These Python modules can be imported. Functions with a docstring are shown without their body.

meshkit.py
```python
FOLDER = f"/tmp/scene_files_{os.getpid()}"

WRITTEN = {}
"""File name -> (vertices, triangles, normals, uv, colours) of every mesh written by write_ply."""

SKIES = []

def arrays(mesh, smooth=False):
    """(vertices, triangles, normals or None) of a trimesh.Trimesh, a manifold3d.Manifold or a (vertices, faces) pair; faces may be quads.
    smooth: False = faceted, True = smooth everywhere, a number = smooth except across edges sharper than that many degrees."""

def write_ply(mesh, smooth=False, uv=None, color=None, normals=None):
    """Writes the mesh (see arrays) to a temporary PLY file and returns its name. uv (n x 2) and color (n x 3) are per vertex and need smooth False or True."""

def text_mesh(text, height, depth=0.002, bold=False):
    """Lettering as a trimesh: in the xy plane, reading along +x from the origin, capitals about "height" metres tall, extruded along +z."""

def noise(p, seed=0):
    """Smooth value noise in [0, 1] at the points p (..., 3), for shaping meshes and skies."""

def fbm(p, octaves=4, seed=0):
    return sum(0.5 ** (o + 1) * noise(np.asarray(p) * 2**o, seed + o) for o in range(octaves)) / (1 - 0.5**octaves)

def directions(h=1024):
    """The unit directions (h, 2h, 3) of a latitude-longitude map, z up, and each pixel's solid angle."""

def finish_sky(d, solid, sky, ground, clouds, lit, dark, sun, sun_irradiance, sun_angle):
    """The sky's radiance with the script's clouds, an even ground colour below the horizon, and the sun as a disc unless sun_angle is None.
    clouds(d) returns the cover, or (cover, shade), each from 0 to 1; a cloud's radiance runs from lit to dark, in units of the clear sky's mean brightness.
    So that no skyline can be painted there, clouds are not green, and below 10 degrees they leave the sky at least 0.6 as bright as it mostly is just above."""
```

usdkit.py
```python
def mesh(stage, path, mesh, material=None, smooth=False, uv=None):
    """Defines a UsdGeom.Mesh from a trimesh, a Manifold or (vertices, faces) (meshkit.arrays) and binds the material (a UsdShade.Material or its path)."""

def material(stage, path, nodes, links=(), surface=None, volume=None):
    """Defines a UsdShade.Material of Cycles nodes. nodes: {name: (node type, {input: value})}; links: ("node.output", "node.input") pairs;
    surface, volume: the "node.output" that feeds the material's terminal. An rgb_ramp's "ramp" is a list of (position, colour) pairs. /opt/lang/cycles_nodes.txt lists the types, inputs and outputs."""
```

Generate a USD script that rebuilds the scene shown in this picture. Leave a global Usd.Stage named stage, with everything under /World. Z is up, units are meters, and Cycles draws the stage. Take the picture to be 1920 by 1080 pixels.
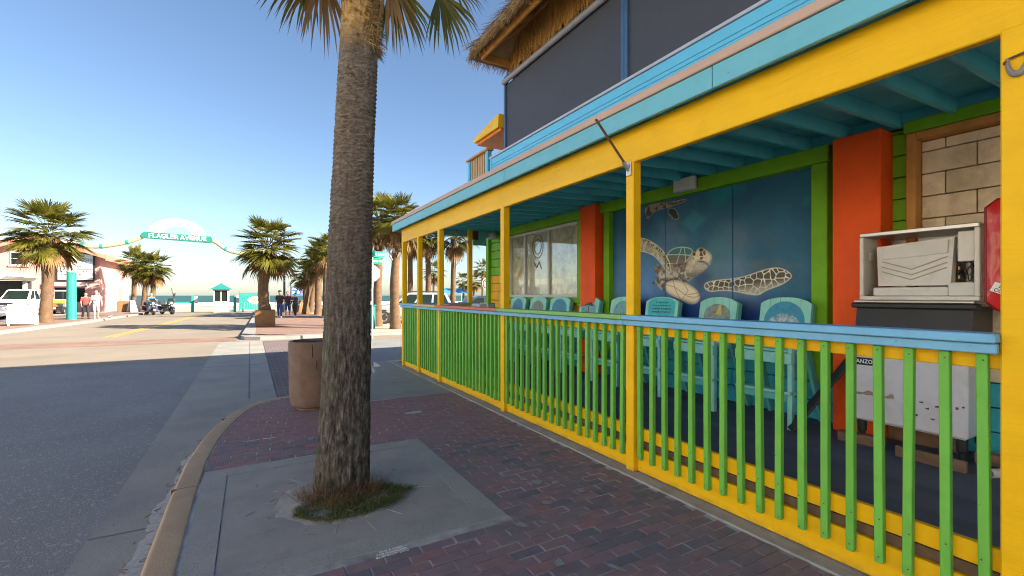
import math, random
import numpy as np, trimesh, manifold3d, usdkit, meshkit
from shapely.geometry import Polygon
from pxr import Usd, UsdGeom, UsdLux, UsdShade, Gf, Sdf, Vt

stage = Usd.Stage.CreateInMemory()
UsdGeom.SetStageUpAxis(stage, UsdGeom.Tokens.z)
UsdGeom.SetStageMetersPerUnit(stage, 1.0)
UsdGeom.Xform.Define(stage, '/World')
UsdGeom.Scope.Define(stage, '/World/Looks')
rng = np.random.default_rng(7)
random.seed(7)

# ------------------------------------------------------------------ camera, sky, sun, exposure
YAW = math.atan(490 / 860.0)
cC, cS = math.cos(YAW), math.sin(YAW)
cam = UsdGeom.Camera.Define(stage, '/World/camera')
cam.AddTransformOp().Set(Gf.Matrix4d(cC, -cS, 0, 0, 0, 0, 1, 0, -cS, -cC, 0, 0, 0, 0, 1.5, 1))
cam.CreateHorizontalApertureAttr(36.0)
cam.CreateVerticalApertureAttr(36.0 * 9 / 16)
cam.CreateFocalLengthAttr(860 / 1920 * 36.0)
cam.CreateVerticalApertureOffsetAttr(14 / 1920 * 36.0)
cam.CreateClippingRangeAttr(Gf.Vec2f(0.05, 20000))
cam.CreateExposureAttr(2.14)
SUN_EL, SX, SY = math.radians(28.8), 0.743, -0.669
sun_dir = np.array([SX * math.cos(SUN_EL), SY * math.cos(SUN_EL), math.sin(SUN_EL)])
sky = UsdLux.DomeLight.Define(stage, '/World/sky')
sky_mat = usdkit.material(stage, '/World/Looks/sky_look', {
    's': ('sky_texture', {'sky_type': 'single_scattering', 'sun_disc': False, 'sun_elevation': SUN_EL, 'sun_rotation': math.atan2(SX, SY),
                          'altitude': 5.0, 'air_density': 1.0, 'aerosol_density': 0.75, 'ozone_density': 3.0}),
    'b': ('background_shader', {'strength': 0.0505})}, [('s.color', 'b.color')], surface='b.background')
UsdShade.MaterialBindingAPI.Apply(sky.GetPrim()).Bind(sky_mat)
sky.GetPrim().SetCustomDataByKey('kind', 'structure')
sun = UsdLux.DistantLight.Define(stage, '/World/sun')
sun.CreateNormalizeAttr(True)
sun.CreateIntensityAttr(1.12)
sun.CreateAngleAttr(0.5)
sun.CreateColorAttr(Gf.Vec3f(1.0, 0.88, 0.70))
_x = np.cross([0, 0, 1.0], sun_dir); _x /= np.linalg.norm(_x); _y = np.cross(sun_dir, _x)
sun.AddTransformOp().Set(Gf.Matrix4d(*_x, 0, *_y, 0, *sun_dir, 0, 0, 0, 30, 1))

# ------------------------------------------------------------------ helpers
_count = {}
def _path(parent, name):
    k = _count.get((parent, name), 0)
    _count[(parent, name)] = k + 1
    return f'{parent}/{name}' + (f'_{k:03d}' if k else '')

def tag(prim, label=None, category=None, group=None, kind=None):
    for k, v in (('label', label), ('category', category), ('group', group), ('kind', kind)):
        if v:
            prim.SetCustomDataByKey(k, v)
    return prim

def thing(name, label, cat, loc=(0, 0, 0), rot=0.0, group=None):
    x = UsdGeom.Xform.Define(stage, _path('/World', name))
    x.AddTranslateOp().Set(Gf.Vec3d(*map(float, loc)))
    if rot:
        x.AddRotateZOp().Set(float(math.degrees(rot)))
    tag(x.GetPrim(), label, cat, group)
    return str(x.GetPath())

def _hull_topology(v):
    h = trimesh.convex.convex_hull(v)
    idx = [int(np.argmin(np.sum((v - p) ** 2, 1))) for p in h.vertices]
    f = np.array(idx)[h.faces]
    c = v.mean(0); n = np.cross(v[f[:, 1]] - v[f[:, 0]], v[f[:, 2]] - v[f[:, 0]])
    flip = np.einsum('ij,ij->i', n, v[f[:, 0]] - c) < 0
    f[flip] = f[flip][:, ::-1]
    return f
_SG = np.array([[a, b, c] for a in (-1, 1) for b in (-1, 1) for c in (-1, 1)], float)
def _cverts(h, c):
    return np.vstack([_SG * (h - c * (1 - e)) for e in np.eye(3)])
_CF = _hull_topology(_cverts(np.array([1.0, 1.1, 1.2]), 0.2))
_BF = _hull_topology(_SG * np.array([1, 1.1, 1.2]))

def unit(v):
    v = np.asarray(v, float)
    return v / max(np.linalg.norm(v), 1e-12)

def frame(d, up=(0, 0, 1)):
    d = unit(d); up = np.asarray(up, float)
    if abs(d @ unit(up)) > 0.99:
        up = np.array([1.0, 0, 0]) if abs(d[0]) < 0.9 else np.array([0, 1.0, 0])
    s = unit(np.cross(d, up)); u = np.cross(s, d)
    return d, s, u

class MB:
    def __init__(self):
        self.v, self.f, self.n = [], [], 0
    def add(self, v, f):
        v = np.asarray(v, float).reshape(-1, 3); f = np.asarray(f, int)
        if f.shape[1] == 4:
            f = np.vstack([f[:, [0, 1, 2]], f[:, [0, 2, 3]]])
        self.v.append(v); self.f.append(f + self.n); self.n += len(v)
        return self
    def box(self, x0, x1, y0, y1, z0, z1, ch=0.0):
        c = np.array([x0 + x1, y0 + y1, z0 + z1]) / 2; h = np.abs(np.array([x1 - x0, y1 - y0, z1 - z0])) / 2
        if ch:
            ch = min(ch, h.min() * 0.45)
            return self.add(_cverts(h, ch) + c, _CF)
        return self.add(_SG * h + c, _BF)
    def bar(self, p0, p1, w, h, up=(0, 0, 1), ch=0.0):
        p0, p1 = np.asarray(p0, float), np.asarray(p1, float)
        d, s, u = frame(p1 - p0, up); L = np.linalg.norm(p1 - p0)
        hh = np.array([L / 2, w / 2, h / 2]); ch = min(ch, hh.min() * 0.45)
        q = _cverts(hh, ch) if ch else _SG * hh
        return self.add(q @ np.array([d, s, u]) + (p0 + p1) / 2, _orient(q @ np.array([d, s, u]), _CF if ch else _BF))
    def tube(self, pts, r, n=10, cap=True, squash=1.0):
        pts = np.asarray(pts, float); m = len(pts)
        r = np.broadcast_to(np.asarray(r, float), (m,))
        t = np.gradient(pts, axis=0) if m > 2 else np.repeat((pts[1] - pts[0])[None], 2, 0)
        a = np.arange(n) / n * 2 * math.pi
        d, s, u = frame(t[0]); V = []
        for i in range(m):
            d = unit(t[i]); s = unit(s - d * (s @ d)); u = np.cross(s, d)
            V.append(pts[i] + r[i] * (np.cos(a)[:, None] * s + squash * np.sin(a)[:, None] * u))
        V = np.vstack(V); i = np.arange(n); j = (i + 1) % n; F = []
        for k in range(m - 1):
            F.append(np.stack([k * n + i, (k + 1) * n + i, (k + 1) * n + j, k * n + j], 1))
        F = np.vstack(F); F = np.vstack([F[:, [0, 1, 2]], F[:, [0, 2, 3]]])
        if cap:
            V = np.vstack([V, pts[0], pts[-1]]); b = (m - 1) * n
            F = np.vstack([F, np.stack([np.full(n, m * n), i, j], 1), np.stack([np.full(n, m * n + 1), b + j, b + i], 1)])
        return self.add(V, F)
    def lathe(self, prof, c=(0, 0, 0), n=24, axis=2):
        prof = np.asarray(prof, float); m = len(prof); a = np.arange(n) / n * 2 * math.pi
        V = np.stack([prof[:, None, 0] * np.cos(a), prof[:, None, 0] * np.sin(a), np.repeat(prof[:, 1:2], n, 1)], -1).reshape(-1, 3)
        i = np.arange(n); j = (i + 1) % n
        F = np.vstack([np.stack([k * n + i, k * n + j, (k + 1) * n + j, (k + 1) * n + i], 1) for k in range(m - 1)])
        if axis == 0:
            V = V[:, [2, 0, 1]]
        elif axis == 1:
            V = V[:, [1, 2, 0]]
        return self.add(V + np.asarray(c, float), F)
    def ball(self, c, r, sub=2, s=(1, 1, 1)):
        m = trimesh.creation.icosphere(sub, 1.0)
        return self.add(m.vertices * np.asarray(s) * r + np.asarray(c, float), m.faces)
    def prism(self, poly, o, u, v, t):
        """poly (2-D) in the plane o + a u + b v, extruded by t along u x v."""
        p = poly if isinstance(poly, Polygon) else Polygon(poly).buffer(0)
        for g in getattr(p, 'geoms', [p]):
            m = trimesh.creation.extrude_polygon(g, abs(t), engine='earcut')
            self.mesh(m, o, u, v, 1.0 if t > 0 else -1.0)
        return self
    def mesh(self, m, o=(0, 0, 0), u=(1, 0, 0), v=(0, 1, 0), sign=1.0):
        u, v = np.asarray(u, float), np.asarray(v, float); w = np.cross(u, v) * sign
        V = np.asarray(o, float) + m.vertices @ np.array([u, v, w])
        return self.add(V, np.array(m.faces)[:, ::-1] if sign < 0 else m.faces)
    def arr(self):
        return np.vstack(self.v), np.vstack(self.f)
    def build(self, name, mat, parent='/World', smooth=False, **tags):
        v, f = self.arr()
        m = usdkit.mesh(stage, _path(parent, name), (v, f), mat, smooth)
        tag(m.GetPrim(), **tags)
        return str(m.GetPath())

def _orient(q, f):
    n = np.cross(q[f[:, 1]] - q[f[:, 0]], q[f[:, 2]] - q[f[:, 0]])
    bad = np.einsum('ij,ij->i', n, q[f].mean(1)) < 0
    f = f.copy(); f[bad] = f[bad][:, ::-1]
    return f

def text(mb, s, height, o, u, v, depth=0.004, bold=False, center=True):
    m = meshkit.text_mesh(s, height, depth, bold)
    if center:
        m.apply_translation([-m.bounds[:, 0].mean(), 0, 0])
    return mb.mesh(m, o, u, v)

# ------------------------------------------------------------------ materials
_um = usdkit.material
def _material(st, path, nodes, links=(), **kw):
    return _um(st, path, {k: (n, {'clamp': True, **i}) if n == 'map_range' else (n, i) for k, (n, i) in nodes.items()}, links, **kw)
usdkit.material = _material
_mats = {}
def mat(name, col, rough=0.6, var=0.15, scale=3.0, stretch=(1, 1, 1), bump=0.0, bscale=60.0, dirt=None, dirt_amt=0.35, dscale=1.3, spots=None,
        sscale=90.0, sthr=0.72, metal=0.0, spec=0.4, rnd=0.0, island=False, obj=False, coat=0.0, rand_ramp=None, bstretch=None, grime=None):
    if name in _mats:
        return _mats[name]
    col = np.asarray(col, float)
    N = {'g': ('geometry', {}), 'm': ('mapping', {'scale': stretch}), 'n': ('noise_texture', {'scale': scale, 'detail': 5.0, 'roughness': 0.6}),
         'r': ('rgb_ramp', {'ramp': [(0.28, col * (1 - var)), (0.5, col), (0.74, np.minimum(col * (1 + var), 1))]}),
         'p': ('principled_bsdf', {'roughness': rough, 'metallic': metal, 'specular_ior_level': spec, 'coat_weight': coat})}
    src = 'g.position'
    if obj:
        N['tc'] = ('texture_coordinate', {}); src = 'tc.object'
    L = [(src, 'm.vector'), ('m.vector', 'n.vector'), ('n.fac', 'r.fac')]
    out = 'r.color'
    if rand_ramp is not None:
        N['oi'] = ('object_info', {}); N['ad'] = ('math', {'math_type': 'add'}); N['fr'] = ('math', {'math_type': 'fraction'})
        N['rr'] = ('rgb_ramp', {'ramp': rand_ramp, 'interpolate': True})
        N['mm'] = ('mix_color', {'blend_type': 'multiply', 'fac': 1.0})
        L += [('oi.random', 'ad.value1'), ('g.random_per_island', 'ad.value2'), ('ad.value', 'fr.value1'), ('fr.value', 'rr.fac'), (out, 'mm.a'), ('rr.color', 'mm.b')]
        out = 'mm.result'
    elif rnd:
        N['oi'] = ('object_info', {}); N['ad'] = ('math', {'math_type': 'add'}); N['fr'] = ('math', {'math_type': 'fraction'})
        N['mr'] = ('map_range', {'to_min': 1 - rnd, 'to_max': 1 + rnd}); N['hv'] = ('hsv', {})
        L += [('oi.random', 'ad.value1'), ('g.random_per_island', 'ad.value2'), ('ad.value', 'fr.value1'), ('fr.value', 'mr.value'), ('mr.result', 'hv.value'), (out, 'hv.color')]
        out = 'hv.color'
    if dirt is not None:
        N['dn'] = ('noise_texture', {'scale': dscale, 'detail': 7.0, 'roughness': 0.68, 'distortion': 0.4})
        N['dr'] = ('map_range', {'from_min': 0.48, 'from_max': 0.72, 'to_min': 0.0, 'to_max': dirt_amt})
        N['dm'] = ('mix_color', {'b': dirt})
        L += [(src, 'dn.vector'), ('dn.fac', 'dr.value'), ('dr.result', 'dm.fac'), (out, 'dm.a')]
        out = 'dm.result'
    if spots is not None:
        N['sn'] = ('noise_texture', {'scale': sscale, 'detail': 2.0})
        N['sr'] = ('map_range', {'from_min': sthr, 'from_max': sthr + 0.05, 'to_min': 0.0, 'to_max': 0.8})
        N['sm'] = ('mix_color', {'b': spots})
        L += [(src, 'sn.vector'), ('sn.fac', 'sr.value'), ('sr.result', 'sm.fac'), (out, 'sm.a')]
        out = 'sm.result'
    if grime is not None:
        zt, gc, ga = grime
        N['gx'] = ('separate_xyz', {}); N['gm'] = ('map_range', {'from_min': 0.0, 'from_max': zt, 'to_min': ga, 'to_max': 0.0}); N['gn'] = ('noise_texture', {'scale': 11.0, 'detail': 6.0, 'roughness': 0.7})
        N['gr'] = ('map_range', {'from_min': 0.38, 'from_max': 0.62}); N['gu'] = ('math', {'math_type': 'multiply'}); N['gk'] = ('mix_color', {'b': gc})
        L += [('g.position', 'gx.vector'), ('gx.z', 'gm.value'), ('g.position', 'gn.vector'), ('gn.fac', 'gr.value'), ('gm.result', 'gu.value1'), ('gr.result', 'gu.value2'), ('gu.value', 'gk.fac'), (out, 'gk.a')]
        out = 'gk.result'
    L.append((out, 'p.base_color'))
    if bump:
        N['bm'] = ('mapping', {'scale': bstretch or stretch}); N['bn'] = ('noise_texture', {'scale': bscale, 'detail': 4.0, 'roughness': 0.6})
        N['b'] = ('bump', {'strength': bump, 'distance': 0.01})
        L += [(src, 'bm.vector'), ('bm.vector', 'bn.vector'), ('bn.fac', 'b.height'), ('b.normal', 'p.normal')]
    _mats[name] = usdkit.material(stage, f'/World/Looks/{name}', N, L, surface='p.BSDF')
    return _mats[name]

def leaf_mat(name, stops, trans=0.3, rough=0.45, scale=2.2):
    N = {'g': ('geometry', {}), 'n': ('noise_texture', {'scale': scale, 'detail': 3.0}), 'ad': ('math', {'math_type': 'multiply_add', 'value2': 0.42, 'value3': 0.0}),
         'a2': ('math', {'math_type': 'multiply_add', 'value2': 0.62, 'value3': 0.0}), 'r': ('rgb_ramp', {'ramp': stops}), 'p': ('principled_bsdf', {'roughness': rough, 'specular_ior_level': 0.35}),
         't': ('translucent_bsdf', {}), 'mx': ('mix_closure', {'fac': trans})}
    L = [('g.position', 'n.vector'), ('g.random_per_island', 'ad.value1'), ('n.fac', 'a2.value1'), ('ad.value', 'a2.value3'), ('a2.value', 'r.fac'), ('r.color', 'p.base_color'), ('r.color', 't.color'),
         ('p.BSDF', 'mx.closure1'), ('t.BSDF', 'mx.closure2')]
    return usdkit.material(stage, f'/World/Looks/{name}', N, L, surface='mx.closure')

WX, DK = (1, 0.06, 1), (0.35, 0.3, 0.24)
grimeY = (0.30, 0.16, 0.02)
M_yellow = mat('yellow_paint', (0.86, 0.49, 0.004), 0.5, 0.09, 5.0, (1, 0.12, 1), 0.25, 30, (0.66, 0.34, 0.006), 0.35, 2.2, (0.16, 0.09, 0.02), 46, 0.765, spec=0.22, grime=(0.07, (0.16, 0.11, 0.06), 0.75))
M_green = mat('green_paint', (0.16, 0.46, 0.065), 0.5, 0.14, 7, (1, 1, 0.12), 0.12, 40, (0.10, 0.28, 0.04), 0.4, 6, (0.04, 0.06, 0.02), 55, 0.75, spec=0.22, grime=(0.20, (0.05, 0.07, 0.03), 0.7))
M_green_wall = mat('green_wall_paint', (0.17, 0.42, 0.015), 0.55, 0.10, 3, (1, 1, 1), 0.15, 40, (0.07, 0.2, 0.012), 0.4, 2, spec=0.22)
M_blue_rail = mat('blue_rail_paint', (0.19, 0.46, 0.66), 0.5, 0.08, 3, (1, 0.12, 1), 0.15, 30, (0.11, 0.27, 0.38), 0.35, 4, (0.05, 0.08, 0.11), 45, 0.73, spec=0.22)
M_fascia = mat('fascia_blue_paint', (0.15, 0.47, 0.56), 0.55, 0.06, 3, (1, 0.1, 1), 0.1, 30, (0.12, 0.33, 0.36), 0.35, 3, (0.06, 0.12, 0.12), 30, 0.74)
M_parapet = mat('parapet_blue_paint', (0.12, 0.50, 0.72), 0.5, 0.05, 3, (1, 0.1, 1), 0.1, 30, (0.1, 0.36, 0.5), 0.3, 3)
M_cap = mat('grey_cap', (0.45, 0.46, 0.52), 0.5, 0.08, 4)
M_tan = mat('tan_roof_edge', (0.52, 0.36, 0.27), 0.7, 0.1, 5, (1, 0.3, 1), 0.2, 60)
M_teal_ceil = mat('teal_ceiling_paint', (0.10, 0.52, 0.62), 0.55, 0.14, 3, (0.15, 1, 1), 0.15, 40, (0.03, 0.2, 0.25), 0.4, 2.5)
M_teal_wall = mat('teal_wall_paint', (0.04, 0.42, 0.50), 0.6, 0.12, 3, (1, 1, 1), 0.2, 40, (0.02, 0.1, 0.12), 0.5, 2)
M_yellow_wall = mat('yellow_wall_paint', (0.80, 0.40, 0.01), 0.6, 0.1, 3, (1, 1, 1), 0.2, 40, (0.45, 0.2, 0.02), 0.4, 2, spec=0.22)
M_orange = mat('orange_pillar_paint', (0.86, 0.10, 0.010), 0.55, 0.12, 2.2, (1, 1, 0.5), 0.18, 35, (0.55, 0.05, 0.01), 0.45, 3, spec=0.22)
M_block = mat('bare_block', (0.74, 0.60, 0.42), 0.85, 0.16, 5, (1, 1, 1), 0.35, 90, (0.28, 0.21, 0.14), 0.6, 3.5, rnd=0.10)
M_mortar = mat('mortar', (0.22, 0.18, 0.14), 0.9, 0.2, 8, bump=0.3)
M_wood = mat('stained_wood', (0.52, 0.24, 0.05), 0.6, 0.2, 6, (1, 1, 0.1), 0.2, 50, (0.25, 0.1, 0.03), 0.5, 4)
M_old_wood = mat('old_wood', (0.22, 0.13, 0.075), 0.8, 0.3, 10, (1, 0.15, 1), 0.4, 60, (0.08, 0.05, 0.03), 0.6, 5)
M_deck = mat('deck_blue_black', (0.10, 0.12, 0.165), 0.75, 0.3, 5, (1, 0.08, 1), 0.4, 40, (0.15, 0.14, 0.13), 0.75, 1.7, (0.35, 0.36, 0.38), 42, 0.76, spec=0.25)
M_dirt = mat('dirty_rim', (0.17, 0.115, 0.075), 0.9, 0.3, 8, bump=0.4)
M_screen = mat('dark_screen_cloth', (0.060, 0.064, 0.080), 0.75, 0.05, 6, bump=0.25, bscale=1.6, spots=(0.2, 0.2, 0.2), sscale=14, sthr=0.78)
M_screen_frame = mat('blue_steel_frame', (0.06, 0.12, 0.24), 0.4, 0.1, 6)
M_roller = mat('grey_roller', (0.30, 0.30, 0.33), 0.4, 0.1, 6)
M_straw = leaf_mat('straw_look', [(0.1, (0.42, 0.22, 0.06)), (0.5, (0.78, 0.48, 0.14)), (0.9, (0.90, 0.66, 0.28))], 0.12, 0.7, 3.0)
M_straw_dark = leaf_mat('old_straw_look', [(0.1, (0.26, 0.15, 0.06)), (0.5, (0.52, 0.35, 0.15)), (0.9, (0.74, 0.58, 0.36))], 0.1, 0.75, 3.0)
M_teal = mat('teal_chair_paint', (0.30, 0.68, 0.56), 0.55, 0.12, 5, (1, 1, 0.2), 0.15, 40, (0.10, 0.45, 0.42), 0.45, 5)
M_teal_side = mat('teal_chair_edges', (0.12, 0.46, 0.42), 0.55, 0.12, 5, (1, 1, 0.2), 0.15, 40)
M_white = mat('white_paint', (0.58, 0.57, 0.545), 0.45, 0.05, 4)
M_offwhite = mat('aged_white_plastic', (0.62, 0.60, 0.56), 0.45, 0.06, 3, dirt=(0.38, 0.32, 0.24), dirt_amt=0.5, dscale=5)
M_steel = mat('brushed_steel', (0.55, 0.53, 0.50), 0.35, 0.1, 8, (1, 1, 0.1), metal=0.8)
M_black = mat('black_plastic', (0.022, 0.022, 0.024), 0.42, 0.15, 6)
M_rubber = mat('tyre_rubber', (0.02, 0.02, 0.02), 0.85, 0.2, 10)
M_rust = mat('rusty_steel', (0.14, 0.06, 0.035), 0.75, 0.35, 25, bump=0.3)
M_chrome = mat('chrome', (0.7, 0.7, 0.7), 0.15, 0.03, 4, metal=1.0)
M_red = mat('red_vinyl', (0.58, 0.02, 0.022), 0.25, 0.12, 4, bump=0.35, bscale=7, coat=0.4)
M_conc = mat('walk_concrete', (0.27, 0.26, 0.245), 0.85, 0.10, 2.2, bump=0.2, bscale=90, dirt=(0.17, 0.165, 0.16), dirt_amt=0.55, dscale=1.6, spots=(0.10, 0.10, 0.10), sscale=16, sthr=0.76)
M_pad = mat('pad_concrete', (0.30, 0.272, 0.25), 0.85, 0.10, 3, bump=0.15, bscale=70, dirt=(0.16, 0.165, 0.16), dirt_amt=0.55, dscale=2.4, spots=(0.09, 0.09, 0.09), sscale=12, sthr=0.775)
M_pad_border = mat('pad_border_aggregate', (0.29, 0.285, 0.27), 0.9, 0.12, 3, bump=0.5, bscale=140, spots=(0.14, 0.14, 0.14), sscale=120, sthr=0.62)
M_gutter = mat('gutter_concrete', (0.275, 0.262, 0.235), 0.88, 0.12, 1.5, bump=0.3, bscale=120, dirt=(0.185, 0.19, 0.20), dirt_amt=0.8, dscale=0.9, spots=(0.15, 0.15, 0.15), sscale=50, sthr=0.65)
M_kerb = mat('yellowish_kerb', (0.38, 0.265, 0.16), 0.8, 0.12, 4, bump=0.3, bscale=80, dirt=(0.26, 0.20, 0.14), dirt_amt=0.75, dscale=2.2, spots=(0.2, 0.17, 0.14), sscale=70, sthr=0.68)
M_asphalt = mat('asphalt', (0.20, 0.20, 0.20), 0.85, 0.14, 0.6, bump=0.8, bscale=90, dirt=(0.26, 0.26, 0.255), dirt_amt=0.5, dscale=0.5, spots=(0.36, 0.36, 0.36), sscale=38, sthr=0.61)
M_sunlit_tone = mat('sunlit_road_tone', (0.225, 0.188, 0.150), 0.88, 0.12, 0.5, bump=0.3, bscale=90, dirt=(0.28, 0.235, 0.185), dirt_amt=0.6, dscale=0.35, spots=(0.20, 0.175, 0.14), sscale=60, sthr=0.70)  # warmer road tone that stands in for sunlight on the asphalt
M_bed = mat('brick_bed_sand', (0.36, 0.345, 0.335), 0.95, 0.75, 2.5, bump=0.3)
M_brick = mat('paver_brick', (0.235, 0.170, 0.172), 0.82, 0.16, 9, bump=0.35, bscale=110, dirt=(0.20, 0.175, 0.175), dirt_amt=0.6, dscale=0.9, spots=(0.36, 0.35, 0.34), sscale=34, sthr=0.78,
              rand_ramp=[(0, (0.60, 0.72, 0.84)), (0.15, (0.74, 0.78, 0.86)), (0.4, (0.95, 0.86, 0.92)), (0.6, (1.05, 0.84, 0.86)), (0.8, (0.90, 0.86, 0.88)), (1.0, (1.18, 0.82, 0.80))])
M_brick_far = mat('far_red_brick', (0.30, 0.135, 0.085), 0.85, 0.15, 1.2, bump=0.3, bscale=60, dirt=(0.34, 0.24, 0.19), dirt_amt=0.5, dscale=0.8)
M_sand = mat('pale_sand', (0.34, 0.30, 0.25), 0.95, 0.12, 1.0, bump=0.4, bscale=30)
M_grit = mat('gutter_sand', (0.33, 0.33, 0.325), 0.95, 0.25, 30, bump=0.25, bscale=200, spots=(0.14, 0.13, 0.11), sscale=45, sthr=0.68)
M_lot = mat('parking_lot_paving', (0.30, 0.27, 0.235), 0.9, 0.12, 0.5, bump=0.3, bscale=60, dirt=(0.38, 0.33, 0.26), dirt_amt=0.6, dscale=0.3)
M_line = mat('yellow_road_paint', (0.62, 0.36, 0.03), 0.7, 0.2, 6, dirt=(0.25, 0.2, 0.15), dirt_amt=0.7, dscale=3)
M_can = mat('pebble_concrete', (0.20, 0.125, 0.088), 0.85, 0.2, 6, bump=0.8, bscale=90, spots=(0.08, 0.055, 0.042), sscale=48, sthr=0.66)
M_navy_plastic = mat('navy_liner', (0.04, 0.05, 0.10), 0.4, 0.1, 5)
M_pink = mat('pink_stucco', (0.55, 0.28, 0.25), 0.85, 0.06, 1.0, bump=0.2, bscale=30)
M_pink_light = mat('pale_pink_stucco', (0.55, 0.42, 0.38), 0.85, 0.06, 1.0, bump=0.2, bscale=30)
M_salmon = mat('salmon_trim', (0.55, 0.20, 0.14), 0.8, 0.08, 2)
M_teal_metal = mat('teal_metal', (0.02, 0.25, 0.22), 0.45, 0.08, 3)
M_sign_green = mat('sign_green', (0.012, 0.17, 0.13), 0.45, 0.08, 3)
M_street_green = mat('street_sign_green', (0.01, 0.30, 0.14), 0.4, 0.05, 3)
M_cream = mat('cream_enamel', (0.56, 0.50, 0.33), 0.5, 0.04, 2)
M_arch_pipe = mat('arch_pipe_paint', (0.40, 0.34, 0.22), 0.5, 0.06, 3)
M_brown = mat('brown_stucco', (0.22, 0.115, 0.045), 0.8, 0.15, 4, bump=0.3)
M_car_white = mat('white_car_paint', (0.78, 0.78, 0.77), 0.2, 0.02, 3, coat=0.6)
M_car_silver = mat('silver_car_paint', (0.42, 0.44, 0.43), 0.25, 0.03, 3, metal=0.5, coat=0.6)
M_car_dark = mat('dark_car_paint', (0.03, 0.035, 0.045), 0.2, 0.05, 3, coat=0.6)
M_car_glass = mat('car_window_glass', (0.010, 0.018, 0.016), 0.12, 0.1, 2, spec=0.22)
M_lamp_glass = mat('headlight_lens', (0.6, 0.6, 0.58), 0.1, 0.05, 5, coat=0.5)
M_grey_sign = mat('sign_back_aluminium', (0.40, 0.40, 0.39), 0.45, 0.05, 5, metal=0.4)
M_dark_metal = mat('dark_lamp_metal', (0.03, 0.045, 0.05), 0.5, 0.1, 5)
M_text_black = mat('black_lettering', (0.02, 0.02, 0.02), 0.6, 0.0, 5)
M_text_white = mat('white_lettering', (0.80, 0.80, 0.78), 0.6, 0.0, 5)
M_pale_awning = mat('pale_green_awning', (0.46, 0.50, 0.43), 0.6, 0.05, 2)
M_bark = mat('palm_bark', (0.13, 0.078, 0.042), 0.9, 0.30, 7, (1, 1, 1), 0.9, 40, (0.05, 0.034, 0.022), 0.6, 3.0, bstretch=(1, 1, 2.2))
M_leaf = leaf_mat('palm_leaf_look', [(0.18, (0.05, 0.055, 0.008)), (0.38, (0.16, 0.15, 0.018)), (0.54, (0.33, 0.27, 0.04)), (0.72, (0.56, 0.42, 0.10))], 0.42)
M_leaf_dead = leaf_mat('dry_palm_leaf_look', [(0.15, (0.10, 0.055, 0.02)), (0.5, (0.30, 0.17, 0.055)), (0.85, (0.48, 0.32, 0.14))], 0.25, 0.6)
M_boot = mat('palm_boot', (0.40, 0.31, 0.22), 0.85, 0.25, 12, (1, 1, 0.3), 0.4, 50)
M_grass = leaf_mat('grass_look', [(0.2, (0.10, 0.125, 0.03)), (0.42, (0.20, 0.19, 0.055)), (0.58, (0.36, 0.26, 0.11)), (0.8, (0.50, 0.36, 0.18))], 0.25, 0.7, 6.0)
M_skin = mat('skin', (0.50, 0.30, 0.21), 0.6, 0.05, 6)
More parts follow.
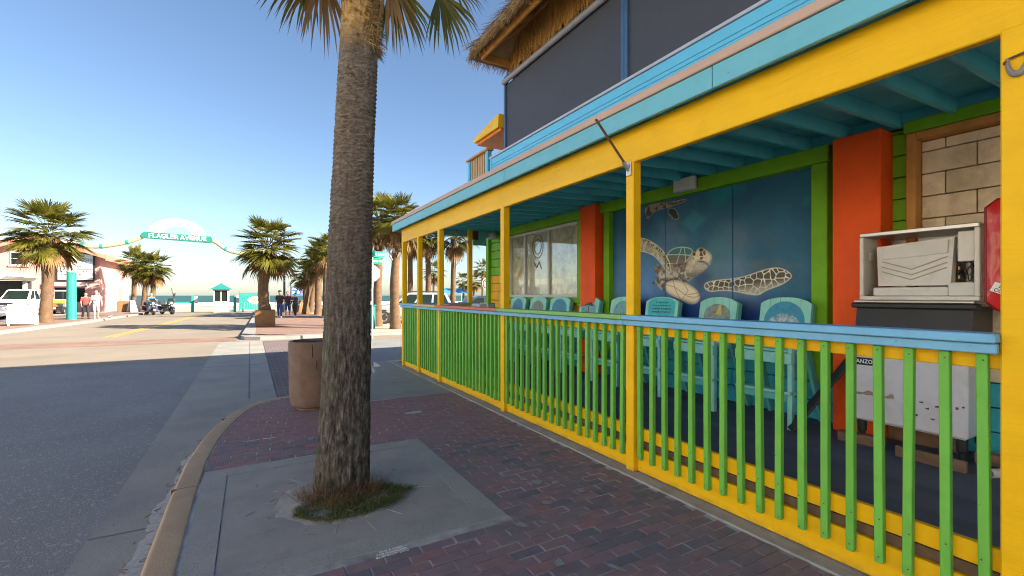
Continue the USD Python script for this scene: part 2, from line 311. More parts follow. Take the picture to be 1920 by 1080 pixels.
# ------------------------------------------------------------------ ground, roads, sea
def sheet(name, poly, z, m, kind='structure', parent='/World', thick=0.0, **t):
    mb = MB()
    if thick:
        mb.prism(poly, (0, 0, z - thick), (1, 0, 0), (0, 1, 0), thick)
    else:
        p = Polygon(poly).buffer(0)
        v, f = trimesh.creation.triangulate_polygon(p, engine='earcut')
        V = np.column_stack([v, np.full(len(v), z)])
        n = np.cross(V[f[:, 1]] - V[f[:, 0]], V[f[:, 2]] - V[f[:, 0]])[:, 2]
        f = np.where((n < 0)[:, None], f[:, ::-1], f)
        mb.add(V, f)
    return mb.build(name, m, parent, kind=kind, **t)

def brick_sheet_mat(name, c1, c2, mortar):
    return usdkit.material(stage, f'/World/Looks/{name}', {
        'g': ('geometry', {}), 'b': ('brick_texture', {'color1': c1, 'color2': c2, 'mortar': mortar, 'scale': 1.0, 'mortar_size': 0.006, 'brick_width': 0.2, 'row_height': 0.1}),
        'n': ('noise_texture', {'scale': 0.9, 'detail': 6.0}), 'r': ('rgb_ramp', {'ramp': [(0.3, (0.75, 0.78, 0.8)), (0.7, (1.15, 1.1, 1.08))]}), 'm': ('mix_color', {'blend_type': 'multiply', 'fac': 1.0}),
        'p': ('principled_bsdf', {'roughness': 0.88})},
        [('g.position', 'b.vector'), ('g.position', 'n.vector'), ('n.fac', 'r.fac'), ('b.color', 'm.a'), ('r.color', 'm.b'), ('m.result', 'p.base_color')], surface='p.BSDF')
M_brick_sheet = brick_sheet_mat('crosswalk_brick', (0.15, 0.10, 0.10), (0.09, 0.075, 0.085), (0.2, 0.19, 0.18))
M_brick_red = brick_sheet_mat('red_brick_walk', (0.25, 0.14, 0.10), (0.20, 0.112, 0.083), (0.26, 0.22, 0.18))

# terrain: level inland, shelving under the sea
ys = [-3000, -60, 54, 60, 72, 95, 125, 150, 175, 260]
zs = [-0.126, -0.126, -0.126, -0.2, -0.45, -0.75, -1.0, -1.5, -2.4, -4]
xs = [-3000, -200, -60, -20, 0, 20, 60, 200, 3000]
V = [(x, y, z) for y, z in zip(ys, zs) for x in xs]
nx = len(xs)
Fq = [(j * nx + i, j * nx + i + 1, (j + 1) * nx + i + 1, (j + 1) * nx + i) for j in range(len(ys) - 1) for i in range(nx - 1)]
MB().add(V, Fq).build('beach_terrain', M_sand, kind='structure')
sea_mat = usdkit.material(stage, '/World/Looks/sea_water', {
    'g': ('geometry', {}), 'm': ('mapping', {'scale': (0.05, 0.35, 1)}), 'n': ('noise_texture', {'scale': 0.6, 'detail': 6.0, 'roughness': 0.65}), 'r': ('rgb_ramp', {'ramp': [(0.3, (0.018, 0.055, 0.055)), (0.55, (0.03, 0.085, 0.08)), (0.75, (0.06, 0.12, 0.11))]}),
    'x': ('separate_xyz', {}), 'mr': ('map_range', {'from_min': 146, 'from_max': 210, 'to_min': 0.32, 'to_max': -0.14}), 'ad': ('math', {'math_type': 'add'}), 'fr': ('map_range', {'from_min': 0.62, 'from_max': 0.70}),
    'mx': ('mix_color', {'b': (0.75, 0.76, 0.74)}), 'bn': ('noise_texture', {'scale': 3.0, 'detail': 4.0}), 'b': ('bump', {'strength': 0.6, 'distance': 0.3}), 'p': ('principled_bsdf', {'roughness': 0.5, 'specular_ior_level': 0.12})},
    [('g.position', 'm.vector'), ('m.vector', 'n.vector'), ('n.fac', 'r.fac'), ('g.position', 'x.vector'), ('x.y', 'mr.value'), ('mr.result', 'ad.value1'), ('n.fac', 'ad.value2'), ('ad.value', 'fr.value'), ('fr.result', 'mx.fac'),
     ('r.color', 'mx.a'), ('mx.result', 'p.base_color'), ('m.vector', 'bn.vector'), ('bn.fac', 'b.height'), ('b.normal', 'p.normal')], surface='p.BSDF')
sheet('sea', [(-9000, 138), (9000, 138), (9000, 9000), (-9000, 9000)], -1.15, sea_mat)
mb = MB()
for (y0, amp, w, sd) in ((142, 2.0, 5.0, 1), (158, 3.0, 2.2, 2), (176, 4.0, 1.8, 3)):   # lines of surf
    x = np.linspace(-140, 170, 160); nz = meshkit.fbm(np.stack([x * 0.05, x * 0 + sd, x * 0], -1), 4, sd) - 0.5
    nw = meshkit.fbm(np.stack([x * 0.13, x * 0 + sd + 9, x * 0], -1), 3, sd + 5)
    a = y0 + nz * amp * 4; b = a + w * np.clip(nw * 2 - 0.45, 0.06, 1.5)
    n = len(x); Vv = np.vstack([np.stack([x, a, np.full(n, -1.13)], -1), np.stack([x, (a + b) / 2, np.full(n, -0.8)], -1), np.stack([x, b, np.full(n, -1.13)], -1)])
    i = np.arange(n - 1)
    mb.add(Vv, np.vstack([np.stack([i, i + 1, n + i + 1, n + i], 1), np.stack([n + i, n + i + 1, 2 * n + i + 1, 2 * n + i], 1)]))
mb.build('surf_foam', mat('foam', (0.8, 0.8, 0.79), 0.7, 0.05, 2), kind='stuff', label='white lines of surf breaking along the beach', category='surf')

sheet('road', [(-70, -40), (2.0, -40), (2.0, 11), (80, 11), (80, 18.9), (2, 18.9), (1.5, 53), (-10, 53), (-10, 22), (-70, 22)], -0.12, M_asphalt)
sheet('worn_road', [(-70, 14.35), (-12, 14.3), (-4.7, 14.25), (-1.5, 13.7), (-0.932, 13.65), (-0.932, 18.9), (0.0, 18.9), (0.0, 53), (-10, 53), (-10, 22), (-70, 22)], -0.116, M_sunlit_tone)  # sunlit tone painted on the same road, starting at the building's shadow edge
sheet('side_street', [(0.0, 16.6), (2.1, 16.7), (5, 17.0), (80, 17.0), (80, 18.9), (0.0, 18.9)], -0.116, M_sunlit_tone)
KO = [(-0.52, -14), (-0.52, 0), (-0.522, 2), (-0.525, 3.1), (-0.53, 4.2), (-0.515, 5.0), (-0.455, 5.7), (-0.36, 6.3), (-0.23, 6.85), (-0.09, 7.22), (0.12, 7.5), (0.42, 7.68), (0.8, 7.80), (1.2, 8.0), (1.6, 8.35), (1.95, 8.85), (2.15, 9.4), (2.25, 10.0)]
def offset_line(pts, d):
    P = np.array(pts, float); t = np.gradient(P, axis=0); t /= np.linalg.norm(t, axis=1)[:, None]
    return P + np.stack([t[:, 1], -t[:, 0]], 1) * d
KI = offset_line(KO, 0.165)
def kerb_inner_x(y):
    return float(np.interp(y, KI[:13, 1], KI[:13, 0]))
# gutter pan along the kerb, then straight on across the side street
g = [(-0.955, -14), (-0.935, 4), (-0.93, 8), (-0.93, 18.6), (0.36, 18.6), (0.36, 8.0), (0.5, 7.72)] + [tuple(p) for p in offset_line(KO, -0.004)[11:0:-1]] + [(-0.524, -14)]
sheet('gutter_pan', g, -0.112, M_gutter)
mb = MB()
mb.box(-0.03, -0.018, 8.3, 18.4, -0.1125, -0.1085).box(-0.93, 0.3, 12.3, 12.312, -0.1125, -0.1085).box(-0.93, -0.5, 4.0, 4.012, -0.1125, -0.1085)
mb.build('gutter_joint', mat('joint_sealant', (0.12, 0.12, 0.12), 0.9, 0.2, 6), kind='structure')
sheet('brick_crosswalk', [(0.37, 7.8), (2.1, 9.3), (2.1, 18.4), (0.37, 18.4)], -0.108, M_brick_sheet)
sheet('red_crosswalk_band', [(-10.2, 19.6), (-0.45, 19.0), (-0.4, 20.9), (-10.4, 21.6)], -0.112, M_brick_red)
mb = MB()
for dx in (-0.12, 0.12):
    x = lambda y: -4.75 + (y - 23) * 0.052 + dx
    mb.add([(x(23) - 0.06, 23, -0.1125), (x(23) + 0.06, 23, -0.1125), (x(46) + 0.06, 46, -0.1125), (x(46) - 0.06, 46, -0.1125)], [(0, 1, 2, 3)])
mb.build('centre_line', M_line, kind='structure')

# near pavement: slab, kerb, bricks, concrete end, pad round the palm
slab = [tuple(p) for p in KI[:]] + [(2.42, 10.6), (16, 10.6), (16, -14)]
sheet('pavement_base', slab, -0.0045, M_bed, thick=0.3)
Kt = 0.006; zt = np.interp(np.arange(len(KO)), [0, 9, 12, len(KO) - 1], [0, 0, -0.02, -0.03])
for i0, i1, km in ((0, 14, M_kerb), (13, len(KO), M_conc)):
    V = []; m7 = 7
    for (a, b), (c, d), z in zip(KO[i0:i1], KI[i0:i1], zt[i0:i1]):
        ux, uy = (c - a) / 0.165, (d - b) / 0.165
        for s, zz in ((0.0, -0.2), (0.0, z - 0.03), (0.012, z - 0.008), (0.035, z + Kt), (0.155, z + Kt), (0.167, z + 0.001), (0.167, -0.2)):
            V.append((a + ux * s, b + uy * s, zz))
    Fq = [(i * m7 + k, i * m7 + k + 1, (i + 1) * m7 + k + 1, (i + 1) * m7 + k) for i in range(i1 - i0 - 1) for k in range(m7 - 1)]
    MB().add(V, [q[::-1] for q in Fq]).build('kerb', km, smooth=40, kind='structure')
sheet('kerb_apron', [(0.372, 7.80), (2.1, 9.30), (2.1, 10.4), (2.25, 10.4)] + [tuple(p) for p in offset_line(KO, -0.004)[:10:-1]], -0.104, M_gutter)
mb = MB()
for y in (1.9, 4.35, 6.55):
    x = float(np.interp(y, [p[1] for p in KO[:13]], [p[0] for p in KO[:13]])); xi = kerb_inner_x(y)
    mb.box(x - 0.002, xi - 0.004, y - 0.004, y + 0.004, -0.1, 0.0068)
mb.build('kerb_joint', M_rust, kind='structure')
PX0, PX1, PY0, PY1 = -0.338, 1.52, 2.735, 4.66
pave = UsdGeom.Xform.Define(stage, '/World/brick_pavement'); tag(pave.GetPrim(), kind='structure'); pave = '/World/brick_pavement'
def brick_mesh(x0, x1, y0, y1, z, ch=0.0035, tilt=(0, 0)):
    zz = lambda x, y: z + tilt[0] * (x - (x0 + x1) / 2) + tilt[1] * (y - (y0 + y1) / 2)
    o = [(x0, y0), (x1, y0), (x1, y1), (x0, y1)]; i = [(x0 + ch, y0 + ch), (x1 - ch, y0 + ch), (x1 - ch, y1 - ch), (x0 + ch, y1 - ch)]
    v = [(x, y, -0.02) for x, y in o] + [(x, y, zz(x, y) - ch * 0.8) for x, y in o] + [(x, y, zz(x, y)) for x, y in i]
    f = []
    for a in (0, 4):
        for k in range(4):
            l = (k + 1) % 4
            f += [(a + k, a + l, a + 4 + l), (a + k, a + 4 + l, a + 4 + k)]
    f += [(8, 9, 10), (8, 10, 11)]
    return np.array(v), np.array(f)
bricks = []
row = 0; y = -2.4
while y < 7.75:
    off = (row % 2) * 0.103 + rng.uniform(-0.012, 0.012)
    x = kerb_inner_x(y + 0.05) + 0.012; xe = 2.715
    if y > 6.64:
        xe = 1.18
    first = True
    while x < xe - 0.03:
        w = 0.205 if not first else 0.06 + off
        first = False
        x1 = min(x + w, xe)
        segs = [(x, x1)]
        if y + 0.08 > PY0 - 0.004 and y < PY1 + 0.004:
            segs = [(a, b) for a, b in ((x, min(x1, PX0 - 0.006)), (max(x, PX1 + 0.006), x1)) if b - a > 0.03]
        for a, b in segs:
            if b - a > 0.03:
                j = rng.normal(0, 0.0012, 4)
                bricks.append((a + j[0], b + j[1], y + j[2], y + 0.078 + j[3], rng.normal(0, 0.0016), rng.normal(0, 0.006, 2)))
        x = x1 + 0.007
    y += 0.0845; row += 1
def in_view(b):
    X, Y = (b[0] + b[1]) / 2, (b[2] + b[3]) / 2
    d = X * cS + Y * cC; r = X * cC - Y * cS
    ok = d > 1.2 and abs(r / d) < 1.14 and 1.5 / d * 860 < 560
    return (d if ok else 50 + d)
bricks.sort(key=in_view)
for b in bricks[:300]:
    MB().add(*brick_mesh(b[0], b[1], b[2], b[3], b[4], tilt=b[5])).build('brick', M_brick, pave)
mb = MB()
for b in bricks[300:]:
    mb.add(*brick_mesh(b[0], b[1], b[2], b[3], b[4], tilt=b[5]))
mb.build('brick_paving', M_brick, pave, kind='stuff')
# lettered memorial bricks
mb = MB()
for k, s in enumerate(('GUS & WAN', 'THE HAWAIIAN', 'SURFSHOP 2002')):
    text(mb, s, 0.017, (0.715, 2.695 - 0.027 * k, 0.0035), (1, 0, 0), (0, 1, 0), 0.001)
for k, s in enumerate(('IN LOVING', 'MEMORY')):
    text(mb, s, 0.02, (-0.0 + 0.17 * k, 5.43, 0.0035), (1, 0, 0), (0, 1, 0), 0.001)
mb.build('brick_lettering', M_text_white, pave)
# hardened splashes of mortar on the bricks
def blotch(mb, x, y, r, z, sd):
    n = 18; a = np.arange(n) / n * 2 * math.pi
    rr = r * (0.55 + 0.9 * meshkit.fbm(np.stack([np.cos(a) * 1.6 + sd * 7.1, np.sin(a) * 1.6, a * 0], -1), 3, sd))
    ex, an = rng.uniform(0.7, 1.8), rng.uniform(0, 3)
    px, py = rr * np.cos(a) * ex, rr * np.sin(a) / ex
    V = np.stack([x + px * math.cos(an) - py * math.sin(an), y + px * math.sin(an) + py * math.cos(an), np.full(n, z)], -1)
    V = np.vstack([V, (x, y, z + 0.0012)])
    mb.add(V, [(k, (k + 1) % n, n) for k in range(n)])
mb = MB()
spots = [(1.54, 2.57, .035), (1.68, 2.53, .022), (2.0, 3.1, .05), (2.12, 3.02, .03), (1.93, 3.2, .028), (2.2, 2.8, .032), (1.86, 2.75, .035), (1.5, 2.1, .03), (1.75, 1.9, .03), (0.35, 5.2, .045), (0.55, 5.22, .04)]
for k, (x, y, r) in enumerate(spots):
    blotch(mb, x, y, r, 0.0052, k)
for k in range(16):
    blotch(mb, rng.uniform(-0.2, 2.65), rng.choice([rng.uniform(1.3, 2.7), rng.uniform(4.7, 6.6)]), rng.uniform(0.006, 0.016), 0.0052, 50 + k)
mb.build('mortar_splash', mat('dried_mortar', (0.26, 0.25, 0.245), 0.9, 0.12, 20, bump=0.3), pave, kind='stuff')
# concrete end of the pavement and the strip along the porch
walk_end = [(1.19, 6.7), (2.722, 6.64), (2.722, 10.55), (2.44, 10.55)] + [tuple(p) for p in KI[:11:-1]] + [(0.72, 7.78), (1.19, 7.8)]
sheet('pavement_end', walk_end, 0.002, M_conc, thick=0.03)
sheet('porch_footing', [(2.724, -6), (2.9, -6), (2.9, 10.4), (2.724, 10.4)], 0.012, mat('footing_concrete', (0.33, 0.31, 0.28), 0.9, 0.15, 6, bump=0.4, bscale=60, dirt=(0.16, 0.15, 0.14), dirt_amt=0.6, dscale=5), thick=0.05)
# pad round the palm: outer border, inner panel, hole
bo = 0.165
hole = Polygon([(0.60 + (0.40 + 0.05 * math.sin(3 * a) + 0.03 * math.sin(7 * a)) * math.cos(a), 3.62 + (0.38 + 0.04 * math.cos(2 * a)) * math.sin(a)) for a in np.linspace(0, 2 * math.pi, 40)[:-1]])
ring = Polygon([(PX0, PY0), (PX1, PY0), (PX1, PY1), (PX0, PY1)]).difference(Polygon([(PX0 + bo, PY0 + bo), (PX1 - bo, PY0 + bo), (PX1 - bo, PY1 - bo), (PX0 + bo, PY1 - bo)]))
inner = Polygon([(PX0 + bo + .006, PY0 + bo + .006), (PX1 - bo - .006, PY0 + bo + .006), (PX1 - bo - .006, PY1 - bo - .006), (PX0 + bo + .006, PY1 - bo - .006)]).difference(hole)
padx = UsdGeom.Xform.Define(stage, '/World/tree_pad'); tag(padx.GetPrim(), kind='structure')
MB().prism(ring, (0, 0, -0.03), (1, 0, 0), (0, 1, 0), 0.034).build('border', M_pad_border, '/World/tree_pad')
MB().prism(inner, (0, 0, -0.03), (1, 0, 0), (0, 1, 0), 0.030).build('panel', M_pad, '/World/tree_pad')
mb = MB()
for k, a in enumerate(np.linspace(0, 2 * math.pi, 17)[:-1] + 0.15):
    r0, r1 = 0.47 + 0.05 * math.sin(k * 2.3), 0.60 + 0.07 * math.sin(k * 1.7)
    mb.bar((0.6 + r0 * math.cos(a), 3.62 + r0 * math.sin(a), 0.0005), (0.6 + r1 * math.cos(a), 3.62 + r1 * math.sin(a), 0.0005), 0.008, 0.003)
mb.build('scored_line', mat('score_dust', (0.31, 0.31, 0.30), 0.9, 0.1, 9), '/World/tree_pad')
# sandy soil in the hole
nr, na = 14, 48
V = [(0.6, 3.62, 0.03)]
for i in range(1, nr + 1):
    for j in range(na):
        a = j / na * 2 * math.pi; r = i / nr * 0.54
        x, y_ = 0.60 + r * math.cos(a), 3.62 + r * 0.95 * math.sin(a)
        z = 0.032 * (1 - (i / nr) ** 2) - 0.006 + 0.022 * (meshkit.fbm(np.array([x * 14, y_ * 14, 0.0]), 3, 3) - 0.5)
        if i >= nr - 3:
            z -= 0.0035 * (i - nr + 3)
        V.append((x, y_, z))
Fq = [(0, 1 + j, 1 + (j + 1) % na) for j in range(na)]
for i in range(nr - 1):
    for j in range(na):
        a, b = 1 + i * na + j, 1 + i * na + (j + 1) % na
        Fq += [(a, a + na, b + na), (a, b + na, b)]
M_soil = mat('tree_pit_sand', (0.33, 0.315, 0.29), 0.95, 0.2, 14, bump=0.6, bscale=110, dirt=(0.12, 0.10, 0.07), dirt_amt=0.6, dscale=7, spots=(0.10, 0.08, 0.05), sscale=40, sthr=0.66)
MB().add(V, Fq).build('soil', M_soil, smooth=True, kind='structure')
# sand washed along the gutter
mb = MB()
ygrid = np.linspace(1.6, 6.6, 520)
ko = np.interp(ygrid, [p[1] for p in KO[:12]], [p[0] for p in KO[:12]])
wd = 0.02 + 0.16 * np.clip(meshkit.fbm(np.stack([ygrid * 2.2, ygrid * 0, ygrid * 0], -1), 6, 4) * 1.5 - 0.22, 0, 1) * np.interp(ygrid, [1.6, 2.4, 4.5, 6.6], [0.7, 1, 1, 0.1]) + 0.006 * rng.random(520)
n = len(ygrid)
V = np.vstack([np.stack([ko - wd, ygrid, np.full(n, -0.1095)], -1), np.stack([ko - wd * 0.5, ygrid, -0.1085 + 0.01 * wd / 0.15], -1), np.stack([ko + 0.002, ygrid, np.full(n, -0.1)], -1)])
i = np.arange(n - 1)
mb.add(V, np.vstack([np.stack([i, n + i, n + i + 1, i + 1], 1), np.stack([n + i, 2 * n + i, 2 * n + i + 1, n + i + 1], 1)]))
mb.build('gutter_sand', M_grit, smooth=True, kind='stuff', label='pale sand washed up against the yellowish kerb', category='sand')
mb = MB()
for k in range(70):   # twigs and dead leaves lying in it
    y_ = rng.uniform(2.6, 6.2); x = float(np.interp(y_, ygrid, ko)) - rng.uniform(0.01, 0.13); a = rng.uniform(0, 3.1)
    if k % 3 == 0:
        x, y_ = 0.6 + rng.normal(0, 0.3), 3.62 + rng.normal(0, 0.3)
    zz = -0.102 if k % 3 else 0.03
    L = rng.uniform(0.01, 0.035)
    mb.bar((x - L * math.cos(a), y_ - L * math.sin(a), zz), (x + L * math.cos(a), y_ + L * math.sin(a), zz + 0.004), 0.006, 0.003)
mb.build('leaf_litter', M_old_wood, kind='stuff', label='scraps of twigs and dry leaves in the gutter and tree pit', category='litter')

# far side of the crossing
far_r = [(-0.32, 20.0), (-0.2, 19.3), (0.3, 18.95), (1.5, 18.8), (80, 18.8), (80, 53.5), (0.35, 53.5), (0.1, 36)]
sheet('far_pavement', far_r, 0.0, M_conc, thick=0.2)
sheet('far_brick_walk', [(0.15, 19.6), (4.2, 19.4), (4.4, 50), (0.7, 50), (0.45, 36)], 0.004, M_brick_red)
sheet('sandy_verge', [(4.25, 18.9), (60, 18.9), (60, 22.8), (7.2, 22.8), (5.6, 26), (5.4, 50), (4.45, 50)], 0.005, mat('verge_sand', (0.44, 0.38, 0.29), 0.95, 0.2, 3, bump=0.4, dirt=(0.22, 0.2, 0.09), dirt_amt=0.6, dscale=1.2))
sheet('parking_lot', [(7.3, 22.9), (80, 22.9), (80, 53), (5.5, 53), (5.7, 26)], 0.006, M_lot)
far_l = [(-80, 22.2), (-12, 22.2), (-10.2, 24), (-9.0, 27), (-8.75, 29.5), (-8.25, 36), (-7.9, 54), (-80, 54)]
sheet('left_pavement', far_l, 0.0, M_conc, thick=0.2)
sheet('left_brick_walk', [(-40, 22.9), (-12.3, 22.9), (-10.7, 24.4), (-9.6, 27.2), (-9.3, 29.6), (-8.8, 36), (-8.6, 52), (-12.3, 52), (-12.2, 38), (-13, 31), (-16, 27), (-40, 26)], 0.004, M_brick_red)
sheet('near_left_pavement', [(-30, -14), (-10.2, -14), (-10.2, 7.5), (-11.5, 9.5), (-30, 10)], 0.0, M_conc, thick=0.2)
# ------------------------------------------------------------------ the beach bar
XP, XB, XWALL, ZF = 2.80, 2.84, 5.2, 0.19
bar = thing('beach_bar', 'brightly painted beach bar with yellow porch, turtle mural and thatched upper floor', 'building')
mb = MB().box(2.91, 5.2, -6, 10.3, 0.13, ZF)
mb.build('porch_floor', M_deck, bar)
MB().box(2.887, 2.907, -6, 9.9, 0.0, 0.262).build('floor_rim', M_dirt, bar)
# back wall: core with the window opening, blocks in front
core = MB()
core.box(5.36, 5.5, -6, 1.8, 0, 3.2).box(5.3, 5.5, 1.8, 6.62, 0, 3.2).box(5.3, 5.5, 6.62, 9.18, 0, 1.46).box(5.3, 5.5, 6.62, 9.18, 2.86, 3.2).box(5.3, 5.5, 9.18, 10.3, 0, 3.2)
core.box(7.4, 7.6, 5, 10.3, 0, 3.2).box(5.5, 7.4, 10.15, 10.3, 0, 3.2).box(5.5, 7.4, 5, 5.2, 0, 3.2).box(5.5, 7.4, 5.2, 10.15, 3.1, 3.2)
core.build('wall_core', M_mortar, bar)
MB().box(7.0, 15, -9, 3.3, 0, 9.2).box(7.62, 15, 3.3, 10.3, 0, 3.2).box(5.52, 7.0, -9, 4.9, 0, 3.2).build('rear_wing', M_pink_light, bar)  # tall box is unseen, added to lengthen the building's shadow on the road
wall = MB().box(5.28, 5.299, 1.84, 10.3, 0.15, 3.15); wall = wall.build('back_wall', M_mortar, bar)
M_blk = {}
def put_block(y0, y1, z0, z1, xf):
    zc = (z0 + z1) / 2
    m = M_block if y1 < 1.83 and zc > 0.7 else (M_green_wall if zc > 2.05 else (M_yellow_wall if zc > 1.15 else M_teal_wall))
    MB().box(xf + rng.normal(0, 0.0012), xf + 0.1, y0, y1, z0, z1, 0.004).build('block', m, wall)
z = ZF; r = 0
while z < 3.0:
    z1 = min(z + 0.196, 3.02); off = 0.2 * (r % 2)
    for (ya, yb, lo, hi, xf) in ((-0.4, 1.765, 0.1, 2.88, 5.25), (1.84, 2.56, 0.1, 3.1, 5.195), (2.56, 5.8, 0.1, 1.05, 5.195), (5.8, 6.6, 0.1, 3.1, 5.195), (6.6, 9.2, 0.1, 1.42, 5.195), (9.2, 10.3, 0.1, 3.1, 5.195)):
        if not (lo <= z < hi - 0.02):
            continue
        e = [ya] + [y for y in np.arange(-1 + off, 10.6, 0.4) if ya + 0.05 < y < yb - 0.05] + [yb]
        for a, b in zip(e[:-1], e[1:]):
            put_block(a + 0.004, b - 0.004, z + 0.002, min(z1, hi) - 0.004, xf)
    z += 0.2; r += 1
# timber frame round the blocked opening
for bx in ((5.13, 5.30, 1.765, 1.835, ZF, 2.95), (5.13, 5.30, -0.4, 1.765, 2.885, 2.95)):
    MB().box(*bx, 0.006).build('opening_frame', M_wood, bar)
MB().box(5.12, 5.29, -0.4, 1.85, 2.953, 3.06, 0.005).build('green_header', M_green_wall, bar)
# mural boards and their green frame
mur = MB().box(5.19, 5.29, 2.57, 5.79, 1.05, 2.9).build('mural_backing', M_mortar, bar)
def mural_mat(name, seed):
    return usdkit.material(stage, f'/World/Looks/{name}', {
        'g': ('geometry', {}), 'mp': ('mapping', {'location': (0, seed, 0)}), 'n': ('noise_texture', {'scale': 0.75, 'detail': 4.0, 'roughness': 0.5, 'distortion': 0.4}),
        'r': ('rgb_ramp', {'ramp': [(0.25, (0.012, 0.10, 0.32)), (0.42, (0.020, 0.19, 0.38)), (0.52, (0.075, 0.21, 0.36)), (0.62, (0.025, 0.23, 0.32)), (0.74, (0.09, 0.18, 0.29)), (0.82, (0.04, 0.13, 0.31))]}),
        'n2': ('noise_texture', {'scale': 2.3, 'detail': 6.0}), 'r2': ('rgb_ramp', {'ramp': [(0.35, (0.65, 0.7, 0.75)), (0.7, (1.25, 1.2, 1.15))]}), 'm': ('mix_color', {'blend_type': 'multiply', 'fac': 1.0}),
        'p': ('principled_bsdf', {'roughness': 0.5, 'specular_ior_level': 0.25})},
        [('g.position', 'mp.vector'), ('mp.vector', 'n.vector'), ('n.fac', 'r.fac'), ('g.position', 'n2.vector'), ('n2.fac', 'r2.fac'), ('r.color', 'm.a'), ('r2.color', 'm.b'), ('m.result', 'p.base_color')], surface='p.BSDF')
M_mural = mural_mat('sea_mural_paint', 3.3)
panels = []
for a, b in ((2.575, 3.566), (3.574, 4.626), (4.634, 5.785)):
    panels.append(MB().box(5.17, 5.19, a, b, 1.06, 2.9, 0.003).build('mural_panel', M_mural, bar))
TURTLE= {'shoulder': [(4.137, 1.791), (3.988, 1.863), (3.881, 1.78), (3.881, 1.696), (3.952, 1.659), (3.97, 1.575), (4.053, 1.536), (4.175, 1.633)], 'flipper_right': [(3.979, 1.668), (3.777, 1.701), (3.547, 1.708), (3.376, 1.738), (3.215, 1.788), (3.088, 1.816), (2.987, 1.814), (2.902, 1.773), (2.851, 1.719), (2.876, 1.68), (2.967, 1.617), (3.088, 1.579), (3.172, 1.545), (3.229, 1.501), (3.361, 1.511), (3.531, 1.548), (3.727, 1.564), (3.881, 1.543), (3.979, 1.582)], 'flipper_left': [(5.383, 2.328), (5.331, 2.388), (5.179, 2.395), (5.056, 2.371), (4.937, 2.328), (4.799, 2.253), (4.666, 2.146), (4.59, 2.055), (4.526, 1.924), (4.537, 1.807), (4.633, 1.862), (4.71, 1.969), (4.822, 2.072), (4.961, 2.135), (5.056, 2.161), (5.28, 2.207)], 'shell': [(4.611, 1.955), (4.596, 2.098), (4.516, 2.158), (4.371, 2.178), (4.233, 2.157), (4.146, 2.11), (4.194, 2.034), (4.272, 1.942), (4.433, 1.932)], 'body': [(4.879, 1.927), (4.754, 1.963), (4.644, 1.88), (4.537, 1.942), (4.433, 1.945), (4.272, 1.958), (4.175, 1.936), (4.099, 1.789), (4.175, 1.713), (4.272, 1.667), (4.474, 1.721), (4.655, 1.676), (4.644, 1.531), (4.732, 1.591), (4.777, 1.644), (4.891, 1.681), (4.845, 1.715), (4.777, 1.731), (4.81, 1.836)], 'plastron': [(4.655, 1.676), (4.495, 1.725), (4.331, 1.701), (4.175, 1.633), (4.062, 1.552), (4.034, 1.458), (4.099, 1.386), (4.213, 1.376), (4.331, 1.423), (4.495, 1.488), (4.611, 1.539)], 'head': [(4.272, 1.91), (4.175, 2.064), (4.099, 2.121), (4.025, 2.138), (3.952, 2.101), (3.881, 2.048), (3.855, 2.001), (3.867, 1.933), (3.899, 1.881), (3.952, 1.923), (4.025, 1.946), (4.099, 1.932), (4.137, 1.854), (4.194, 1.793), (4.282, 1.845)], 'chin': [(4.156, 1.871), (4.108, 1.935), (4.025, 1.943), (3.952, 1.913), (3.913, 1.871), (4.016, 1.802), (4.137, 1.735), (4.252, 1.747), (4.282, 1.813)], 'eye': [(4.053, 2.117), (4.03, 2.122), (4.014, 2.101), (4.021, 2.077), (4.045, 2.082)], 'turtle_two': [(5.032, 2.821), (4.845, 2.855), (4.537, 2.823), (4.331, 2.824), (4.252, 2.817), (4.282, 2.786), (4.371, 2.773), (4.474, 2.767), (4.601, 2.75), (4.754, 2.749), (4.868, 2.724), (4.914, 2.661), (4.985, 2.644), (5.004, 2.719)], 'flipper_two': [(4.59, 2.743), (4.474, 2.732), (4.422, 2.679), (4.382, 2.598), (4.402, 2.557), (4.495, 2.57), (4.562, 2.634)]}
TLINES= {'mouth': [(4.047, 1.95), (3.998, 1.944), (3.952, 1.92), (3.913, 1.886)], 's1': [(4.433, 1.935), (4.341, 2.167)], 's2': [(4.596, 2.081), (4.371, 2.067), (4.175, 2.04)], 's3': [(4.272, 1.945), (4.282, 2.056), (4.301, 2.168)], 's4': [(4.611, 1.955), (4.605, 2.09), (4.516, 2.155), (4.371, 2.177), (4.233, 2.156), (4.146, 2.11)], 'p1': [(4.495, 1.725), (4.443, 1.571), (4.351, 1.431)], 'p2': [(4.644, 1.658), (4.474, 1.622), (4.272, 1.505), (4.062, 1.536)], 'p3': [(4.331, 1.448), (4.233, 1.569), (4.331, 1.698)], 'p4': [(4.252, 1.489), (4.137, 1.473), (4.043, 1.505)], 'f1': [(5.056, 2.371), (4.937, 2.328), (4.799, 2.253), (4.666, 2.146), (4.59, 2.055), (4.526, 1.916)]}
from scipy.spatial import cKDTree
def sdist(Y, Z, poly):
    """signed distance to a closed outline, negative inside"""
    P = np.array(poly); Q = np.roll(P, -1, 0); best = np.full(Y.shape, 1e9); inside = np.zeros(Y.shape, bool)
    for (a, b), (c, d) in zip(P, Q):
        t = np.clip(((Y - a) * (c - a) + (Z - b) * (d - b)) / max((c - a) ** 2 + (d - b) ** 2, 1e-12), 0, 1)
        best = np.minimum(best, np.hypot(Y - a - t * (c - a), Z - b - t * (d - b)))
        cr = ((b > Z) != (d > Z)) & (Y < (c - a) * (Z - b) / ((d - b) if abs(d - b) > 1e-9 else 1e-9) + a)
        inside ^= cr
    return np.where(inside, -best, best)
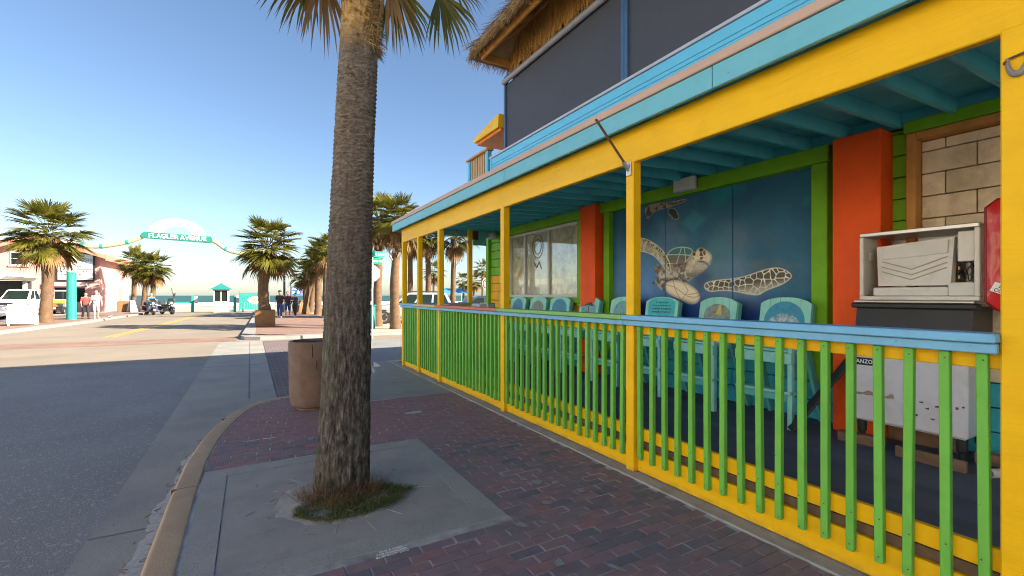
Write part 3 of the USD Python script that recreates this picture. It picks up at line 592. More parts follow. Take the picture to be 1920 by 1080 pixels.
def rounded(pts, n=3):
    P = np.array(pts, float)
    for _ in range(n):
        Q = np.roll(P, -1, 0); P = np.stack([0.75 * P + 0.25 * Q, 0.25 * P + 0.75 * Q], 1).reshape(-1, 2)
    return P
def ldist(Y, Z, pts):
    best = np.full(Y.shape, 1e9)
    for (a, b), (c, d) in zip(pts[:-1], pts[1:]):
        t = np.clip(((Y - a) * (c - a) + (Z - b) * (d - b)) / max((c - a) ** 2 + (d - b) ** 2, 1e-12), 0, 1)
        best = np.minimum(best, np.hypot(Y - a - t * (c - a), Z - b - t * (d - b)))
    return best
def cells(Y, Z, step, seed):
    """edge nearness (0 at a cell edge) and a random value per cell"""
    g = np.random.default_rng(seed); yy, zz = np.meshgrid(np.arange(2.3, 6.0, step), np.arange(0.9, 3.0, step), indexing='ij')
    S = np.stack([yy, zz], -1).reshape(-1, 2) + g.uniform(-0.42, 0.42, (yy.size, 2)) * step
    d, i = cKDTree(S).query(np.stack([Y, Z], -1), k=2)
    return d[..., 1] - d[..., 0], g.random(len(S))[i[..., 0]]
def sm(x, a, b):
    t = np.clip((x - a) / (b - a), 0, 1); return t * t * (3 - 2 * t)
def paint(Y, Z):
    N = lambda f, o, sd: meshkit.fbm(np.stack([Y * f, Z * f, Y * 0], -1), o, sd)
    mix = lambda A, B, t: A + (np.asarray(B) - A) * np.asarray(t)[..., None]
    W = N(1.1, 5, 2)
    C = np.tile(np.array((0.020, 0.105, 0.185)), Y.shape + (1,))
    C = mix(C, (0.085, 0.155, 0.235), sm(W + 0.25 * (2.1 - Z), 0.42, 0.70))
    C = mix(C, (0.012, 0.17, 0.21), sm(N(1.6, 5, 9), 0.50, 0.72) * sm(Z, 1.6, 2.5))
    C = mix(C, (0.008, 0.060, 0.110), sm(N(1.3, 4, 14), 0.52, 0.74) * sm(Z, 1.9, 2.7) * 0.9)
    C = mix(C, (0.105, 0.125, 0.135), np.exp(-((Y - 3.25) / 0.45) ** 2 - ((Z - 1.95) / 0.28) ** 2) * sm(N(2.5, 4, 4), 0.35, 0.6) * 0.8)
    C = mix(C, (0.075, 0.190, 0.430), np.exp(-((Y - 5.0) / 0.55) ** 2 - ((Z - 1.7) / 0.5) ** 2) * 0.75)
    C = mix(C, (0.008, 0.040, 0.200), sm(1.62 - Z + 0.35 * (N(2.2, 4, 6) - 0.5), 0.0, 0.40))
    C = mix(C, (0.03, 0.24, 0.30), (sm(0.16 - np.abs(Y - 4.15) * 0.75 - np.abs(Z - 2.50), -0.04, 0.08)) * 0.5)
    C *= (0.88 + 0.26 * N(9, 4, 3))[..., None]
    fur = N(26, 4, 11); e1, r1 = cells(Y, Z, 0.075, 1); e2, r2 = cells(Y, Z, 0.052, 2); e3, r3 = cells(Y, Z, 0.034, 3)
    al = lambda d, w=0.008: 1 - sm(d, -w, w)
    T = {k: rounded(v) for k, v in TURTLE.items()}
    d = sdist(Y, Z, T['shoulder']); C = mix(C, (0.020, 0.050, 0.140), al(d, 0.10) * 0.8)
    # far turtle at the top
    d = sdist(Y, Z, T['turtle_two']); col = mix(np.tile(np.array((0.075, 0.055, 0.040)), Y.shape + (1,)), (0.26, 0.20, 0.14), sm(r2, 0.6, 0.7)); col = mix(col, (0.45, 0.42, 0.36), sm(d, -0.012, -0.002) * 0.7); C = mix(C, col, al(d))
    d = sdist(Y, Z, T['flipper_two']); col = mix(np.tile(np.array((0.030, 0.040, 0.045)), Y.shape + (1,)), (0.22, 0.17, 0.12), sm(r3, 0.55, 0.65) * sm(2.68 - Z, 0, 0.06)); col = mix(col, (0.40, 0.40, 0.36), sm(d, -0.012, -0.002) * 0.7); C = mix(C, col, al(d))
    # shell
    d = sdist(Y, Z, T['shell']); col = mix(np.tile(np.array((0.040, 0.150, 0.165)), Y.shape + (1,)), (0.115, 0.120, 0.085), sm(2.08 - Z, -0.02, 0.05)); col = mix(col, (0.20, 0.12, 0.085), sm(1.985 - Z, -0.02, 0.02))
    for k in ('s1', 's2', 's3'):
        col = mix(col, (0.42, 0.52, 0.48), 1 - sm(ldist(Y, Z, TLINES[k]), 0.002, 0.008))
    col = mix(col, (0.40, 0.56, 0.56), sm(d, -0.016, -0.004)); C = mix(C, col, al(d))
    # body and neck
    d = sdist(Y, Z, T['body']); col = mix(np.tile(np.array((0.085, 0.078, 0.070)), Y.shape + (1,)), (0.36, 0.33, 0.28), sm(fur + 0.30 * (N(5, 3, 8) - 0.5), 0.38, 0.66)); col = mix(col, (0.16, 0.10, 0.075), sm(1.90 - Z, -0.05, 0.0) * sm(Z, 1.80, 1.88) * 0.5); col *= (0.65 + 0.5 * sm(-d, 0.0, 0.08))[..., None]; C = mix(C, col, al(d, 0.014))
    # far flipper
    d = sdist(Y, Z, T['flipper_left']); top = sm(ldist(Y, Z, TLINES['f1']), 0.10, 0.02)
    col = mix(np.tile(np.array((0.44, 0.42, 0.31)), Y.shape + (1,)), (0.20, 0.20, 0.15), sm(fur, 0.42, 0.62) * 0.7); col = mix(col, (0.045, 0.042, 0.032), sm(e2, 0.010, 0.020) * sm(r2, 0.25, 0.35) * top); col = mix(col, (0.62, 0.62, 0.52), sm(d, -0.014, -0.003) * 0.9); C = mix(C, col, al(d))
    # plastron
    d = sdist(Y, Z, T['plastron']); col = mix(np.tile(np.array((0.60, 0.52, 0.37)), Y.shape + (1,)), (0.27, 0.20, 0.12), sm(1.56 - Z + 0.35 * (Y - 4.45), 0.0, 0.22) * 0.75)
    for k in ('p1', 'p2', 'p3', 'p4'):
        col = mix(col, (0.30, 0.22, 0.13), 1 - sm(ldist(Y, Z, TLINES[k]), 0.002, 0.009))
    col *= (0.62 + 0.45 * sm(-d, 0.0, 0.05))[..., None]; C = mix(C, col, al(d))
    # chin, head
    d = sdist(Y, Z, T['chin']); col = mix(np.tile(np.array((0.46, 0.42, 0.34)), Y.shape + (1,)), (0.15, 0.14, 0.12), sm(1.90 - Z, 0.0, 0.14)); col = mix(col, (0.12, 0.11, 0.10), (1 - sm(e3, 0.0, 0.010)) * 0.5); C = mix(C, col, al(d, 0.014))
    d = sdist(Y, Z, T['head']); col = mix(np.tile(np.array((0.56, 0.50, 0.37)), Y.shape + (1,)), (0.33, 0.27, 0.18), sm(fur, 0.45, 0.65) * 0.6)
    eye = np.hypot((Y - 4.07) / 0.11, (Z - 2.05) / 0.085); col = mix(col, (0.10, 0.07, 0.035), sm(e2, 0.006, 0.014) * sm(r2, 0.30, 0.42) * sm(1.15 - eye, 0, 0.25))
    col = mix(col, (0.05, 0.035, 0.02), 1 - sm(np.hypot((Y - 4.033) / 0.024, (Z - 2.098) / 0.022), 0.8, 1.2)); col = mix(col, (0.10, 0.07, 0.04), 1 - sm(ldist(Y, Z, TLINES['mouth']), 0.004, 0.012))
    col *= (0.60 + 0.45 * sm(-d, 0.0, 0.05))[..., None]; C = mix(C, col, al(d))
    # near flipper with its pale net
    d = sdist(Y, Z, T['flipper_right']); low = sm(-(Z - 1.60 - 0.12 * (3.4 - Y)), -0.06, 0.07)
    col = mix(np.tile(np.array((0.085, 0.072, 0.052)), Y.shape + (1,)), (0.34, 0.31, 0.24), low); col = mix(col, (0.20, 0.17, 0.12), sm(Y, 3.7, 3.95) * 0.6); col = mix(col, (0.66, 0.65, 0.56), (1 - sm(e1, 0.003, 0.012)) * (1 - 0.5 * low)); col = mix(col, (0.62, 0.61, 0.52), sm(d, -0.014, -0.003)); C = mix(C, col, al(d))
    return np.clip(C * 1.25, 0, 1)
M_mural_print = usdkit.material(stage, '/World/Looks/mural_print', {'a': ('attribute', {'attribute': 'paint'}), 'g': ('geometry', {}), 'bn': ('noise_texture', {'scale': 60.0, 'detail': 3.0}), 'b': ('bump', {'strength': 0.1, 'distance': 0.005}), 'p': ('principled_bsdf', {'roughness': 0.5, 'specular_ior_level': 0.25})},
    [('a.color', 'p.base_color'), ('g.position', 'bn.vector'), ('bn.fac', 'b.height'), ('b.normal', 'p.normal')], surface='p.BSDF')
for pn, (ya, yb) in enumerate(((2.578, 3.563), (3.577, 4.623), (4.637, 5.782))):
    ny, nz_ = int((yb - ya) / 0.0062), int(1.834 / 0.0062)
    gy, gz = np.meshgrid(np.linspace(ya, yb, ny), np.linspace(1.063, 2.897, nz_), indexing='ij')
    ii, jj = np.meshgrid(np.arange(ny - 1), np.arange(nz_ - 1), indexing='ij'); q = (ii * nz_ + jj)
    Fm = np.stack([q, q + 1, q + nz_ + 1, q + nz_], -1).reshape(-1, 4)
    pm = MB().add(np.stack([gy * 0 + 5.1685, gy, gz], -1).reshape(-1, 3), Fm).build('painted_picture', M_mural_print, panels[pn])
    UsdGeom.PrimvarsAPI(stage.GetPrimAtPath(pm)).CreatePrimvar('paint', Sdf.ValueTypeNames.Color3fArray, 'vertex').Set(Vt.Vec3fArray.FromNumpy(paint(gy, gz).reshape(-1, 3).astype(np.float32)))
M_lined = mat('mural_dark_line', (0.10, 0.07, 0.04), 0.5, 0.1, 6)
for bx in ((5.06, 5.29, 2.44, 6.02, 2.86, 3.03), (5.08, 5.29, 2.46, 2.615, 0.6, 2.86), (5.08, 5.29, 5.72, 5.86, 0.6, 2.86)):
    MB().box(*bx, 0.006).build('mural_frame', M_green_wall, bar)
MB().box(5.11, 5.29, 2.615, 5.72, 0.98, 1.06, 0.005).build('mural_sill', M_teal_wall, bar)
# orange pillars
MB().box(4.95, 5.29, 1.955, 2.35, ZF, 3.02, 0.008).build('pillar', M_orange, bar)
MB().box(4.95, 5.29, 5.92, 6.31, ZF, 3.02, 0.008).build('pillar', M_orange, bar)
# window with three panes
glass = usdkit.material(stage, '/World/Looks/window_pane', {'t': ('transparent_bsdf', {'color': (0.94, 0.95, 0.94)}), 'g': ('glossy_bsdf', {'roughness': 0.04, 'color': (0.9, 0.9, 0.9)}), 'm': ('mix_closure', {'fac': 0.14})}, [('t.BSDF', 'm.closure1'), ('g.BSDF', 'm.closure2')], surface='m.closure')
wf = MB().box(5.17, 5.26, 6.6, 9.2, 1.46, 1.52, 0.004).box(5.17, 5.26, 6.6, 9.2, 2.80, 2.86, 0.004).box(5.17, 5.26, 6.6, 6.66, 1.52, 2.80, 0.004).box(5.17, 5.26, 9.14, 9.2, 1.52, 2.80, 0.004).box(5.17, 5.26, 7.595, 7.645, 1.52, 2.80, 0.004).box(5.17, 5.26, 8.515, 8.565, 1.52, 2.80, 0.004)
win = wf.build('window', M_white, bar)
for a, b in ((6.66, 7.595), (7.645, 8.515), (8.565, 9.14)):
    MB().box(5.212, 5.218, a, b, 1.52, 2.80).build('pane', glass, win)
M_poster = mat('faded_poster', (0.80, 0.72, 0.55), 0.7, 0.35, 7, (1, 1, 1), dirt=(0.17, 0.15, 0.10), dirt_amt=0.95, dscale=3.2)
MB().box(5.222, 5.225, 6.665, 7.59, 1.525, 2.795).build('poster', M_poster, win)
MB().box(5.222, 5.225, 7.65, 8.51, 1.525, 2.795).build('poster', mat('pale_poster', (0.80, 0.74, 0.62), 0.7, 0.25, 4, dirt=(0.34, 0.42, 0.42), dirt_amt=0.9, dscale=3), win)
MB().box(5.222, 5.225, 8.57, 9.135, 1.525, 2.795).build('poster', M_poster, win)
mb = MB()
for r_ in (0.20, 0.13):
    a = np.linspace(0, 2 * math.pi, 30); mb.tube([(5.209, 8.06 + r_ * math.cos(t), 2.52 + r_ * 1.2 * math.sin(t)) for t in a], 0.006, 5, False)
mb.tube([(5.209, 8.2, 2.2), (5.209, 8.1, 2.08), (5.209, 8.0, 2.2), (5.209, 7.92, 2.05)], 0.008, 5)
mb.build('window_lettering', M_lined, win)
for bx in ((5.10, 5.29, 6.42, 9.36, 2.865, 3.03), (5.10, 5.29, 6.46, 6.595, 1.3, 2.86), (5.10, 5.29, 9.205, 9.36, 1.3, 2.86), (5.08, 5.29, 6.42, 9.36, 1.36, 1.455)):
    MB().box(*bx, 0.005).build('window_frame', M_green_wall, bar)
MB().box(5.12, 5.29, 10.18, 10.31, ZF, 3.02, 0.005).build('corner_board', M_green_wall, bar)
# porch roof: joists, ceiling boards, ledger, beams, posts, fascia
RB = lambda x: 2.948 + (x - 2.74) * 0.033          # underside of the joists
for k in range(40):
    y = -4.22 + 0.382 * k
    if y < 10.2:
        x0, x1 = 2.725, 5.2; v = np.array([(x, y + e, RB(x) + h_) for x in (x0, x1) for e in (-0.019, 0.019) for h_ in (0, 0.125)])
        MB().add(v, _hull_topology(v)).build('joist', M_teal_ceil, bar)
for k in range(17):
    x0, x1 = 2.72 + 0.152 * k, 2.72 + 0.152 * k + 0.149
    v = np.array([(x, y, RB(x) + h_) for x in (x0, x1) for y in (-6, 10.25) for h_ in (0.127, 0.143)])
    MB().add(v, _hull_topology(v)).build('ceiling_board', M_teal_ceil, bar)
MB().box(5.145, 5.185, -6, 10.3, 3.032, 3.155, 0.004).build('ledger', mat('ledger_teal', (0.06, 0.36, 0.45), 0.5, 0.12, 3), bar)
MB().box(XP + 0.004, XP + 0.045, -6, 9.69, 2.625, 2.918, 0.006).build('front_beam', M_yellow, bar)
MB().box(XP + 0.05, XP + 0.088, -6, 9.66, 2.635, 2.917, 0.006).build('front_beam', M_yellow, bar)
POSTY = [-3.87, -1.6, 0.63, 2.895, 5.175, 7.475, 8.60, 9.62]
for i, y in enumerate(POSTY):
    MB().box(XP, XP + 0.09, y - 0.045, y + 0.045, 0.012, 2.66 if i != 2 else 2.64, 0.006).build('post', M_yellow, bar)
MB().box(4.32, 4.42, 9.58, 9.67, ZF, 3.02, 0.006).build('post', M_yellow, bar)
for a, b in ((-6.0, -0.9), (-0.894, 2.0), (2.005, 4.9), (4.906, 7.6), (7.606, 9.93)):
    MB().box(2.68, 2.715, a, b, 2.886, 3.035, 0.004).build('fascia_board', M_fascia, bar)
MB().box(2.68, 5.3, 9.935, 9.97, 2.886, 3.035, 0.004).build('fascia_board', M_fascia, bar)
MB().box(2.665, 2.72, -6, 9.985, 3.039, 3.105, 0.006).build('roof_edge', M_tan, bar)
v = np.array([(x, y, RB(x) + h_) for x in (2.722, 7.6) for y in (-6, 9.98) for h_ in (0.145, 0.16)])
MB().add(v, _hull_topology(v)).build('roof_deck', M_tan, bar)
# upper deck parapet, screens
PX = 3.9
for z0, z1 in ((3.24, 3.42), (3.424, 3.60), (3.604, 3.78), (3.784, 3.875), (3.879, 3.925), (3.929, 4.045)):
    MB().box(PX, PX + 0.035, -6, 7.6, z0, z1, 0.004).build('parapet_board', M_parapet, bar)
MB().box(PX - 0.005, PX + 0.05, 7.605, 7.67, 3.24, 4.10, 0.004).build('parapet_post', M_parapet, bar)
MB().box(PX - 0.02, PX + 0.12, -6, 7.69, 4.05, 4.085, 0.004).build('parapet_cap', M_cap, bar)
MB().box(3.94, 10, -6, 7.3, 3.24, 4.04).box(4.12, 10, -5.9, 7.2, 4.04, 6.0).build('upper_storey', M_screen, bar)
for a, b in ((4.31, 7.30), (1.20, 4.20), (-1.9, 1.09), (-5.0, -2.01)):
    gy, gz = np.meshgrid(np.linspace(a, b, 40), np.linspace(4.10, 5.34, 18), indexing='ij')
    gx = 4.05 + 0.022 * (meshkit.fbm(np.stack([gy * 0.9, gz * 1.3, gy * 0 + a], -1), 3, 31) - 0.5) * np.sin((gz - 4.1) / 1.24 * math.pi)
    ii, jj = np.meshgrid(np.arange(39), np.arange(17), indexing='ij'); q = ii * 18 + jj
    MB().add(np.stack([gx, gy, gz], -1).reshape(-1, 3), np.stack([q, q + 1, q + 19, q + 18], -1).reshape(-1, 4)).build('screen', M_screen, bar, smooth=True)
    MB().box(4.03, 4.062, a + 0.01, b - 0.01, 4.092, 4.125, 0.005).build('screen_hem', M_roller, bar)
    MB().tube([(4.0, a - 0.04, 5.375), (4.0, b + 0.04, 5.375)], 0.045, 12).build('screen_roller', M_roller, bar)
for y in (7.335, 4.285, 4.225, 1.175, 1.115, -1.925, -1.985):
    MB().box(4.02, 4.09, y - 0.028, y + 0.028, 4.09, 5.42, 0.004).build('screen_post', M_screen_frame, bar)
MB().box(4.03, 4.11, -5.0, 7.38, 5.43, 5.50, 0.004).build('screen_rail', M_screen_frame, bar)
MB().box(4.12, 8, 7.302, 7.31, 4.1, 5.4).build('screen', M_screen, bar)
# thatch
EX, EY, EZ, SL = 3.27, 7.22, 5.56, 0.72
RX = 7.2; RZ = EZ + SL * (RX - EX); YB = -6.0; HY = EY - (RX - EX)
roof = MB(); th = 0.16
A = [(EX, EY, EZ), (EX, YB, EZ), (RX, YB, RZ), (RX, HY, RZ), (2 * RX - EX, EY, EZ), (2 * RX - EX, YB, EZ)]
lo = [np.array(p) for p in A]; up_ = [np.array(p) + (0, 0, th) for p in A]
roof.add(lo + up_, [(6, 7, 8), (6, 8, 9), (6, 9, 10), (10, 9, 8), (10, 8, 11), (0, 2, 1), (0, 3, 2), (0, 4, 3), (4, 2, 3), (4, 5, 2), (0, 1, 7), (0, 7, 6), (4, 0, 6), (4, 6, 10)])
rf = roof.build('thatched_roof', M_straw_dark, bar)
def strands(mb, P, D, L, w, jitter):
    """thin straw blades from points P along directions D."""
    n = len(P); D = D + rng.normal(0, jitter, (n, 3)); D /= np.linalg.norm(D, axis=1)[:, None]
    S = np.cross(D, rng.normal(0, 1, (n, 3))); S /= np.linalg.norm(S, axis=1)[:, None]
    L = np.asarray(L)[:, None]; w = np.asarray(w)[:, None]
    V = np.stack([P - S * w, P + S * w, P + D * L + S * w * 0.3 + [0, 0, -0.0], P + D * L - S * w * 0.3], 1).reshape(-1, 3)
    k = np.arange(n)[:, None] * 4
    mb.add(V, np.vstack([k + [0, 1, 2], k + [0, 2, 3]]))
mb = MB()
n = 5200
t = rng.uniform(-2.5, EY + 0.02, n); s = rng.beta(0.7, 1.3, n) * 1.9    # front slope: t along the eave, s up the slope
keep = t < EY - s * 0.98; t, s = t[keep], s[keep]; n = len(t)
P = np.stack([EX + s, t, EZ + SL * s + th + rng.uniform(0, 0.04, n)], -1)
strands(mb, P, np.tile([-0.8, 0.0, -0.62], (n, 1)), rng.uniform(0.12, 0.34, n), rng.uniform(0.003, 0.007, n), 0.16)
n = 3600
t = rng.uniform(EX - 0.02, RX + 3, n); s = rng.beta(0.7, 1.3, n) * 1.9   # hip end
keep = t > EX + s * 0.98; t, s = t[keep], s[keep]; n = len(t)
P = np.stack([t, EY - s, EZ + SL * s + th + rng.uniform(0, 0.04, n)], -1)
strands(mb, P, np.tile([0.0, 0.8, -0.62], (n, 1)), rng.uniform(0.12, 0.34, n), rng.uniform(0.003, 0.007, n), 0.16)
n = 3400                                                               # fringes hanging at both eaves
t = np.concatenate([rng.uniform(-2.5, EY, n), rng.uniform(EX, RX + 3, n)])
q = rng.uniform(0, 1, 2 * n)
P = np.where((np.arange(2 * n) < n)[:, None], np.stack([EX + 0.03 * q, t, EZ + th * q], -1), np.stack([t, EY - 0.03 * q, EZ + th * q], -1))
Dd = np.where((np.arange(2 * n) < n)[:, None], [-0.45, 0.05, -0.9], [-0.05, 0.45, -0.9])
strands(mb, P, Dd, rng.uniform(0.06, 0.2, 2 * n), rng.uniform(0.002, 0.006, 2 * n), 0.22)
mb.build('thatch_straw', M_straw_dark, bar, kind='stuff')
MB().box(4.0, 4.02, -5, 7.06, 5.5, 6.1).build('skirt_backing', M_straw, bar)
mb = MB(); n = 7000
t = rng.uniform(-2.0, 7.06, n); zz = rng.uniform(5.5, 6.12, n)
P = np.stack([np.full(n, 3.99) - rng.uniform(0, 0.03, n), t, zz], -1)
strands(mb, P, np.tile([-0.08, 0.0, -1.0], (n, 1)), np.minimum(rng.uniform(0.1, 0.3, n), zz - 5.38), rng.uniform(0.003, 0.008, n), 0.07)
n = 900
P = np.stack([rng.uniform(4.0, 5.6, n), np.full(n, 7.07), rng.uniform(5.5, 6.1, n)], -1)
strands(mb, P, np.tile([0.0, 0.08, -1.0], (n, 1)), rng.uniform(0.1, 0.3, n), rng.uniform(0.003, 0.008, n), 0.07)
mb.build('straw_skirt', M_straw, bar, kind='stuff')
y = 6.9
while y > -2:
    x0, x1 = EX + 0.12, 4.1
    MB().tube([(x0, y, EZ + SL * (x0 - EX) - 0.05), (x1, y, EZ + SL * (x1 - EX) - 0.05)], 0.042, 9).build('rafter', M_wood, bar)
    y -= 0.72
for x in (4.6, 5.3, 6.0):
    MB().tube([(x, EY - 0.1, EZ + SL * 0.1 - 0.05), (x, 6.9, EZ + SL * 0.32 - 0.05)], 0.042, 9).build('rafter', M_wood, bar)
MB().tube([(EX + 0.13, EY - 0.13, EZ + SL * 0.13 - 0.05), (4.1, EY - 0.83, EZ + SL * 0.83 - 0.05)], 0.05, 9).build('hip_rafter', M_wood, bar)
for x, dz in ((EX + 0.16, -0.1), (3.93, -0.02)):
    MB().bar((x, -5, EZ + SL * (x - EX) + dz), (x, EY - (x - EX), EZ + SL * (x - EX) + dz), 0.04, 0.12, ch=0.005).build('eave_board', M_wood, bar)
MB().bar((EX + 0.16, EY - 0.16, EZ + SL * .16 - 0.1), (8, EY - 0.16, EZ + SL * .16 - 0.1), 0.04, 0.12, ch=0.005).build('eave_board', M_wood, bar)
# balcony behind the screens' far end
MB().box(3.95, 8, 7.7, 9.0, 3.24, 3.34).build('balcony_floor', M_tan, bar)
for x, y in ((3.93, 7.80), (3.93, 8.62)):
    MB().box(x - 0.045, x + 0.045, y - 0.045, y + 0.045, 3.24, 4.24, 0.005).build('balcony_post', M_parapet, bar)
MB().box(3.86, 4.0, 7.72, 8.70, 4.245, 4.285, 0.004).build('balcony_rail', M_wood, bar)
MB().box(3.91, 3.95, 7.85, 8.57, 3.40, 3.45, 0.004).build('balcony_rail', M_wood, bar)
for y in np.linspace(7.90, 8.53, 9):
    MB().box(3.912, 3.948, y - 0.016, y + 0.016, 3.45, 4.245, 0.003).build('balcony_baluster', mat('pale_pine', (0.62, 0.42, 0.22), 0.6, 0.15, 6, (1, 1, 0.2)), bar)
# ------------------------------------------------------------------ porch railings, one per bay
def railing(name_y0, y1, label, cap_m, n_bal, cap2=None):
    y0 = name_y0
    t = thing('porch_railing', label, 'railing', group=None)
    lo, hi = y0 + 0.047, y1 - 0.047
    MB().box(2.74, 2.90, y0 + 0.046, y1 + 0.044, 1.295, 1.335, 0.005).build('cap_rail', cap_m, t)
    MB().box(2.765, 2.799, y0 + 0.047, y1 + 0.043, 1.248, 1.291, 0.004).build('front_rail', M_blue_rail, t)
    MB().box(2.846, 2.884, lo, hi, 1.175, 1.29, 0.004).build('top_rail', M_yellow, t)
    MB().box(2.846, 2.884, lo, hi, 0.285, 0.385, 0.004).build('bottom_rail', M_yellow, t)
    MB().box(2.843, 2.88, lo, hi, 0.018, 0.212, 0.005).build('base_board', M_yellow, t)
    ys = np.linspace(lo + 0.055, hi - 0.055, n_bal)
    for y in ys:
        y += rng.normal(0, 0.003); zb = 0.125 + rng.normal(0, 0.004); lean = rng.normal(0, 0.004)
        mb = MB().box(2.803, 2.841, -0.019, 0.019, zb, 1.243, 0.003)
        v, f = mb.arr(); v = v.copy(); v[:, 1] += y + lean * (v[:, 2] - 0.7)
        MB().add(v, f).build('baluster', M_green, t)
    nl = MB()
    for y in ys:
        for z_ in (0.155 + rng.normal(0, 0.006), 1.215 + rng.normal(0, 0.006), 0.335 + rng.normal(0, 0.008)):
            nl.lathe([(0, -0.0012), (0.0042, -0.0008), (0.0042, 0.001)], (2.8025, y + rng.normal(0, 0.004), z_), 6, 0)
    nl.build('nail_heads', M_rust, t, kind='stuff')
    return t
M_green_cap = mat('green_cap_paint', (0.22, 0.46, 0.12), 0.5, 0.08, 3, (1, 0.12, 1), 0.15, 30, (0.11, 0.25, 0.1), 0.35, 4)
M_red_cap = mat('salmon_cap_paint', (0.55, 0.14, 0.09), 0.5, 0.08, 3, (1, 0.12, 1), 0.15, 30)
M_ochre_cap = mat('ochre_cap_paint', (0.62, 0.40, 0.14), 0.5, 0.08, 3, (1, 0.12, 1), 0.15, 30)
railing(POSTY[2], POSTY[3], 'green and yellow porch railing with light blue cap in front of the ice machine', M_blue_rail, 17)
railing(POSTY[3], POSTY[4], 'porch railing with a green cap over a light blue board', M_green_cap, 18)
railing(POSTY[4], POSTY[5], 'porch railing with a red cap over a light blue board', M_red_cap, 19)
railing(POSTY[5], POSTY[6], 'short porch railing with an ochre cap, second from the far corner', M_ochre_cap, 9)
railing(POSTY[6], POSTY[7], 'short porch railing with a light blue cap at the far corner post', M_blue_rail, 8)
t = thing('porch_railing', 'railing across the far end of the porch with a blue counter top', 'railing')
MB().box(2.95, 4.32, 9.52, 9.78, 1.30, 1.34, 0.005).build('cap_rail', M_blue_rail, t)
MB().box(2.95, 4.32, 9.60, 9.64, 1.18, 1.295, 0.004).build('top_rail', M_yellow, t)
MB().box(2.95, 4.32, 9.60, 9.64, 0.285, 0.385, 0.004).build('bottom_rail', M_yellow, t)
MB().box(2.95, 4.32, 9.60, 9.64, 0.018, 0.212, 0.004).build('base_board', M_yellow, t)
for x in np.linspace(3.02, 4.26, 11):
    MB().box(x - 0.019, x + 0.019, 9.645, 9.683, 0.13, 1.25, 0.003).build('baluster', M_green, t)

# ------------------------------------------------------------------ tall slatted chairs along the mural
def blob_mat(name, stops, scale=14):
    return usdkit.material(stage, f'/World/Looks/{name}', {'g': ('geometry', {}), 'n': ('noise_texture', {'scale': scale, 'detail': 5.0, 'roughness': 0.65, 'distortion': 0.6}), 'r': ('rgb_ramp', {'ramp': stops}), 'p': ('principled_bsdf', {'roughness': 0.5})},
                           [('g.position', 'n.vector'), ('n.fac', 'r.fac'), ('r.color', 'p.base_color')], surface='p.BSDF')
MB1 = blob_mat('blue_motif', [(0.3, (0.02, 0.16, 0.32)), (0.5, (0.03, 0.30, 0.45)), (0.7, (0.05, 0.20, 0.36))])
MB2 = blob_mat('cloud_motif', [(0.35, (0.10, 0.24, 0.32)), (0.5, (0.30, 0.45, 0.50)), (0.65, (0.62, 0.66, 0.66))], 18)
MB3 = blob_mat('grey_brown_motif', [(0.3, (0.10, 0.10, 0.08)), (0.5, (0.25, 0.26, 0.2)), (0.7, (0.18, 0.40, 0.34))], 16)
MB4 = blob_mat('cyan_motif', [(0.3, (0.02, 0.38, 0.46)), (0.7, (0.05, 0.55, 0.58))], 8)
MB5 = blob_mat('violet_motif', [(0.3, (0.03, 0.12, 0.30)), (0.5, (0.05, 0.28, 0.40)), (0.68, (0.18, 0.10, 0.28))], 12)
MB6 = blob_mat('palm_motif_ground', [(0.3, (0.08, 0.30, 0.34)), (0.55, (0.20, 0.42, 0.42)), (0.7, (0.06, 0.10, 0.14))], 14)
M_motif_dark = mat('dark_motif', (0.035, 0.055, 0.075), 0.5, 0.2, 10)
M_motif_yellow = mat('yellow_motif', (0.60, 0.48, 0.08), 0.5, 0.1, 10)
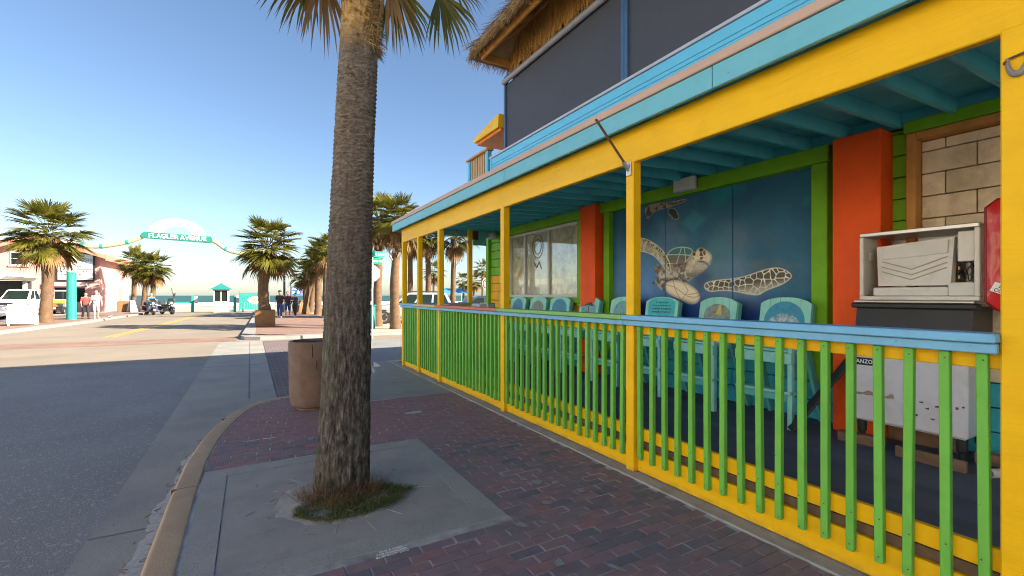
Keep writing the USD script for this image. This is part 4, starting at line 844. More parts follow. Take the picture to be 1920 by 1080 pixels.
def chair(y, yaw, label, motif):
    t = thing('tall_chair', label, 'chair', (4.56, y, ZF), yaw, 'tall teal slatted chairs along the porch wall')
    W = 0.285
    for s in (-1, 1):
        MB().box(-0.02, 0.03, s * W - 0.045 * (s > 0), s * W + 0.045 * (s < 0), 0, 0.93, 0.004).build('leg', M_teal, t)
        MB().bar((0.30, s * (W - 0.03), 0.80), (0.62, s * (W - 0.02), 0.0), 0.035, 0.085, ch=0.004).build('leg', M_teal_side, t)
        MB().bar((0.0, s * (W - 0.058), 0.70), (0.50, s * (W - 0.058), 0.60), 0.03, 0.10, ch=0.004).build('side_rail', M_teal_side, t)
        MB().box(-0.07, 0.50, s * (W - 0.02) - 0.06, s * (W - 0.02) + 0.06, 0.932, 0.957, 0.006).build('armrest', M_teal, t)
    MB().box(-0.045, -0.021, -W - 0.005, W + 0.005, 0.64, 0.745, 0.004).build('apron', M_teal, t)
    for k in range(4):
        x = -0.03 + 0.105 * k
        MB().box(x, x + 0.098, -W + 0.045, W - 0.045, 0.752 - 0.02 * k, 0.775 - 0.02 * k, 0.004).build('seat_slat', M_teal, t)
    MB().box(-0.05, 0.07, -W, W, 0.345, 0.372, 0.004).build('footrest', M_teal, t)
    MB().box(-0.022, 0.012, -W + 0.05, W - 0.05, 0.27, 0.342, 0.004).build('footrest_rail', M_teal_side, t)
    # backrest leaning towards the wall
    o = np.array([0.335, 0, 0.66]); tilt = 0.17
    u, v = np.array([0, -1.0, 0]), np.array([math.sin(tilt), 0, math.cos(tilt)]); w = np.cross(u, v)
    hw = 0.265; H0, H1 = 0.50, 0.635
    top = lambda a: H0 + (H1 - H0) * math.sqrt(max(0, 1 - (abs(a) / (hw * 1.12)) ** 2.2))
    n = 5; sw = 2 * hw / n
    for k in range(n):
        a0, a1 = -hw + k * sw + 0.002, -hw + (k + 1) * sw - 0.002
        aa = np.linspace(a1, a0, 6)
        MB().prism([(a0, 0), (a1, 0)] + [(a, top(a)) for a in aa], o + w * 0.0, u, v, 0.03).build('back_slat', M_teal, t)
    aa = np.linspace(hw, -hw, 18)
    outer = Polygon([(-hw, 0), (hw, 0)] + [(a, top(a) - 0.002) for a in aa]); inn = Polygon([(-hw + .05, 0.05), (hw - .05, 0.05)] + [(a * (hw - .05) / hw, top(a) - 0.055) for a in aa])
    MB().prism(outer.difference(inn), o - w * 0.0601, u, v, 0.06).build('back_frame', M_teal_side, t)
    P = lambda pts, m, z=0.0305, nm='painted_motif': MB().prism(pts, o + w * z, u, v, 0.0008).build(nm, m, t)
    ell = lambda rx, ry, cy=0.44, n=30, a0=0, a1=2 * math.pi: [(rx * math.cos(a), cy + ry * math.sin(a)) for a in np.linspace(a0, a1, n)]
    if motif == 'arch':
        P(Polygon(ell(0.21, 0.21, 0.38)), MB1); P(Polygon(ell(0.17, 0.13, 0.33)), MB2, 0.0318)
    elif motif == 'sail':
        P(Polygon(ell(0.19, 0.15, 0.40)), MB3); P([(-0.02, 0.42), (0.07, 0.42), (0.035, 0.55)], M_motif_yellow, 0.0318)
    elif motif == 'letters':
        P(Polygon([(a * 0.82, 0.03 + (b - 0.0) * 0.94) for a, b in outer.exterior.coords]), MB4)
        mb = MB()
        for r_, (zz, wd_) in enumerate(((0.555, 0.10), (0.51, 0.14), (0.465, 0.15), (0.42, 0.15))):
            a = -wd_
            while a < wd_:
                h = rng.uniform(0.012, 0.03); mb.prism([(a, zz - h / 2), (a + 0.009, zz - h / 2), (a + 0.014, zz + h / 2), (a + 0.004, zz + h / 2)], o + w * 0.0318, u, v, 0.0008)
                mb.prism([(a, zz + rng.uniform(-.01, .01)), (a + 0.02, zz + .004), (a + 0.02, zz + 0.012), (a, zz + 0.008)], o + w * 0.0332, u, v, 0.0008); a += rng.uniform(0.02, 0.032)
        mb.build('painted_lettering', M_motif_dark, t)
    elif motif == 'palm':
        P(Polygon(ell(0.20, 0.17, 0.40)), MB6)
        mb = MB().prism([(-0.012, 0.25), (0.014, 0.25), (0.008, 0.50), (-0.006, 0.50)], o + w * 0.0318, u, v, 0.0008)
        for a in (0.1, 0.75, 1.4, 1.9, 2.5, 3.1):
            c_, s_ = math.cos(a), math.sin(a); mb.prism([(0, 0.49), (0.07 * c_ - .02 * s_, 0.50 + 0.07 * s_ + .02 * c_), (0.14 * c_, 0.47 + 0.09 * s_), (0.07 * c_ + .02 * s_, 0.49 + 0.06 * s_ - .02 * c_)], o + w * (0.0332 + a * 0.0008), u, v, 0.0006)
        mb.build('painted_palm', M_motif_dark, t)
    elif motif == 'dome':
        P(Polygon(ell(0.2, 0.19, 0.40)), MB1); P(Polygon(ell(0.09, 0.09, 0.42)), MB5, 0.0318)
    elif motif == 'hill':
        P(Polygon(ell(0.2, 0.16, 0.39)), MB3)
    elif motif == 'purple':
        P(Polygon(ell(0.18, 0.2, 0.39)), MB5)
    else:
        P(Polygon(ell(0.19, 0.17, 0.40)), MB6)
    return t
chair(2.80, 0.03, 'tall teal chair with a dark blue arch over white clouds on its back', 'arch')
chair(3.64, -0.05, 'tall teal chair whose back has a small yellow sail on grey', 'sail')
chair(4.46, 0.10, 'tall teal chair with dark lettering on a bright cyan back', 'letters')
chair(5.24, 0.04, 'tall teal chair with a wave motif, half hidden behind the middle yellow post', 'wave')
chair(6.08, -0.04, 'tall teal chair with a dark palm tree painted on its back', 'palm')
chair(6.86, 0.12, 'tall teal chair with a pale-edged blue back, under the window by the far pillar', 'dome')
chair(7.62, 0.06, 'tall teal chair with a dull green and brown back under the middle of the window', 'hill')
chair(8.38, 0.10, 'tall teal chair with a deep blue and violet back, farthest along the porch wall', 'purple')

# ------------------------------------------------------------------ ice bin, ice machine and the things round them
t = thing('ice_bin', 'scratched white ice bin on black legs with a sloping black lid', 'ice bin', (4.68, 1.675, ZF))
M_binw = mat('scuffed_white_steel', (0.60, 0.60, 0.63), 0.4, 0.05, 2, dirt=(0.40, 0.36, 0.32), dirt_amt=0.4, dscale=4, spots=(0.12, 0.09, 0.07), sscale=30, sthr=0.78)
MB().box(0.0, 0.5, -0.375, 0.375, 0.21, 0.84, 0.02).build('body', M_binw, t)
MB().prism([(0.02, 0.845), (0.50, 0.845), (0.50, 1.22), (0.09, 1.22)], (0, 0.385, 0), (1, 0, 0), (0, 0, 1), 0.77).build('lid', M_black, t)
MB().box(-0.01, 0.07, -0.41, 0.41, 0.825, 0.865, 0.012).build('lid_edge', M_black, t)
MB().box(0.05, 0.14, -0.42, 0.42, 1.20, 1.245, 0.014).build('lid_handle', M_black, t)
MB().box(0.06, 0.5, -0.40, 0.40, 1.247, 1.27, 0.006).build('top_plate', M_steel, t)
for x in (0.05, 0.44):
    for y in (-0.33, 0.33):
        MB().lathe([(0, 0.0), (0.022, 0.0), (0.024, 0.1), (0.034, 0.12), (0.036, 0.212), (0, 0.212)], (x, y, 0), 14).build('leg', M_black, t)
MB().box(-0.004, -0.0005, 0.23, 0.355, 0.70, 0.765).build('badge', M_black, t)
mb = MB(); text(mb, 'ANZO', 0.032, (-0.0045, 0.292, 0.717), (0, -1, 0), (0, 0, 1), 0.001, True); mb.build('badge_lettering', M_text_white, t)
def ragged(mb, x, y0, y1, z0, h, sd):
    yy = np.linspace(y0, y1, 26); up = z0 + h * (0.25 + 0.9 * meshkit.noise(np.stack([yy * 30, yy * 0 + sd, yy * 0], -1))); dn = z0 - h * 0.35 * meshkit.noise(np.stack([yy * 40, yy * 0 + sd + 5, yy * 0], -1))
    return mb.prism([(-a, b) for a, b in zip(yy, up)] + [(-a, b) for a, b in zip(yy[::-1], dn[::-1])], (x, 0, 0), (0, -1, 0), (0, 0, 1), 0.0015)
ragged(MB(), -0.0012, 0.08, 0.37, 0.445, 0.035, 1).build('scar', mat('bare_foam', (0.33, 0.25, 0.17), 0.9, 0.25, 40, bump=0.5), t)
mb = MB()
for k in range(9):
    ragged(mb, -0.0012, -0.36 + k * 0.035, -0.345 + k * 0.035 + rng.uniform(0, .02), 0.43 + rng.uniform(-.03, .03) - 0.1 * (k % 3 == 2), 0.018, k + 3)
mb.build('rust_spot', M_rust, t, kind='stuff')
t = thing('ice_machine', 'open ice machine with white chevron panel standing on the bin with a black lid', 'ice machine', (4.68, 1.62, 1.46))
M_mach = mat('cream_steel', (0.66, 0.63, 0.57), 0.4, 0.05, 3, dirt=(0.4, 0.34, 0.26), dirt_amt=0.45, dscale=4)
Yl, Yr, HH = 0.385, -0.385, 0.585
MB().box(0.0, 0.52, Yr, Yl, HH - 0.035, HH, 0.006).build('top_panel', M_steel, t)
MB().box(0.0, 0.52, Yr, Yl, 0.0, 0.035, 0.006).build('base_panel', M_mach, t)
MB().box(0.0, 0.52, Yl - 0.03, Yl, 0.036, HH - 0.036, 0.005).build('side_panel', M_mach, t)
MB().box(0.0, 0.52, Yr, Yr + 0.03, 0.036, HH - 0.036, 0.005).build('side_panel', M_mach, t)
MB().box(0.49, 0.515, Yr + 0.03, Yl - 0.03, 0.036, HH - 0.036).build('back_panel', M_steel, t)
pan = MB().add(*[a for a in (lambda m: (np.asarray(m[0]), m[1]))((np.array([(0.03, 0.255, 0.12), (0.03, -0.215, 0.12), (0.075, -0.225, 0.50), (0.075, 0.285, 0.46), (0.12, 0.255, 0.12), (0.12, -0.215, 0.12), (0.14, -0.225, 0.50), (0.14, 0.285, 0.46)]),
        _hull_topology(np.array([(0.03, 0.255, 0.12), (0.03, -0.215, 0.12), (0.075, -0.225, 0.50), (0.075, 0.285, 0.46), (0.12, 0.255, 0.12), (0.12, -0.215, 0.12), (0.14, -0.225, 0.50), (0.14, 0.285, 0.46)], float))))])
fp = pan.build('evaporator_cover', M_offwhite, t)
fx = lambda z: 0.03 + (z - 0.12) / 0.38 * 0.045 - 0.004
fr = MB()
for zc in (0.30, 0.255, 0.215):
    fr.bar((fx(zc) + .002, 0.235, zc + 0.03), (fx(zc - .04) + .002, 0.03, zc - 0.045), 0.006, 0.008).bar((fx(zc - .04) + .002, 0.03, zc - 0.045), (fx(zc) + .002, -0.19, zc + 0.045), 0.006, 0.008)
fr.build('chevron', mat('panel_groove', (0.34, 0.31, 0.28), 0.5, 0.1, 8), fp)
MB().prism([(-0.23, 0.345), (0.19, 0.375), (0.195, 0.478), (-0.225, 0.44)], (fx(0.40) - 0.002, 0, 0), (0, -1, 0), (0, 0, 1), 0.010).build('label_plate', M_white, fp)
MB().lathe([(0, 0), (0.016, 0), (0.016, 0.012), (0, 0.012)], (fx(0.45) - 0.014, -0.02, 0.447), 14, 0).build('knob', M_rust, fp)
MB().box(0.02, 0.05, -0.2, 0.29, 0.037, 0.108, 0.006).build('drip_tray', M_offwhite, t)
MB().box(0.03, 0.45, -0.36, -0.255, 0.30, 0.53, 0.006).build('control_box', M_mach, t)
MB().box(0.025, 0.4, -0.36, -0.20, 0.037, 0.14, 0.006).build('pump_cover', M_offwhite, t)
MB().box(0.28, 0.30, -0.26, -0.235, 0.14, 0.52).build('hinge_bar', M_steel, t)
for z_ in (0.17, 0.24, 0.31, 0.38, 0.45):
    MB().tube([(0.16, -0.225, z_), (0.16, -0.225, z_ + 0.03)], 0.009, 8).build('fitting', mat('brass', (0.45, 0.30, 0.10), 0.4, 0.1, 8, metal=0.8), t)
for k in range(3):
    a = np.linspace(0, 1, 14); MB().tube([(0.1 + 0.05 * math.sin(q * 5 + k), -0.235 - 0.1 * q, 0.20 + 0.05 * math.sin(q * 6 + k * 2) + 0.03 * k) for q in a], 0.004, 6).build('cable', M_black, t)
a = np.linspace(0, 2 * math.pi, 18); MB().tube([(0.06, -0.31 + 0.022 * math.cos(q), 0.225 + 0.03 * math.sin(q)) for q in a], 0.004, 6).build('cable', M_black, t)
MB().box(0.1, 0.18, 0.351, 0.353, 0.35, 0.42).build('rating_sticker', M_text_white, t)

t = thing('red_padded_panel', 'glossy red padded panel with a white badge beside the ice machine', 'panel', (4.68, 0.98, 1.40))
hullp = []
for y_, z_ in ((0.215, 0.06), (0.16, 0.0), (-0.16, 0.0), (-0.215, 0.06), (-0.215, 0.72), (-0.16, 0.785), (0.16, 0.785), (0.215, 0.74)):
    for x_ in (0.0, 0.075):
        hullp.append((x_, y_, z_))
bm = manifold3d.Manifold.hull_points(np.array(hullp, np.float32)).refine_to_length(0.025).to_mesh()
v = np.array(bm.vert_properties[:, :3], float); v[:, 0] -= 0.03 * np.clip(1 - (v[:, 1] / 0.22) ** 4, 0, 1) * np.clip(1 - ((v[:, 2] - 0.39) / 0.4) ** 6, 0, 1) * (v[:, 0] < 0.04) * (0.6 + 0.8 * meshkit.fbm(v * 9, 3, 2))
MB().add(v, bm.tri_verts).build('cover', M_red, t, smooth=40)
rim = [(0.02, a, b) for a, b in ((0.16, -0.004), (0.222, 0.055), (0.222, 0.745), (0.165, 0.792), (-0.165, 0.792), (-0.222, 0.72), (-0.222, 0.055), (-0.16, -0.004), (0.16, -0.004))]
MB().tube(rim, 0.014, 8, False).build('piping', mat('dark_red_piping', (0.30, 0.01, 0.015), 0.4, 0.1, 6), t)
bd = MB().prism([(-0.075, -0.035), (0.075, -0.035), (0.075, 0.035), (-0.075, 0.035)], (-0.034, 0.11, 0.135), unit((0, -0.9, -0.42)), unit((0, -0.42, 0.9)), 0.003).build('badge', M_text_white, t)
mb = MB()
for s_, dz in (('EAST', 0.014), ('COAST', -0.018)):
    text(mb, s_, 0.024, np.array((-0.0375, 0.11, 0.135)) + unit((0, -0.42, 0.9)) * (dz - 0.010), unit((0, -0.9, -0.42)), unit((0, -0.42, 0.9)), 0.001, True)
mb.build('badge_lettering', mat('dark_red_lettering', (0.25, 0.02, 0.02), 0.5, 0, 5), t)

t = thing('leaning_board', 'long dark board leaning against the orange pillar behind the ice bin', 'board')
MB().bar((4.50, 2.50, ZF + 0.02), (4.92, 2.08, 1.05), 0.025, 0.14, up=(0.7, 0.7, 0), ch=0.004).build('board', mat('dark_board', (0.03, 0.025, 0.022), 0.6, 0.2, 8), t)
for nm, lab, c0, c1, w_, h_ in (('timber_offcut', 'weathered timber offcut on the porch floor under the far front leg of the ice bin', (4.66, 2.16), (4.72, 1.83), 0.10, 0.085),
                                ('timber_offcut', 'longest timber offcut, lying in front of the near leg of the ice bin', (4.57, 1.70), (4.56, 1.27), 0.04, 0.09),
                                ('timber_offcut', 'dark timber offcut against the wall behind the ice bin', (5.10, 1.95), (5.10, 1.45), 0.05, 0.12),
                                ('timber_offcut', 'timber offcut at the right end under the ice bin beside the pipe', (4.95, 1.33), (4.98, 1.02), 0.09, 0.09)):
    o = MB().bar((*c0, ZF + h_ / 2 + 0.002), (*c1, ZF + h_ / 2 + 0.002), w_, h_, ch=0.006).build(nm, M_old_wood, label=lab, cat='timber') if False else MB().bar((*c0, ZF + h_ / 2 + 0.002), (*c1, ZF + h_ / 2 + 0.002), w_, h_, ch=0.006).build(nm, M_old_wood)
    tag(stage.GetPrimAtPath(o), lab, 'timber')
a = np.linspace(0, 2 * math.pi, 20)
mb = MB(); d = unit((0.40, -0.25, 0.02)); p0 = np.array((4.60, 1.16, ZF + 0.034))
mb.lathe([(0.032, 0), (0.032, 0.6), (0.027, 0.6), (0.027, 0.0), (0.032, 0)], (0, 0, 0), 20)
v, f = mb.arr(); dd, ss, uu = frame(d); v = v @ np.array([ss, uu, dd]) + p0
o = MB().add(v, f).build('plastic_pipe', M_offwhite, smooth=40); tag(stage.GetPrimAtPath(o), 'short length of white plastic pipe lying on the porch floor', 'pipe')

# ------------------------------------------------------------------ fittings on the porch
t = thing('porch_light', 'oblong off-white bulkhead light over the turtle mural', 'lamp', (5.06, 4.14, 2.965))
hp = [(x, y, z) for x, y, z in ((0, -.13, -.05), (0, -.13, .05), (0, .13, -.05), (0, .13, .05), (-.07, -.16, -.06), (-.07, -.16, .06), (-.07, .16, -.06), (-.07, .16, .06), (-.12, -.12, -.05), (-.12, -.12, .05), (-.12, .12, -.05), (-.12, .12, .05))]
bm = manifold3d.Manifold.hull_points((np.array(hp) * [1.15, 1.1, 1.5]).astype(np.float32)).refine_to_length(0.02).to_mesh(); tm = trimesh.Trimesh(bm.vert_properties[:, :3], bm.tri_verts); trimesh.smoothing.filter_taubin(tm, iterations=12)
MB().add(tm.vertices, tm.faces).build('diffuser', M_white, t, smooth=True)
MB().box(0.0, 0.02, -0.15, 0.15, -0.065, 0.065, 0.004).build('back_plate', M_steel, t)
t = thing('porch_light', 'round off-white flood light at the far end of the porch wall', 'lamp', (5.08, 9.75, 2.93))
MB().lathe([(0, -0.16), (0.07, -0.155), (0.1, -0.13), (0.105, -0.05), (0.08, 0.0), (0.0, 0.0)], (0, 0, 0), 22, 0).build('housing', M_offwhite, t, smooth=40)
MB().box(0.0, 0.03, -0.05, 0.05, -0.05, 0.05, 0.004).build('bracket', M_steel, t)
for lab, y, x in (('bare rusty flagpole slanting up from the middle yellow post', 2.895, XP), ('bare flagpole slanting from the far end post of the porch', 9.62, 4.32)):
    t = thing('flagpole', lab, 'flagpole', (x - 0.004, y, 2.585 if x < 3 else 2.72))
    MB().tube([(-0.02, 0, 0.0), (-0.02 - 0.345, 0.0, 0.345)], 0.0105, 10).build('pole', M_rust, t)
    MB().box(-0.012, 0.003, -0.028, 0.028, -0.07, 0.05, 0.003).build('bracket', M_steel, t)
    MB().tube([(-0.004, 0, -0.02), (-0.065, 0, 0.04)], 0.018, 10).build('socket', M_steel, t)
t = thing('shackle', 'rusty grey steel shackle hanging on the nearest yellow post', 'shackle', (XP - 0.012, 0.655, 2.50))
a = np.linspace(-0.2, math.pi + 0.2, 20)
MB().tube([(0, -0.035 - 0.03 * math.cos(q), -0.01 - 0.062 * math.sin(q)) for q in a], np.interp(a, [-0.2, 1, 2, 3.3], [0.008, 0.013, 0.012, 0.006]), 9).build('bow', mat('grey_galvanised', (0.22, 0.2, 0.2), 0.6, 0.2, 20), t)
MB().tube([(0, 0.0, 0.0), (0, -0.075, 0.012)], 0.005, 8).build('pin', M_rust, t)
MB().ball((0, 0.0, -0.012), 0.009, 1).build('eye_bolt', M_rust, t)
t = thing('hanging_board', 'plain light blue board hanging under the far end of the porch roof', 'board', (4.70, 9.8, 2.68))
MB().box(-0.17, 0.17, -0.015, 0.015, 0, 0.33, 0.004).build('board', M_fascia, t)
MB().tube([(-0.1, 0, 0.33), (-0.1, 0, 0.36)], 0.004, 6).build('hook', M_steel, t); MB().tube([(0.1, 0, 0.33), (0.1, 0, 0.36)], 0.004, 6).build('hook', M_steel, t)
t = thing('loudspeaker', 'small dark red loudspeaker at the top of the far end post', 'loudspeaker', (4.50, 9.62, 2.78))
MB().box(-0.06, 0.06, -0.06, 0.06, 0, 0.2, 0.01).build('cabinet', mat('dark_red_box', (0.12, 0.02, 0.02), 0.5, 0.1, 6), t)
MB().lathe([(0, 0.004), (0.04, 0.0), (0.045, 0.008), (0, 0.008)], (0, -0.067, 0.07), 16, 1).build('grille', M_black, t)
t = thing('counter_box', 'small grey and white box standing on the wall end of the red-capped railing bay', 'box', (4.36, 8.9, ZF))
MB().box(-0.17, 0.17, -0.17, 0.17, 0, 0.86, 0.008).build('stand', M_yellow_wall, t)
MB().box(-0.19, 0.0, -0.19, 0.19, 0.862, 1.13, 0.01).build('white_side', M_white, t); MB().box(0.002, 0.19, -0.19, 0.19, 0.862, 1.15, 0.01).build('grey_side', M_steel, t)
t = thing('yellow_canopy', 'yellow wooden canopy with an orange underside beyond the upper deck screens', 'canopy', (4.2, 7.95, 4.5))
MB().prism([(-0.55, 0.10), (0.50, 0.10), (0.52, 0.34), (-0.45, 0.20), (-0.58, 0.16)], (-0.25, 0, 0), (0, -1, 0), (0, 0, 1), -0.9).build('top', M_yellow, t)
MB().box(-0.2, 0.6, -0.5, 0.5, 0.04, 0.098, 0.006).build('underside', mat('orange_paint', (0.72, 0.20, 0.01), 0.5, 0.08, 4), t)
MB().box(0.5, 0.58, -0.48, -0.40, -1.16, 0.04, 0.004).build('leg', M_wood, t); MB().box(0.5, 0.58, 0.40, 0.48, -1.16, 0.04, 0.004).build('leg', M_wood, t)

# ------------------------------------------------------------------ litter bin
t = thing('litter_bin', 'round pebbled concrete litter bin with a dark liner behind the big palm', 'litter bin', (0.77, 6.72, 0.0))
prof = [(0.0, 0.03), (0.27, 0.03), (0.30, 0.05), (0.315, 0.10), (0.33, 0.2), (0.338, 0.6), (0.34, 0.86), (0.334, 0.89), (0.30, 0.895), (0.29, 0.88), (0.285, 0.70), (0.0, 0.70)]
MB().lathe(prof, n=72).build('shell', M_can, t, smooth=40)
MB().lathe([(0.262, 0.70), (0.275, 0.86), (0.270, 0.865), (0.24, 0.86), (0.22, 0.5), (0, 0.48)], n=40).build('liner', M_navy_plastic, t, smooth=40)
MB().lathe([(0, 0.0), (0.25, 0.0), (0.25, 0.03), (0, 0.03)], n=32).build('foot', M_dirt, t)
mb = MB()
mb.bar((0.338 * math.cos(-1.82), 0.338 * math.sin(-1.82), 0.87), (0.338 * math.cos(-1.80), 0.338 * math.sin(-1.80), 0.70), 0.012, 0.01).bar((0.337 * math.cos(-1.67), 0.337 * math.sin(-1.67), 0.66), (0.337 * math.cos(-1.66), 0.337 * math.sin(-1.66), 0.55), 0.01, 0.008)
mb.build('crack', mat('crack_dark', (0.04, 0.03, 0.025), 0.9, 0.1, 8), t)
# ------------------------------------------------------------------ palms
def fan(mb, hub, fwd, R, n=40, spread=118, droop=0.25, fold=0.25, wid=0.055, r=None, up=(0, 0, 1), sag=0.5):
    """one fan leaf: tapering leaflets from the hub round the forward direction."""
    r = r or rng
    f, s, nrm = frame(fwd, up)
    a = np.radians(np.linspace(-spread, spread, n) + r.normal(0, 2.0, n))
    L = R * (0.70 + 0.30 * np.cos(a)) * r.uniform(0.86, 1.08, n)
    D = np.cos(a)[:, None] * f + np.sin(a)[:, None] * s + (fold * np.abs(np.sin(a)))[:, None] * nrm
    D /= np.linalg.norm(D, axis=1)[:, None]
    T = np.cross(D, nrm) + 0.35 * r.normal(0, 1, (n, 1)) * nrm; T /= np.linalg.norm(T, axis=1)[:, None]
    w = (wid * R * (0.8 + 0.4 * r.random(n)))[:, None]
    g = np.array([0, 0, -1.0])
    base = hub + D * 0.03 * R
    m1 = hub + D * (L * 0.48)[:, None] + g * (droop * 0.12 * L)[:, None]
    m2 = hub + D * (L * 0.78)[:, None] + g * (droop * 0.42 * L)[:, None]
    tip = hub + D * (L * 0.96)[:, None] + g * ((droop * 0.85 + sag * 0.25 * r.random(n)) * L)[:, None]
    V = np.stack([base - T * w * 0.35, base + T * w * 0.35, m1 - T * w, m1 + T * w, m2 - T * w * 0.55, m2 + T * w * 0.55, tip], 1).reshape(-1, 3)
    k = np.arange(n)[:, None] * 7
    mb.add(V, np.vstack([k + [0, 1, 3], k + [0, 3, 2], k + [2, 3, 5], k + [2, 5, 4], k + [4, 5, 6]]))

def frond(mb, o, az, el, lp, R, r, n=36, wid=0.055, droop=0.3, mb_stem=None):
    d = np.array([math.cos(az) * math.cos(el), math.sin(az) * math.cos(el), math.sin(el)])
    g = np.array([0, 0, -1.0]); bend = 0.18 * lp * math.cos(el)
    hub = o + d * lp + g * bend * 0.6
    mid = o + d * lp * 0.5 + g * bend * 0.12
    fwd = unit(d * 0.9 + g * (0.08 + 0.22 * math.cos(el)))
    (mb_stem or mb).tube([o, mid, hub], [0.022, 0.016, 0.012], 4, False)
    fan(mb, hub, fwd, R, n, r.uniform(100, 125), droop, r.uniform(0.1, 0.4), wid, r)

def palm(name, label, base, crown, cr, tr, group, seed, n=40, dead=9, flare=1.35, boots=0, skirt=0, z0=0.0, extra=None):
    r = np.random.default_rng(seed)
    base = np.array([base[0], base[1], z0]); crown = np.array(crown)
    t = thing(name, label, 'palm tree', base, 0, group)
    top = crown - base; top[2] -= cr * 0.28
    k = np.linspace(0, 1, 26); bow = r.normal(0, 0.10, 2)
    P = np.stack([top[0] * k ** 1.4 + bow[0] * np.sin(k * math.pi), top[1] * k ** 1.4 + bow[1] * np.sin(k * math.pi), top[2] * k], -1)
    P[0, 2] = -0.05
    rad = tr * (1.0 + (flare - 1) * np.exp(-k * 14) - 0.12 * k) * (1 + 0.04 * r.normal(0, 1, 26))
    MB().tube(P, rad, 14).build('trunk', M_bark, t, smooth=50)
    leaf, dry = MB(), MB()
    for i in range(n):
        q = (i + 0.5) / n
        el = math.asin(0.985 - 1.62 * q) + r.normal(0, 0.13); az = i * 2.39996 + r.normal(0, 0.2)
        o = top + np.array([math.cos(az), math.sin(az), 0]) * tr * 0.5 + (0, 0, cr * 0.30 * (1 - q))
        frond(leaf, o, az, el, cr * r.uniform(0.36, 0.62), cr * r.uniform(0.46, 0.60), r, 34, 0.034, r.uniform(0.02, 0.25))
    for i in range(dead):
        az = r.uniform(0, 6.28); el = math.radians(r.uniform(-75, -38))
        o = top + np.array([math.cos(az), math.sin(az), 0]) * tr * 0.8 - (0, 0, cr * 0.06)
        frond(dry, o, az, el, cr * r.uniform(0.30, 0.5), cr * r.uniform(0.38, 0.55), r, 24, 0.06, 0.5)
    leaf.build('crown', M_leaf, t)
    if dead:
        dry.build('dry_fronds', M_leaf_dead, t)
    if boots:
        b = MB(); H = np.linalg.norm(top)
        for i in range(boots):
            kk = 1 - 0.36 * (i / boots) - 0.01; p = np.array([np.interp(kk, k, P[:, j]) for j in range(3)]); az = i * 2.4
            d = np.array([math.cos(az), math.sin(az), 0]); b.bar(p + d * tr * 0.7, p + d * (tr + 0.12) + (0, 0, 0.22), 0.09, 0.03, up=d)
        b.build('leaf_bases', M_boot, t, kind='stuff')
    return t

# the big palm in the pad: trunk from measured axis
AX = np.array([(0.605, 3.765, -0.06, 0.206), (0.610, 3.762, 0.001, 0.200), (0.624, 3.753, 0.230, 0.188), (0.637, 3.746, 0.479, 0.178), (0.647, 3.740, 0.894, 0.170), (0.660, 3.733, 1.309, 0.164), (0.669, 3.728, 1.724, 0.157), (0.683, 3.719, 2.139, 0.153), (0.698, 3.711, 2.554, 0.149), (0.714, 3.702, 2.970, 0.147), (0.727, 3.695, 3.302, 0.141), (0.738, 3.689, 3.551, 0.133), (0.745, 3.684, 3.800, 0.129), (0.758, 3.676, 4.132, 0.127), (0.772, 3.665, 4.9, 0.12)])
BP = thing('pavement_palm', 'tall palm with a rough grey-brown trunk rising from the concrete pad beside the porch', 'palm tree', (0.61, 3.762, 0))
B0 = np.array([0.61, 3.762, 0.0])
nz, na = 600, 110
zz = np.linspace(-0.06, 4.9, nz)
ax = np.stack([np.interp(zz, AX[:, 2], AX[:, i]) for i in (0, 1, 3)], -1)
ax[:, 2] *= 1 - 0.085 * np.clip((zz - 0.4) / 2.6, 0, 1)
for i in range(3):   # smooth the polyline
    ax[:, i] = np.convolve(np.pad(ax[:, i], 20, mode='edge'), np.ones(41) / 41, 'valid')
A2, Z2 = np.meshgrid(np.arange(na) / na * 2 * math.pi, zz)
ca, sa = np.cos(A2), np.sin(A2)
Q = np.stack([ca * 1.0, sa * 1.0, Z2], -1)
rough = meshkit.fbm(Q * [3.2, 3.2, 2.2], 4, 1) - 0.5
ringz = Z2 * 30 + 3.0 * meshkit.fbm(Q * [1.6, 1.6, 1.1], 3, 5)
ring = np.abs((ringz % 1.0) - 0.5) * 2
vert = meshkit.fbm(Q * [11, 11, 0.9], 4, 8) - 0.5
pits = np.clip(meshkit.fbm(Q * [4.5, 4.5, 3.0], 3, 12) - 0.60, 0, 1)
lowf = np.clip((1.7 - Z2) / 1.5, 0, 1); upf = np.clip((Z2 - 0.9) / 1.2, 0, 1)
fine = meshkit.fbm(Q * [16, 16, 26], 3, 15) - 0.5
boot_z = np.clip((Z2 - 3.50) / 0.15, 0, 1)
disp = 0.020 * rough + upf * 0.011 * (ring - 0.5) + (0.006 + 0.026 * lowf) * vert - 0.09 * pits * (0.4 + 0.8 * lowf) + 0.012 * fine + boot_z * 0.020 * (meshkit.fbm(Q * [6, 6, 9], 3, 21) - 0.3)
Rr = ax[:, 2][:, None] + disp + 0.012 * np.cos(2 * A2 + 0.6)
V = np.stack([ax[:, 0][:, None] + Rr * ca, ax[:, 1][:, None] + Rr * sa, Z2], -1).reshape(-1, 3) - B0
i, j = np.meshgrid(np.arange(nz - 1), np.arange(na), indexing='ij'); jj = (j + 1) % na
F = np.stack([i * na + j, i * na + jj, (i + 1) * na + jj, (i + 1) * na + j], -1).reshape(-1, 4)
